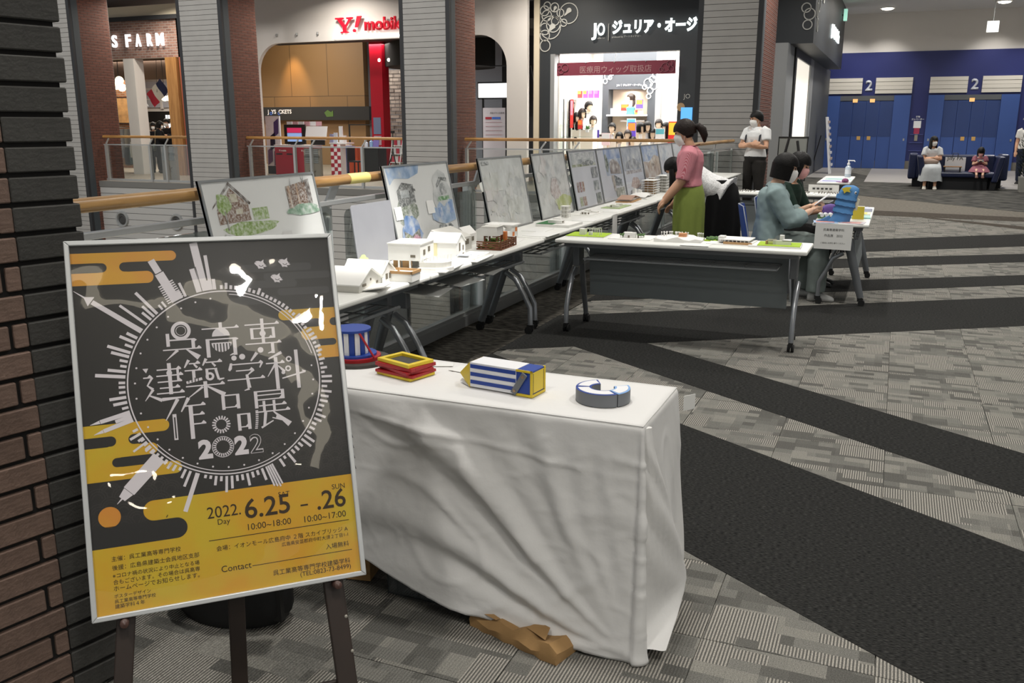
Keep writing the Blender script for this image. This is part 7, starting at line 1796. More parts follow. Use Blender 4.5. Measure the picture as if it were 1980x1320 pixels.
for s, y, w_ in (('主催：呉工業高等専門学校', 127, 147), ('後援：広島県建築士会呉地区支部', 107, 186), ('※コロナ禍の状況により中止となる場', 90, 185), ('合もございます。その場合は呉高専', 75.5, 185), ('ホームページでお知らせします。', 61, 183), ('ポスターデザイン', 45.5, 76), ('呉工業高等専門学校', 34, 86), ('建築学科４年', 22.5, 62)): ptext(s, 49, y, w_)
FILMP = glass_mat('poster_clear_film', (1, 1, 1), .02, .015, wob=.42, wscale=3.2, fres=.8)
m = MB(); rows = []
for i in range(25):
    rows.append([PMt @ V(.0115 + (PW_ - .023) * i / 24, .0115 + (PHt - .023) * j / 34, .0038 + .0012 * noise.noise(V(i * .35, j * .3, 4)) - .0012 * (i in (0, 24) or j in (0, 34))) for j in range(35)])
m.loft(rows, cap=False, closed=False); m.build('clear_film', FILMP, po, smooth=80)
# easel
EAS = mat('easel_dark_wood', '#2c211b', rough=.5, noise_amt=.15, nscale=12)
ea = thing('easel', 'dark brown wooden easel carrying the large poster', 'easel', PB)
Mw = lambda x, y, z: PMt @ V(x / 1000, y / 1000, z / 1000)
def plank(name, a, b, w, th):
    a, b = V(*a), V(*b); t = (b - a).normalized(); sx = t.cross(EN).normalized(); n = sx.cross(t)
    m = MB(); m.loft([[p + sx * w / 2 + n * th / 2, p - sx * w / 2 + n * th / 2, p - sx * w / 2 - n * th / 2, p + sx * w / 2 - n * th / 2] for p in (a, b)])
    return m.build(name, EAS, ea, bevel=.003)
def ground(x0, y0, dx, z0):                          # follow a leg down to the floor
    p0 = Mw(x0, y0, z0); q = Mw(x0 + dx * 100, y0 - 100, z0); s = (p0.z + PB.z - .0) / (p0.z - q.z); return p0 + (q - p0) * s
lo = ground(63, -22, -.11, -32); plank('front_leg', Mw(170, 850, -32), lo, .040, .022)
ro = ground(541, -10, .042, -32); plank('front_leg', Mw(505, 850, -32), ro, .048, .022)
tp_ = Mw(350, 855, -52); rl = V(-.62, .96, 0); base_ = (V(-1.50, 1.655, 0) - PB); plank('rear_leg', tp_, base_, .042, .022)
plank('crossbar', Mw(50, -265, -52), Mw(565, -265, -52), .035, .016); plank('crossbar', Mw(120, 420, -52), Mw(500, 420, -52), .04, .016)
for x in (66, 544):
    m = MB(); m.lathe([(.010, -.03), (.010, .020), (.0085, .026), (.004, .029), (0, .030)], n=16, M=PMt @ Matrix.Translation(V(x / 1000, -.011, 0))); m.build('peg', mat('peg_brown', '#4a332c', rough=.4), ea, smooth=40)
for x, y in ((563, -95), (570, -180)):
    m = MB(); m.lathe([(.004, -.021), (.004, -.019), (0, -.018)], n=10, M=PMt @ Matrix.Translation(V(x / 1000, y / 1000, 0))); m.build('peg_hole', mat('hole_metal', '#a8a49a', rough=.4, metal=.6), ea)
# ------------------------------------------------------------------ people
STAND = dict(pel=(0, 0, .90), nb=(0, -.01, 1.385), hc=(0, .03, 1.535), shL=(-.165, -.01, 1.335), shR=(.165, -.01, 1.335), elL=(-.215, -.03, 1.06), elR=(.215, -.03, 1.06), wrL=(-.21, .05, .83), wrR=(.21, .05, .83),
             hipL=(-.085, 0, .87), hipR=(.085, 0, .87), knL=(-.09, .015, .47), knR=(.09, .015, .47), anL=(-.09, -.02, .085), anR=(.09, -.02, .085))
SIT = dict(pel=(0, -.02, .50), nb=(0, .02, .985), hc=(0, .075, 1.135), shL=(-.16, .02, .935), shR=(.16, .02, .935), elL=(-.20, .10, .68), elR=(.20, .10, .68), wrL=(-.09, .32, .70), wrR=(.09, .32, .70),
           hipL=(-.09, .0, .49), hipR=(.09, .0, .49), knL=(-.10, .42, .50), knR=(.10, .42, .50), anL=(-.10, .40, .085), anR=(.10, .40, .085))
TORSO = [(-.09, .10, .085), (-.02, .155, .105), (.08, .162, .11), (.22, .150, .10), (.40, .128, .088), (.58, .138, .098), (.74, .152, .108), (.88, .160, .098), (.965, .115, .078), (1.0, .062, .058)]
class Fig:
    def __init__(s, name, label, loc, f, J=None, base=STAND, k=1.0, hf=(0, 1, -.05), skin=SKIN, vox=.007, group=None, wide=1.0):
        s.k = k; s.vox = vox; s.wide = wide
        s.J = {a: V(*b) * k for a, b in {**base, **(J or {})}.items()}
        s.hf = V(*hf).normalized(); s.skin = skin
        s.t = thing(name, label, 'person', loc, math.atan2(f[1], f[0]) - PI / 2, group)
        s.hk = .98 * (k if k > .9 else k * 1.22)
    def spine(s, t, rx, ry, off=0, n=20, lean=0):
        J = s.J; p, q = J['pel'], J['nb']; c = p.lerp(q, t); d = (q - p).normalized(); side = V(1, 0, 0); fw_ = d.cross(side)
        k = s.k
        return [c + side * ((rx * k * s.wide + off) * math.cos(2 * PI * j / n)) + fw_ * ((ry * k * s.wide + off) * math.sin(2 * PI * j / n)) for j in range(n)]
    def torso(s, m, t0=-1, t1=2, off=0):
        m.loft([s.spine(t, rx, ry, off) for t, rx, ry in TORSO if t0 <= t <= t1])
    def limb(s, m, keys, radii, off=0):
        P = [s.J[a] for a in keys]; pts = []; rs = []
        for i in range(len(P) - 1):
            for q in range(3 if i < len(P) - 2 else 4):
                pts.append(P[i].lerp(P[i + 1], q / 3)); rs.append(radii[i] + (radii[i + 1] - radii[i]) * q / 3)
        m.tube(pts, [r_ * s.k * s.wide + off for r_ in rs], 12)
    def arm(s, m, sd, off=0, upto=1.0):
        P = [s.J['sh' + sd], s.J['el' + sd], s.J['wr' + sd]]
        R_ = [.052, .047, .040, .041, .036, .026]
        pts = [P[0], P[0].lerp(P[1], .5), P[1], P[1].lerp(P[2], .3), P[1].lerp(P[2], .65), P[2]]
        L_ = [0, .25, .5, .65, .82, 1]
        n = [i for i, l in enumerate(L_) if l <= upto + .01]
        if upto < 1 and len(n) < 6:
            e = n[-1]; fr = (upto - L_[e]) / (L_[e + 1] - L_[e])
            pts = pts[:e + 1] + [pts[e].lerp(pts[e + 1], fr)] if fr > .05 else pts[:e + 1]; R_ = R_[:len(pts)]
        # shoulder cap start inside the torso
        m.tube([P[0].lerp(s.J['nb'], .35)] + pts, [.05 * s.k + off] + [r_ * s.k + off for r_ in R_[:len(pts)]], 12)
    def leg(s, m, sd, off=0, upto=1.0, flare=0):
        P = [s.J['hip' + sd], s.J['kn' + sd], s.J['an' + sd]]
        pts = [P[0], P[0].lerp(P[1], .35), P[0].lerp(P[1], .7), P[1], P[1].lerp(P[2], .3), P[1].lerp(P[2], .7), P[2]]; R_ = [.088, .080, .064, .054, .056, .042, .036]
        n = max(2, int(round(upto * 6)) + 1)
        m.tube(pts[:n], [r_ * s.k * s.wide + off + flare * i / 6 for i, r_ in enumerate(R_[:n])], 14)
    def foot(s, m, sd, off=0, fw_=None):
        a = s.J['an' + sd]; k = s.k; y0 = a.z - .085 * k
        f = V(0, 1, 0) if fw_ is None else V(*fw_).normalized(); r_ = V(f.y, -f.x, 0)
        rings = []
        for c, hw, z0, z1 in ((-.065, .022, .01, .06), (-.045, .034, .0, .095), (.0, .036, .0, .105), (.05, .038, .0, .075), (.10, .045, .0, .055), (.14, .042, .0, .042), (.165, .024, .004, .028)):
            rings.append([V(a.x, a.y, 0) + f * (c * k) + r_ * ((hw * k + off) * math.cos(2 * PI * q / 12)) + V(0, 0, y0 + ((z0 + z1) / 2) * k + ((z1 - z0) / 2 * k + off) * math.sin(2 * PI * q / 12)) for q in range(12)])
        m.loft(rings)
    def hand(s, m, sd, d=None, up=(0, 0, 1), curl=.5):
        w = s.J['wr' + sd]; k = s.k; e = s.J['el' + sd]
        d = (w - e).normalized() if d is None else V(*d).normalized()
        n = V(*up); n = (n - d * n.dot(d)).normalized(); x = d.cross(n)        # x across the palm
        thumb = x if sd == 'L' else -x
        fr = (x, d, n)
        m.tube([w - d * .02 * k, w + d * .01 * k], [.026 * k, .026 * k], 10)
        m.ell(w + d * .045 * k, (.040 * k, .055 * k, .017 * k), 12, 8, fr)
        for i, (o, ln) in enumerate(((-.028, .062), (-.010, .074), (.009, .070), (.026, .054))):
            b = w + d * .078 * k + (thumb * -o) * k
            p1 = b + (d * math.cos(curl * .4) - n * math.sin(curl * .4)) * ln * .45 * k
            p2 = p1 + (d * math.cos(curl * 1.1) - n * math.sin(curl * 1.1)) * ln * .32 * k
            p3 = p2 + (d * math.cos(curl * 1.8) - n * math.sin(curl * 1.8)) * ln * .26 * k
            m.tube([b - d * .02 * k, b, p1, p2, p3], [.009 * k, .0088 * k, .0084 * k, .0078 * k, .0062 * k], 8)
        b = w + d * .022 * k + thumb * .026 * k
        m.tube([b - thumb * .01 * k, b + (thumb * .7 + d * .7) * .028 * k, b + (thumb * .55 + d * .83) * .052 * k - n * .008 * k, b + (thumb * .35 + d * .9) * .07 * k - n * .016 * k], [.013 * k, .011 * k, .010 * k, .0075 * k], 8)
    def body(s, curl=.5, up=(0, 0, 1), hd=(None, None), legs=True, feet=True):
        m = MB(); s.torso(m)
        nb, hc = s.J['nb'], s.J['hc']
        u0 = (hc - nb).normalized()
        m.tube([s.J['pel'].lerp(nb, .93), nb, nb.lerp(hc, .75)], [.07 * s.k, .056 * s.k, .050 * s.k], 14)
        head_mesh(m, hc, s.hf, V(0, 0, 1), s.hk)
        for i, sd in enumerate('LR'):
            s.arm(m, sd); s.hand(m, sd, hd[i], up, curl)
            if legs: s.leg(m, sd)
            if feet: s.foot(m, sd)
        return remesh(m, 'body', s.skin, s.t, s.vox, 3)
    def face(s, mask=None, hair='bob', hm=HAIR, scale=1.03):
        r_, f, u = frame_of(s.hf, V(0, 0, 1)); k = s.hk; hc = s.J['hc']
        P = lambda a, b, c: hc + r_ * (a * k) + f * (b * k) + u * (c * k)
        for sg_ in (-1, 1):
            m = MB(); m.ell(P(sg_ * .031, .081, .018), (.014 * k, .010 * k, .007 * k), 10, 6, (r_, f, u)); m.build('eye', mat('eye_dark', '#1b1512', rough=.25), s.t, smooth=60)
            m = MB(); m.tube([P(sg_ * .014, .093, .037), P(sg_ * .032, .092, .042), P(sg_ * .048, .082, .036)], .0035 * k, 6); m.build('eyebrow', hm, s.t)
        if mask:
            m = MB(); mask_mesh(m, hc, s.hf, V(0, 0, 1), k); m.build('mask', mask, s.t, smooth=60)
        m = MB(); hair_mesh(m, hc, s.hf, V(0, 0, 1), k * scale, hair); m.build('hair', hm, s.t, smooth=70)
    def shirt(s, name, m_, off=.018, sleeve=.5, bottom=-.09, soff=None, vox=.011, disp=.004, seed=1, hem=None, collar=None):
        m = MB(); k = s.k
        R_ = [s.spine(t, rx, ry, off * (1.0 if t < .9 else .6)) for t, rx, ry in TORSO if t >= bottom and t < .99]
        if hem: R_ = [s.spine(hem[0], hem[1], hem[2], off)] + R_
        m.loft(R_)
        for sd in 'LR': s.arm(m, sd, soff or off, sleeve)
        o = remesh(m, name, m_, s.t, vox, 5, disp, 9, seed)
        if collar:
            nb = s.J['nb']; d = (nb - s.J['pel']).normalized(); c = MB(); rings = []
            side = V(1, 0, 0); fw_ = d.cross(side)
            for dz, rr in ((-.035, .082), (.0, .070), (.028, .066), (.030, .072), (-.02, .092)):
                rings.append([nb + d * (dz * k) + side * (rr * k * math.cos(2 * PI * q / 20)) + fw_ * (rr * k * .95 * math.sin(2 * PI * q / 20) + .012 * k) for q in range(20)])
            c.loft(rings, cap=False); c.build('collar', collar, s.t, smooth=60)
        return o
    def trousers(s, name, m_, off=.014, upto=.93, flare=.0, vox=.011, disp=.004, seed=2, top=.25):
        m = MB(); m.loft([s.spine(t, rx, ry, off * .8) for t, rx, ry in TORSO if t <= top])
        for sd in 'LR': s.leg(m, sd, off, upto, flare)
        return remesh(m, name, m_, s.t, vox, 5, disp, 8, seed)
    def shoes(s, m_, off=.006, fw_=None):
        for sd in 'LR':
            m = MB(); s.foot(m, sd, off, fw_); remesh(m, 'shoe', m_, s.t, .007, 3)
    def skirt(s, name, m_, rings, folds=11, amp=.012, n=66, thick=.004):
        """rings: (centre xyz, rx, ry, fold amount) from waist to hem"""
        out = [[V(*c) * s.k + V((rx + amp * fo * math.sin(folds * 2 * PI * q / n + 1.3 * fo)) * s.k * math.cos(2 * PI * q / n), (ry + amp * fo * math.sin(folds * 2 * PI * q / n + 1.3 * fo)) * s.k * math.sin(2 * PI * q / n), 0) for q in range(n)] for c, rx, ry, fo in rings]
        inn = [[p + (V(0, 0, 0) + (V(*rings[i][0]) * s.k - p) * .05) for p in o] for i, o in enumerate(out)]
        m = MB(); m.loft(out + inn[::-1], cap=False)
        return m.build(name, m_, s.t, smooth=70)

def cloth_mat(name, c, n=.06): return mat(name, c, rough=.9, spec=.2, noise_amt=n, nscale=14)
def check_mat(name, c1, c2, sc):
    m = mat(name, c1, rough=.9, spec=.2); nt = m.node_tree
    tc = nt.nodes.new('ShaderNodeTexCoord'); out = None
    for ax in ('X', 'Z'):
        w = nt.nodes.new('ShaderNodeTexWave'); w.bands_direction = ax; w.inputs['Scale'].default_value = sc
        nt.links.new(tc.outputs['Object'], w.inputs[0])
        if out is None: out = w.outputs['Fac']
        else:
            a = nt.nodes.new('ShaderNodeMath'); a.operation = 'ADD'; nt.links.new(out, a.inputs[0]); nt.links.new(w.outputs['Fac'], a.inputs[1]); out = a.outputs[0]
    cr = nt.nodes.new('ShaderNodeValToRGB'); cr.color_ramp.elements[0].position = .3; cr.color_ramp.elements[1].position = .7
    h = nt.nodes.new('ShaderNodeMath'); h.operation = 'MULTIPLY'; h.inputs[1].default_value = .5; nt.links.new(out, h.inputs[0]); nt.links.new(h.outputs[0], cr.inputs[0])
    cr.color_ramp.elements[0].color = (*lin(c1), 1); cr.color_ramp.elements[1].color = (*lin(c2), 1); nt.links.new(cr.outputs[0], nt.nodes['Principled BSDF'].inputs['Base Color'])
    return m

# woman in the red checked shirt
p = Fig('person', 'person in red checked shirt and lime green skirt with ponytail, standing at the row', (-1.80, 8.62, 0), (-.98, -.10), k=.965, hf=(0, .92, -.32),
        J=dict(hc=(0, .075, 1.525), nb=(0, .01, 1.375), shL=(-.16, .0, 1.315), shR=(.16, .0, 1.315), elL=(-.20, .06, 1.06), wrL=(-.15, .22, .86), elR=(.20, .10, 1.07), wrR=(.12, .26, .87)))
p.body(curl=.6, up=(0, .6, .6)); p.face(MASKW, 'ponytail', HAIRB)
p.shirt('shirt', check_mat('red_gingham', '#b5485a', '#dcaab1', 95), .026, .47, .12, soff=.030, disp=.005, collar=mat('red_gingham', '#b5485a'))
LIMES = cloth_mat('lime_skirt', '#7f8d46')
p.skirt('skirt', LIMES, [((0, 0, 1.075), .135, .105, 0), ((0, 0, 1.03), .15, .12, 0), ((0, 0, .93), .180, .148, .2), ((0, .0, .80), .188, .155, .6), ((0, .0, .60), .186, .152, 1), ((0, 0, .32), .190, .158, 1.3)], 9, .009)
m = MB(); m.tube([(-.07, -.02, 1.345), (-.03, .09, 1.30), (0, .14, 1.20), (.03, .09, 1.30), (.07, -.02, 1.345), (0, -.075, 1.365), (-.07, -.02, 1.345)], .004, 6); m.build('neck_cord', mat('cord_maroon', '#4a1520', rough=.8), p.t)
p.shoes(mat('shoe_black', '#1a1a1a', rough=.6))
# bending woman
p = Fig('person', 'person in white lace blouse and black skirt bending over the tower models', (-1.72, 9.62, 0), (-.985, .12), k=.965, hf=(0, .75, -.66),
        J=dict(pel=(0, -.06, .90), nb=(0, .36, 1.085), hc=(0, .50, 1.12), shL=(-.16, .30, 1.06), shR=(.16, .30, 1.06), elL=(-.18, .34, .84), elR=(.18, .34, .84), wrL=(-.12, .46, .74), wrR=(.12, .46, .76), hipL=(-.085, -.06, .86), hipR=(.085, -.06, .86), anL=(-.09, -.06, .085), anR=(.09, -.06, .085), knL=(-.09, -.02, .47), knR=(.09, -.02, .47)))
p.body(); p.face(MASKW, 'hang', HAIR)
m = MB(); r_, f_, u_ = frame_of(p.hf, V(0, 0, 1))
for sx in (-1, 1): m.tube([p.J['hc'] + r_ * sx * .07, p.J['hc'] + r_ * sx * .088 + V(0, -.02, -.12), p.J['hc'] + r_ * sx * .08 + V(0, -.01, -.26), p.J['hc'] + r_ * sx * .07 + V(0, .0, -.36)], [.03, .036, .03, .008], 10)
m.build('hanging_hair', HAIR, p.t, smooth=60)
LACE = mat('lace_white', '#d6d6d6', rough=.9, noise_amt=.22, nscale=75, bump=.5, bscale=75)
p.shirt('lace_blouse', LACE, .030, .48, -.05, soff=.040, disp=.006, seed=4, hem=(-.16, .185, .175))
p.skirt('skirt', cloth_mat('black_skirt', '#0f0f10'), [((0, -.03, 1.02), .135, .12, 0), ((0, -.07, .94), .175, .155, 0), ((0, -.075, .80), .20, .18, .5), ((0, -.07, .55), .225, .20, 1), ((0, -.06, .22), .245, .22, 1.3)], 8, .012)
p.shoes(mat('shoe_black', '#1a1a1a', rough=.6))
# man with crossed arms
p = Fig('person', 'person in white polo shirt with arms crossed, standing before the grey column', (-2.24, 16.0, 0), (-.42, -.905), k=1.065, hf=(.50, .84, -.24),
        J=dict(elL=(-.235, .07, 1.10), elR=(.235, .07, 1.10), wrL=(.06, .185, 1.125), wrR=(-.06, .215, 1.155), anL=(-.12, -.02, .085), anR=(.12, -.02, .085), knL=(-.105, .015, .47), knR=(.105, .015, .47)), wide=1.06)
p.body(curl=.35, up=(0, .9, .3), hd=((.95, .1, .05), (-.95, .05, .05))); p.face(MASKW, 'short', HAIR)
p.shirt('polo_shirt', cloth_mat('polo_white', '#dededd', .03), .022, .30, .03, soff=.036, disp=.004, seed=6, collar=mat('polo_collar', '#e3e3e2', rough=.9))
TRS = cloth_mat('charcoal_trousers', '#2b2927'); p.trousers('trousers', TRS, .022, .97)
m = MB(); m.loft([p.spine(t, .157, .107, .026) for t in (.06, .10)], cap=False); m.build('belt', BLK, p.t, smooth=60)
m = MB(); m.tube([(-.07, .0, 1.47), (-.04, .115, 1.40), (.0, .135, 1.20), (.04, .115, 1.40), (.07, .0, 1.47)], .005, 6); m.build('lanyard', mat('lanyard_navy', '#252c48', rough=.8), p.t)
bpk = MB(); bpk.ell((.06, -.20, 1.12), (.17, .10, .24), 16, 10); bpk.build('backpack', BLK, p.t, smooth=60)
for sx in (-.13, .13): m = MB(); m.tube([(sx, -.14, 1.40), (sx, .0, 1.455), (sx * 1.05, .105, 1.36), (sx * 1.05, .13, 1.22)], [(.007, .016)] * 4, 8); m.build('backpack_strap', mat('strap_navy', '#20242e', rough=.8), p.t)
p.shoes(mat('shoe_black', '#1a1a1a', rough=.6))
# seated pair
p = Fig('person', 'person with black bob in pale blue grey shirt seated on the blue chair', (-1.00, 8.38, 0), (.985, .17), base=SIT, k=1.0, hf=(.05, .95, -.22), skin=SKINP,
        J=dict(hc=(0, .10, 1.165), nb=(0, .02, 1.01), shL=(-.165, .02, .955), shR=(.165, .02, .955), elL=(-.19, .13, .70), wrL=(-.06, .34, .83), elR=(.20, .16, .71), wrR=(.06, .33, .80), knL=(-.09, .44, .50), knR=(.13, .43, .50), anL=(-.10, .30, .085), anR=(.13, .42, .085)))
p.body(curl=.9, up=(0, -.3, .9)); p.face(MASKW, 'bob', HAIR, 1.07)
p.shirt('loose_shirt', cloth_mat('shirt_blue_grey', '#8a9c9d'), .036, .80, -.05, soff=.040, disp=.009, seed=9, hem=(-.14, .21, .20), collar=mat('shirt_collar_grey', '#93a3a3', rough=.9))
p.trousers('wide_trousers', cloth_mat('trousers_grey_green', '#757e7b'), .030, .95, .02, disp=.007, seed=10)
p.shoes(mat('shoe_pale', '#a8a8a6', rough=.6))
m = MB(); m.tube([(-.075, -.02, 1.0), (-.04, .10, .96), (.0, .14, .86), (.04, .10, .96), (.075, -.02, 1.0), (0, -.075, 1.02), (-.075, -.02, 1.0)], .004, 6); m.build('neck_cord', mat('cord_dark', '#23323a', rough=.8), p.t)
m = MB(); m.bc((.0, .43, .90), (.09, .16, .004), rx=R(38)); m.build('held_paper', WPRINT, p.t); m = MB(); m.lathe([(.034, -.008), (.034, .008)], (-.155, .235, .728), 14); m.build('wrist_watch', STEEL, p.t)
p = Fig('person', 'person in dark green top with pink mask seated beyond the bob haired one', (-.98, 9.33, 0), (.97, -.24), base=SIT, k=1.0, hf=(-.05, .92, -.36), J=dict(hc=(0, .11, 1.155), nb=(0, .03, 1.0), elL=(-.19, .14, .70), wrL=(-.05, .40, .745), elR=(.20, .16, .70), wrR=(.05, .40, .745), anL=(-.10, .34, .085), anR=(.10, .38, .085)))
p.body(curl=.7, up=(0, 0, 1)); p.face(MASKP, 'bob', HAIR, 1.05); p.shirt('top', cloth_mat('top_dark_green', '#1d2e26'), .024, .42, -.05, soff=.03, disp=.006, seed=12); p.trousers('trousers', cloth_mat('trousers_black', '#151414'), .018, .96, seed=13); p.shoes(mat('shoe_black', '#1a1a1a', rough=.6))
m = MB(); m.bc((.0, .52, .755), (.07, .14, .008), rx=R(10)); m.build('held_phone', BLK, p.t, bevel=.002)
# chairs
CHB = mat('chair_shell_blue', '#2c4a9c', rough=.4)
def shell_chair(label, x, y, rz):
    t = thing('shell_chair', label, 'chair', (x, y, 0), rz)
    m = MB(); rows = []
    for i in range(11):
        a = i / 10; z = .44 + .40 * a; w_ = .215 - .03 * a * a; yy = -.21 - .07 * a
        rows.append([V(xx * w_, yy + .05 * xx * xx * 1.0, z) for xx in (-1, -.7, -.35, 0, .35, .7, 1)] + [V(xx * w_ * .98, yy - .012 + .05 * xx * xx, z) for xx in (1, .7, .35, 0, -.35, -.7, -1)])
    m.loft(rows); m.build('backrest', CHB, t, smooth=50)
    MB().bx(-.215, .215, -.22, .20, .425, .445).build('seat', CHB, t, bevel=.015)
    m = MB(); m.tube([(xx * .217, -.21 - .07 * a + .05 * xx * xx - .006, .44 + .4 * a) for xx, a in ((-1, 0), (-.97, .5), (-.87, 1), (0, 1.02), (.87, 1), (.97, .5), (1, 0))], .006, 6); m.build('edge_trim', mat('chair_trim_grey', '#8f97a6', rough=.5), t, smooth=60)
    for sx in (-.18, .18):
        for yy in (-.18, .17): MB().tube([(sx, yy, .425), (sx * 1.15, yy * 1.25, .0)], .012, 8).build('leg', TUBEG, t, smooth=50)
shell_chair('blue shell backed chair under the person in the blue grey shirt', -1.00, 8.36, math.atan2(.17, .985) - PI / 2)
shell_chair('blue shell backed chair hidden behind, under the person in dark green', -.98, 9.31, math.atan2(-.24, .97) - PI / 2)

# ------------------------------------------------------------------ sofa island before the lifts
NVY = mat('sofa_navy_leather', '#1d2545', rough=.35, spec=.5); NVD = mat('sofa_base_dark', '#0e0f14', rough=.6)
so = thing('sofa', 'navy blue leather sofa before the lifts with two people on it', 'sofa', (1.42, 24.6, 0))
MB().bx(-.78, .78, -.33, .30, .30, .43).build('seat', NVY, so, bevel=.04)
MB().bx(-.80, .80, .27, .46, .30, .82).build('backrest', NVY, so, bevel=.04)
for s in (-1, 1):
    m = MB(); m.loft([[V(s * a, y, z) for a, z in ((.70, .20), (.84, .20), (.96, .80), (.82, .80))] for y in (-.36, .44)]); m.build('armrest', NVY, so, bevel=.03)
    m = MB(); m.loft([[V(s * (.68 + dx), -.30 + dy, 0), V(s * (.80 + dx), -.30 + dy, 0), V(s * (.84 + dx), -.30 + dy, .22), V(s * (.70 + dx), -.30 + dy, .22)] for dx, dy in ((0, 0), (0, .1))]); m.build('leg', NVD, so)
MB().bx(-.64, .64, -.20, .28, 0, .30).build('base', NVD, so)
sr = thing('sofa', 'rear navy sofa backing onto the front one, showing at both sides', 'sofa', (1.42, 25.35, 0))
MB().bx(-1.10, 1.10, -.24, .42, .22, .78).build('body', NVY, sr, bevel=.04); MB().bx(-1.0, 1.0, -.2, .38, 0, .22).build('base', NVD, sr)
for s in (-1, 1): MB().bx(s * 1.02 - .1, s * 1.02 + .1, -.26, .44, .2, .83).build('armrest', NVY, sr, bevel=.04)
sd_ = thing('side_table', 'small wooden tray table on the sofa between woman and girl', 'side table', (1.27, 24.42, .43))
MB().bx(-.20, .20, -.16, .12, .11, .13).build('tray_top', wood_mat('tray_wood', '#7a5a3c', '#99734c', 4, 0, .5), sd_)
for s in (-.17, .17): MB().bx(s - .012, s + .012, -.14, .10, 0, .11).build('leg', BLK, sd_)
bg = thing('shopping_bag', 'white paper shopping bag with black lettering standing on the sofa', 'shopping bag', (1.32, 24.72, .43))
MB().bx(-.21, .24, -.07, .05, 0, .33).build('bag_body', mat('bag_white', '#d5d6d8', rough=.6), bg)
text('Jilly FA', INKD, bg, face_frame((-.18, -.073, .24), (1, 0, 0), (0, 0, 1)), width=.36, bold=.01)
for yy in (-.05, .03): MB().tube([(-.06, yy, .32), (-.05, yy, .43), (.06, yy, .43), (.07, yy, .32)], .007, 6).build('handle', BLK, bg)
p = Fig('person', 'long haired person in white top and pale long skirt seated on the sofa', (.80, 24.62, 0), (0, -1), base=SIT, k=.97, hf=(-.42, .88, -.12), vox=.010,
        J=dict(pel=(0, -.02, .53), hipL=(-.09, 0, .52), hipR=(.09, 0, .52), nb=(0, .0, 1.02), hc=(-.01, .04, 1.175), shL=(-.155, .0, .97), shR=(.155, .0, .97), elL=(-.20, .10, .74), elR=(.20, .10, .74), wrL=(.04, .24, .74), wrR=(-.04, .26, .78), anL=(-.12, .38, .085), anR=(.12, .38, .085), knL=(-.11, .40, .50), knR=(.11, .40, .50)))
p.body(curl=.4, up=(0, .9, .3), hd=((.9, .2, 0), (-.9, .2, 0))); p.face(MASKW, 'long', HAIR, 1.05)
p.shirt('top', cloth_mat('top_white', '#c9cbcc'), .022, .33, -.05, soff=.032, vox=.013)
m = MB(); m.loft([[V(cx + rx * math.cos(2 * PI * q / 30), cy + ry * math.sin(2 * PI * q / 30), z + .012 * math.sin(6 * 2 * PI * q / 30) * (z < .5)) for q in range(30)] for z, cx, cy, rx, ry in ((.74, 0, -.01, .14, .11), (.64, 0, .05, .19, .18), (.57, 0, .18, .22, .28), (.50, 0, .24, .235, .26), (.38, 0, .27, .25, .22), (.20, 0, .29, .28, .20))]); m.build('long_skirt', cloth_mat('skirt_pale_grey', '#c0c4c6'), p.t, smooth=70)
p.shoes(mat('shoe_cream', '#d5d0c4', rough=.6)); m = MB(); m.ell((.03, .25, .66), (.19, .09, .08), 14, 8); m.build('held_bag', mat('bag_taupe', '#9a8578', rough=.7), p.t, smooth=60)
p = Fig('person', 'small child with black bob in a pink dress seated at the sofa right side', (1.86, 24.60, 0), (0, -1), base=SIT, k=.72, hf=(0, .80, -.58), vox=.009, skin=SKINP,
        J=dict(pel=(0, .0, .66), hipL=(-.09, .02, .65), hipR=(.09, .02, .65), nb=(0, .03, 1.09), hc=(0, .08, 1.25), shL=(-.15, .03, 1.04), shR=(.15, .03, 1.04), elL=(-.2, .12, .84), elR=(.2, .12, .84), wrL=(-.05, .26, .94), wrR=(.05, .26, .94), knL=(-.1, .42, .66), knR=(.1, .42, .66), anL=(-.09, .60, .50), anR=(.09, .60, .50)))
p.body(curl=.9, up=(0, -.3, .9)); p.face(MASKP, 'bob', HAIR, 1.06); p.shirt('dress_top', cloth_mat('dress_rose', '#8d5a66', .2), .02, .3, -.05, soff=.034, vox=.012)
m = MB(); m.loft([[V(rx * math.cos(2 * PI * q / 30), cy + ry * math.sin(2 * PI * q / 30), z) for q in range(30)] for z, cy, rx, ry in ((.60, .02, .11, .09), (.53, .10, .18, .17), (.47, .15, .22, .23), (.435, .16, .24, .25))]); m.build('dress_skirt', cloth_mat('dress_rose', '#8d5a66', .2), p.t, smooth=70)
p.shoes(mat('shoe_brown', '#5b3b30', rough=.6)); m = MB(); m.bc((0, .22, .70), (.13, .006, .08), rx=R(40)); m.build('held_phone', BLK, p.t)
# passer-by cut by the picture edge
p = Fig('person', 'person in white tee shirt half out of the picture at the right edge', (3.10, 27.3, 0), (-.25, -.97), k=1.02, vox=.012, hf=(0, 1, 0)); p.body(); p.face(MASKW, 'short', HAIR); p.shirt('tee_shirt', cloth_mat('tee_white', '#d2d0cc'), .022, .3, -.02, soff=.036, vox=.014); p.trousers('trousers', cloth_mat('trousers_navy', '#222838'), .02, .96, vox=.014); p.shoes(mat('shoe_black', '#1a1a1a', rough=.6))
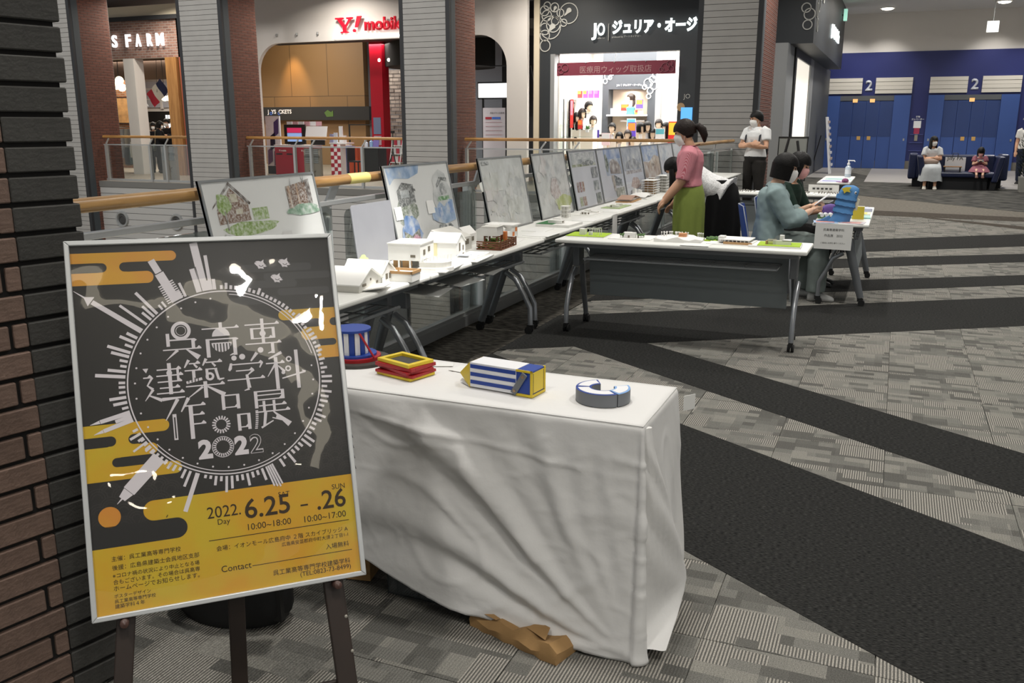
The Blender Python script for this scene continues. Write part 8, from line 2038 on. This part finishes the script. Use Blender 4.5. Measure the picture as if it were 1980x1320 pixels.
# shoppers in the clothes shop
for k_, (x, y, f, kk, hr, lab) in enumerate(((-22.50, 23.0, (.5, -.6), .97, 'long', 'long haired shopper in black beside the white pillar'), (-21.98, 22.72, (.8, .5), .99, 'bob', 'dark dressed shopper with a cream cap band and green bag, seen from behind'), (-21.55, 23.0, (-.9, -.3), .98, 'short', 'dark dressed shopper facing left near the timber pillar'), (-22.62, 23.75, (.2, -1), 1.04, 'short', 'tall dark dressed shopper at the back of the group'))):
    p = Fig('person', lab, (x, y, 0), f, k=kk, vox=.013, hf=(.1, .95, -.25), J=dict(elL=(-.2, .08, 1.1), wrL=(-.08, .26, 1.15), elR=(.21, .06, 1.08), wrR=(.1, .26, 1.1)))
    p.body(curl=.8); p.face(MASKW if k_ != 2 else None, hr, HAIR, 1.06); c_ = ['#17161a', '#141518', '#1a1a1d', '#18171a'][k_]
    p.shirt('jacket', cloth_mat('shopper_top_%d' % k_, c_), .03, .9, -.1, soff=.03, vox=.016); p.trousers('trousers', cloth_mat('shopper_trousers', '#121318'), .022, .96, vox=.016); p.shoes(mat('shoe_black', '#1a1a1a', rough=.6))
    if k_ == 1:
        m = MB(); m.ell((.0, -.20, .82), (.17, .07, .12), 14, 8); m.build('shoulder_bag', mat('bag_dark_green', '#3c4a40', rough=.6), p.t, smooth=60); m = MB(); m.tube([(-.12, -.2, .9), (.14, -.1, 1.36), (.13, .05, 1.36)], .012, 6); m.build('bag_strap', mat('strap_cream', '#b8ab94', rough=.8), p.t)
# plant in its planter at the right edge
pt = thing('potted_conifer', 'dark columnar plant in a pale square planter at the right picture edge', 'plant', (2.86, 24.0, 0))
m = MB(); m.loft([[V(s_ * a, s_ * b, z) for a, b in ((-1, -1), (1, -1), (1, 1), (-1, 1))] for z, s_ in ((0, .16), (.36, .19))]); m.build('planter', mat('planter_pale', '#9b9a93', rough=.7), pt, bevel=.01)
m = MB(); rnd = random.Random(3)
for q in range(1500):
    z = rnd.uniform(.38, 1.55); rr = .27 * (1 - ((z - .8) / .85) ** 2 * .8) * math.sqrt(rnd.random()); an = rnd.uniform(0, 6.28); c_ = V(rr * math.cos(an), rr * math.sin(an), z); d_ = V(math.cos(an) * .6 + rnd.uniform(-.4, .4), math.sin(an) * .6 + rnd.uniform(-.4, .4), rnd.uniform(.2, 1)).normalized(); s_ = d_.cross(V(.3, .2, 1)).normalized() * .010; L_ = rnd.uniform(.06, .11)
    m.add([c_ - s_, c_ + d_ * L_ * .5 + s_, c_ + d_ * L_, c_ + d_ * L_ * .5 - s_ * 1.5], [(0, 1, 2, 3)])
m.build('foliage', mat('conifer_green', '#1d2a1e', rough=.7, noise_amt=.3, nscale=8), pt)['kind'] = 'stuff'
MB().tube([(0, 0, .34), (0, 0, 1.2)], .02, 8).build('stem', mat('stem_brown', '#3a2a1e', rough=.8), pt)
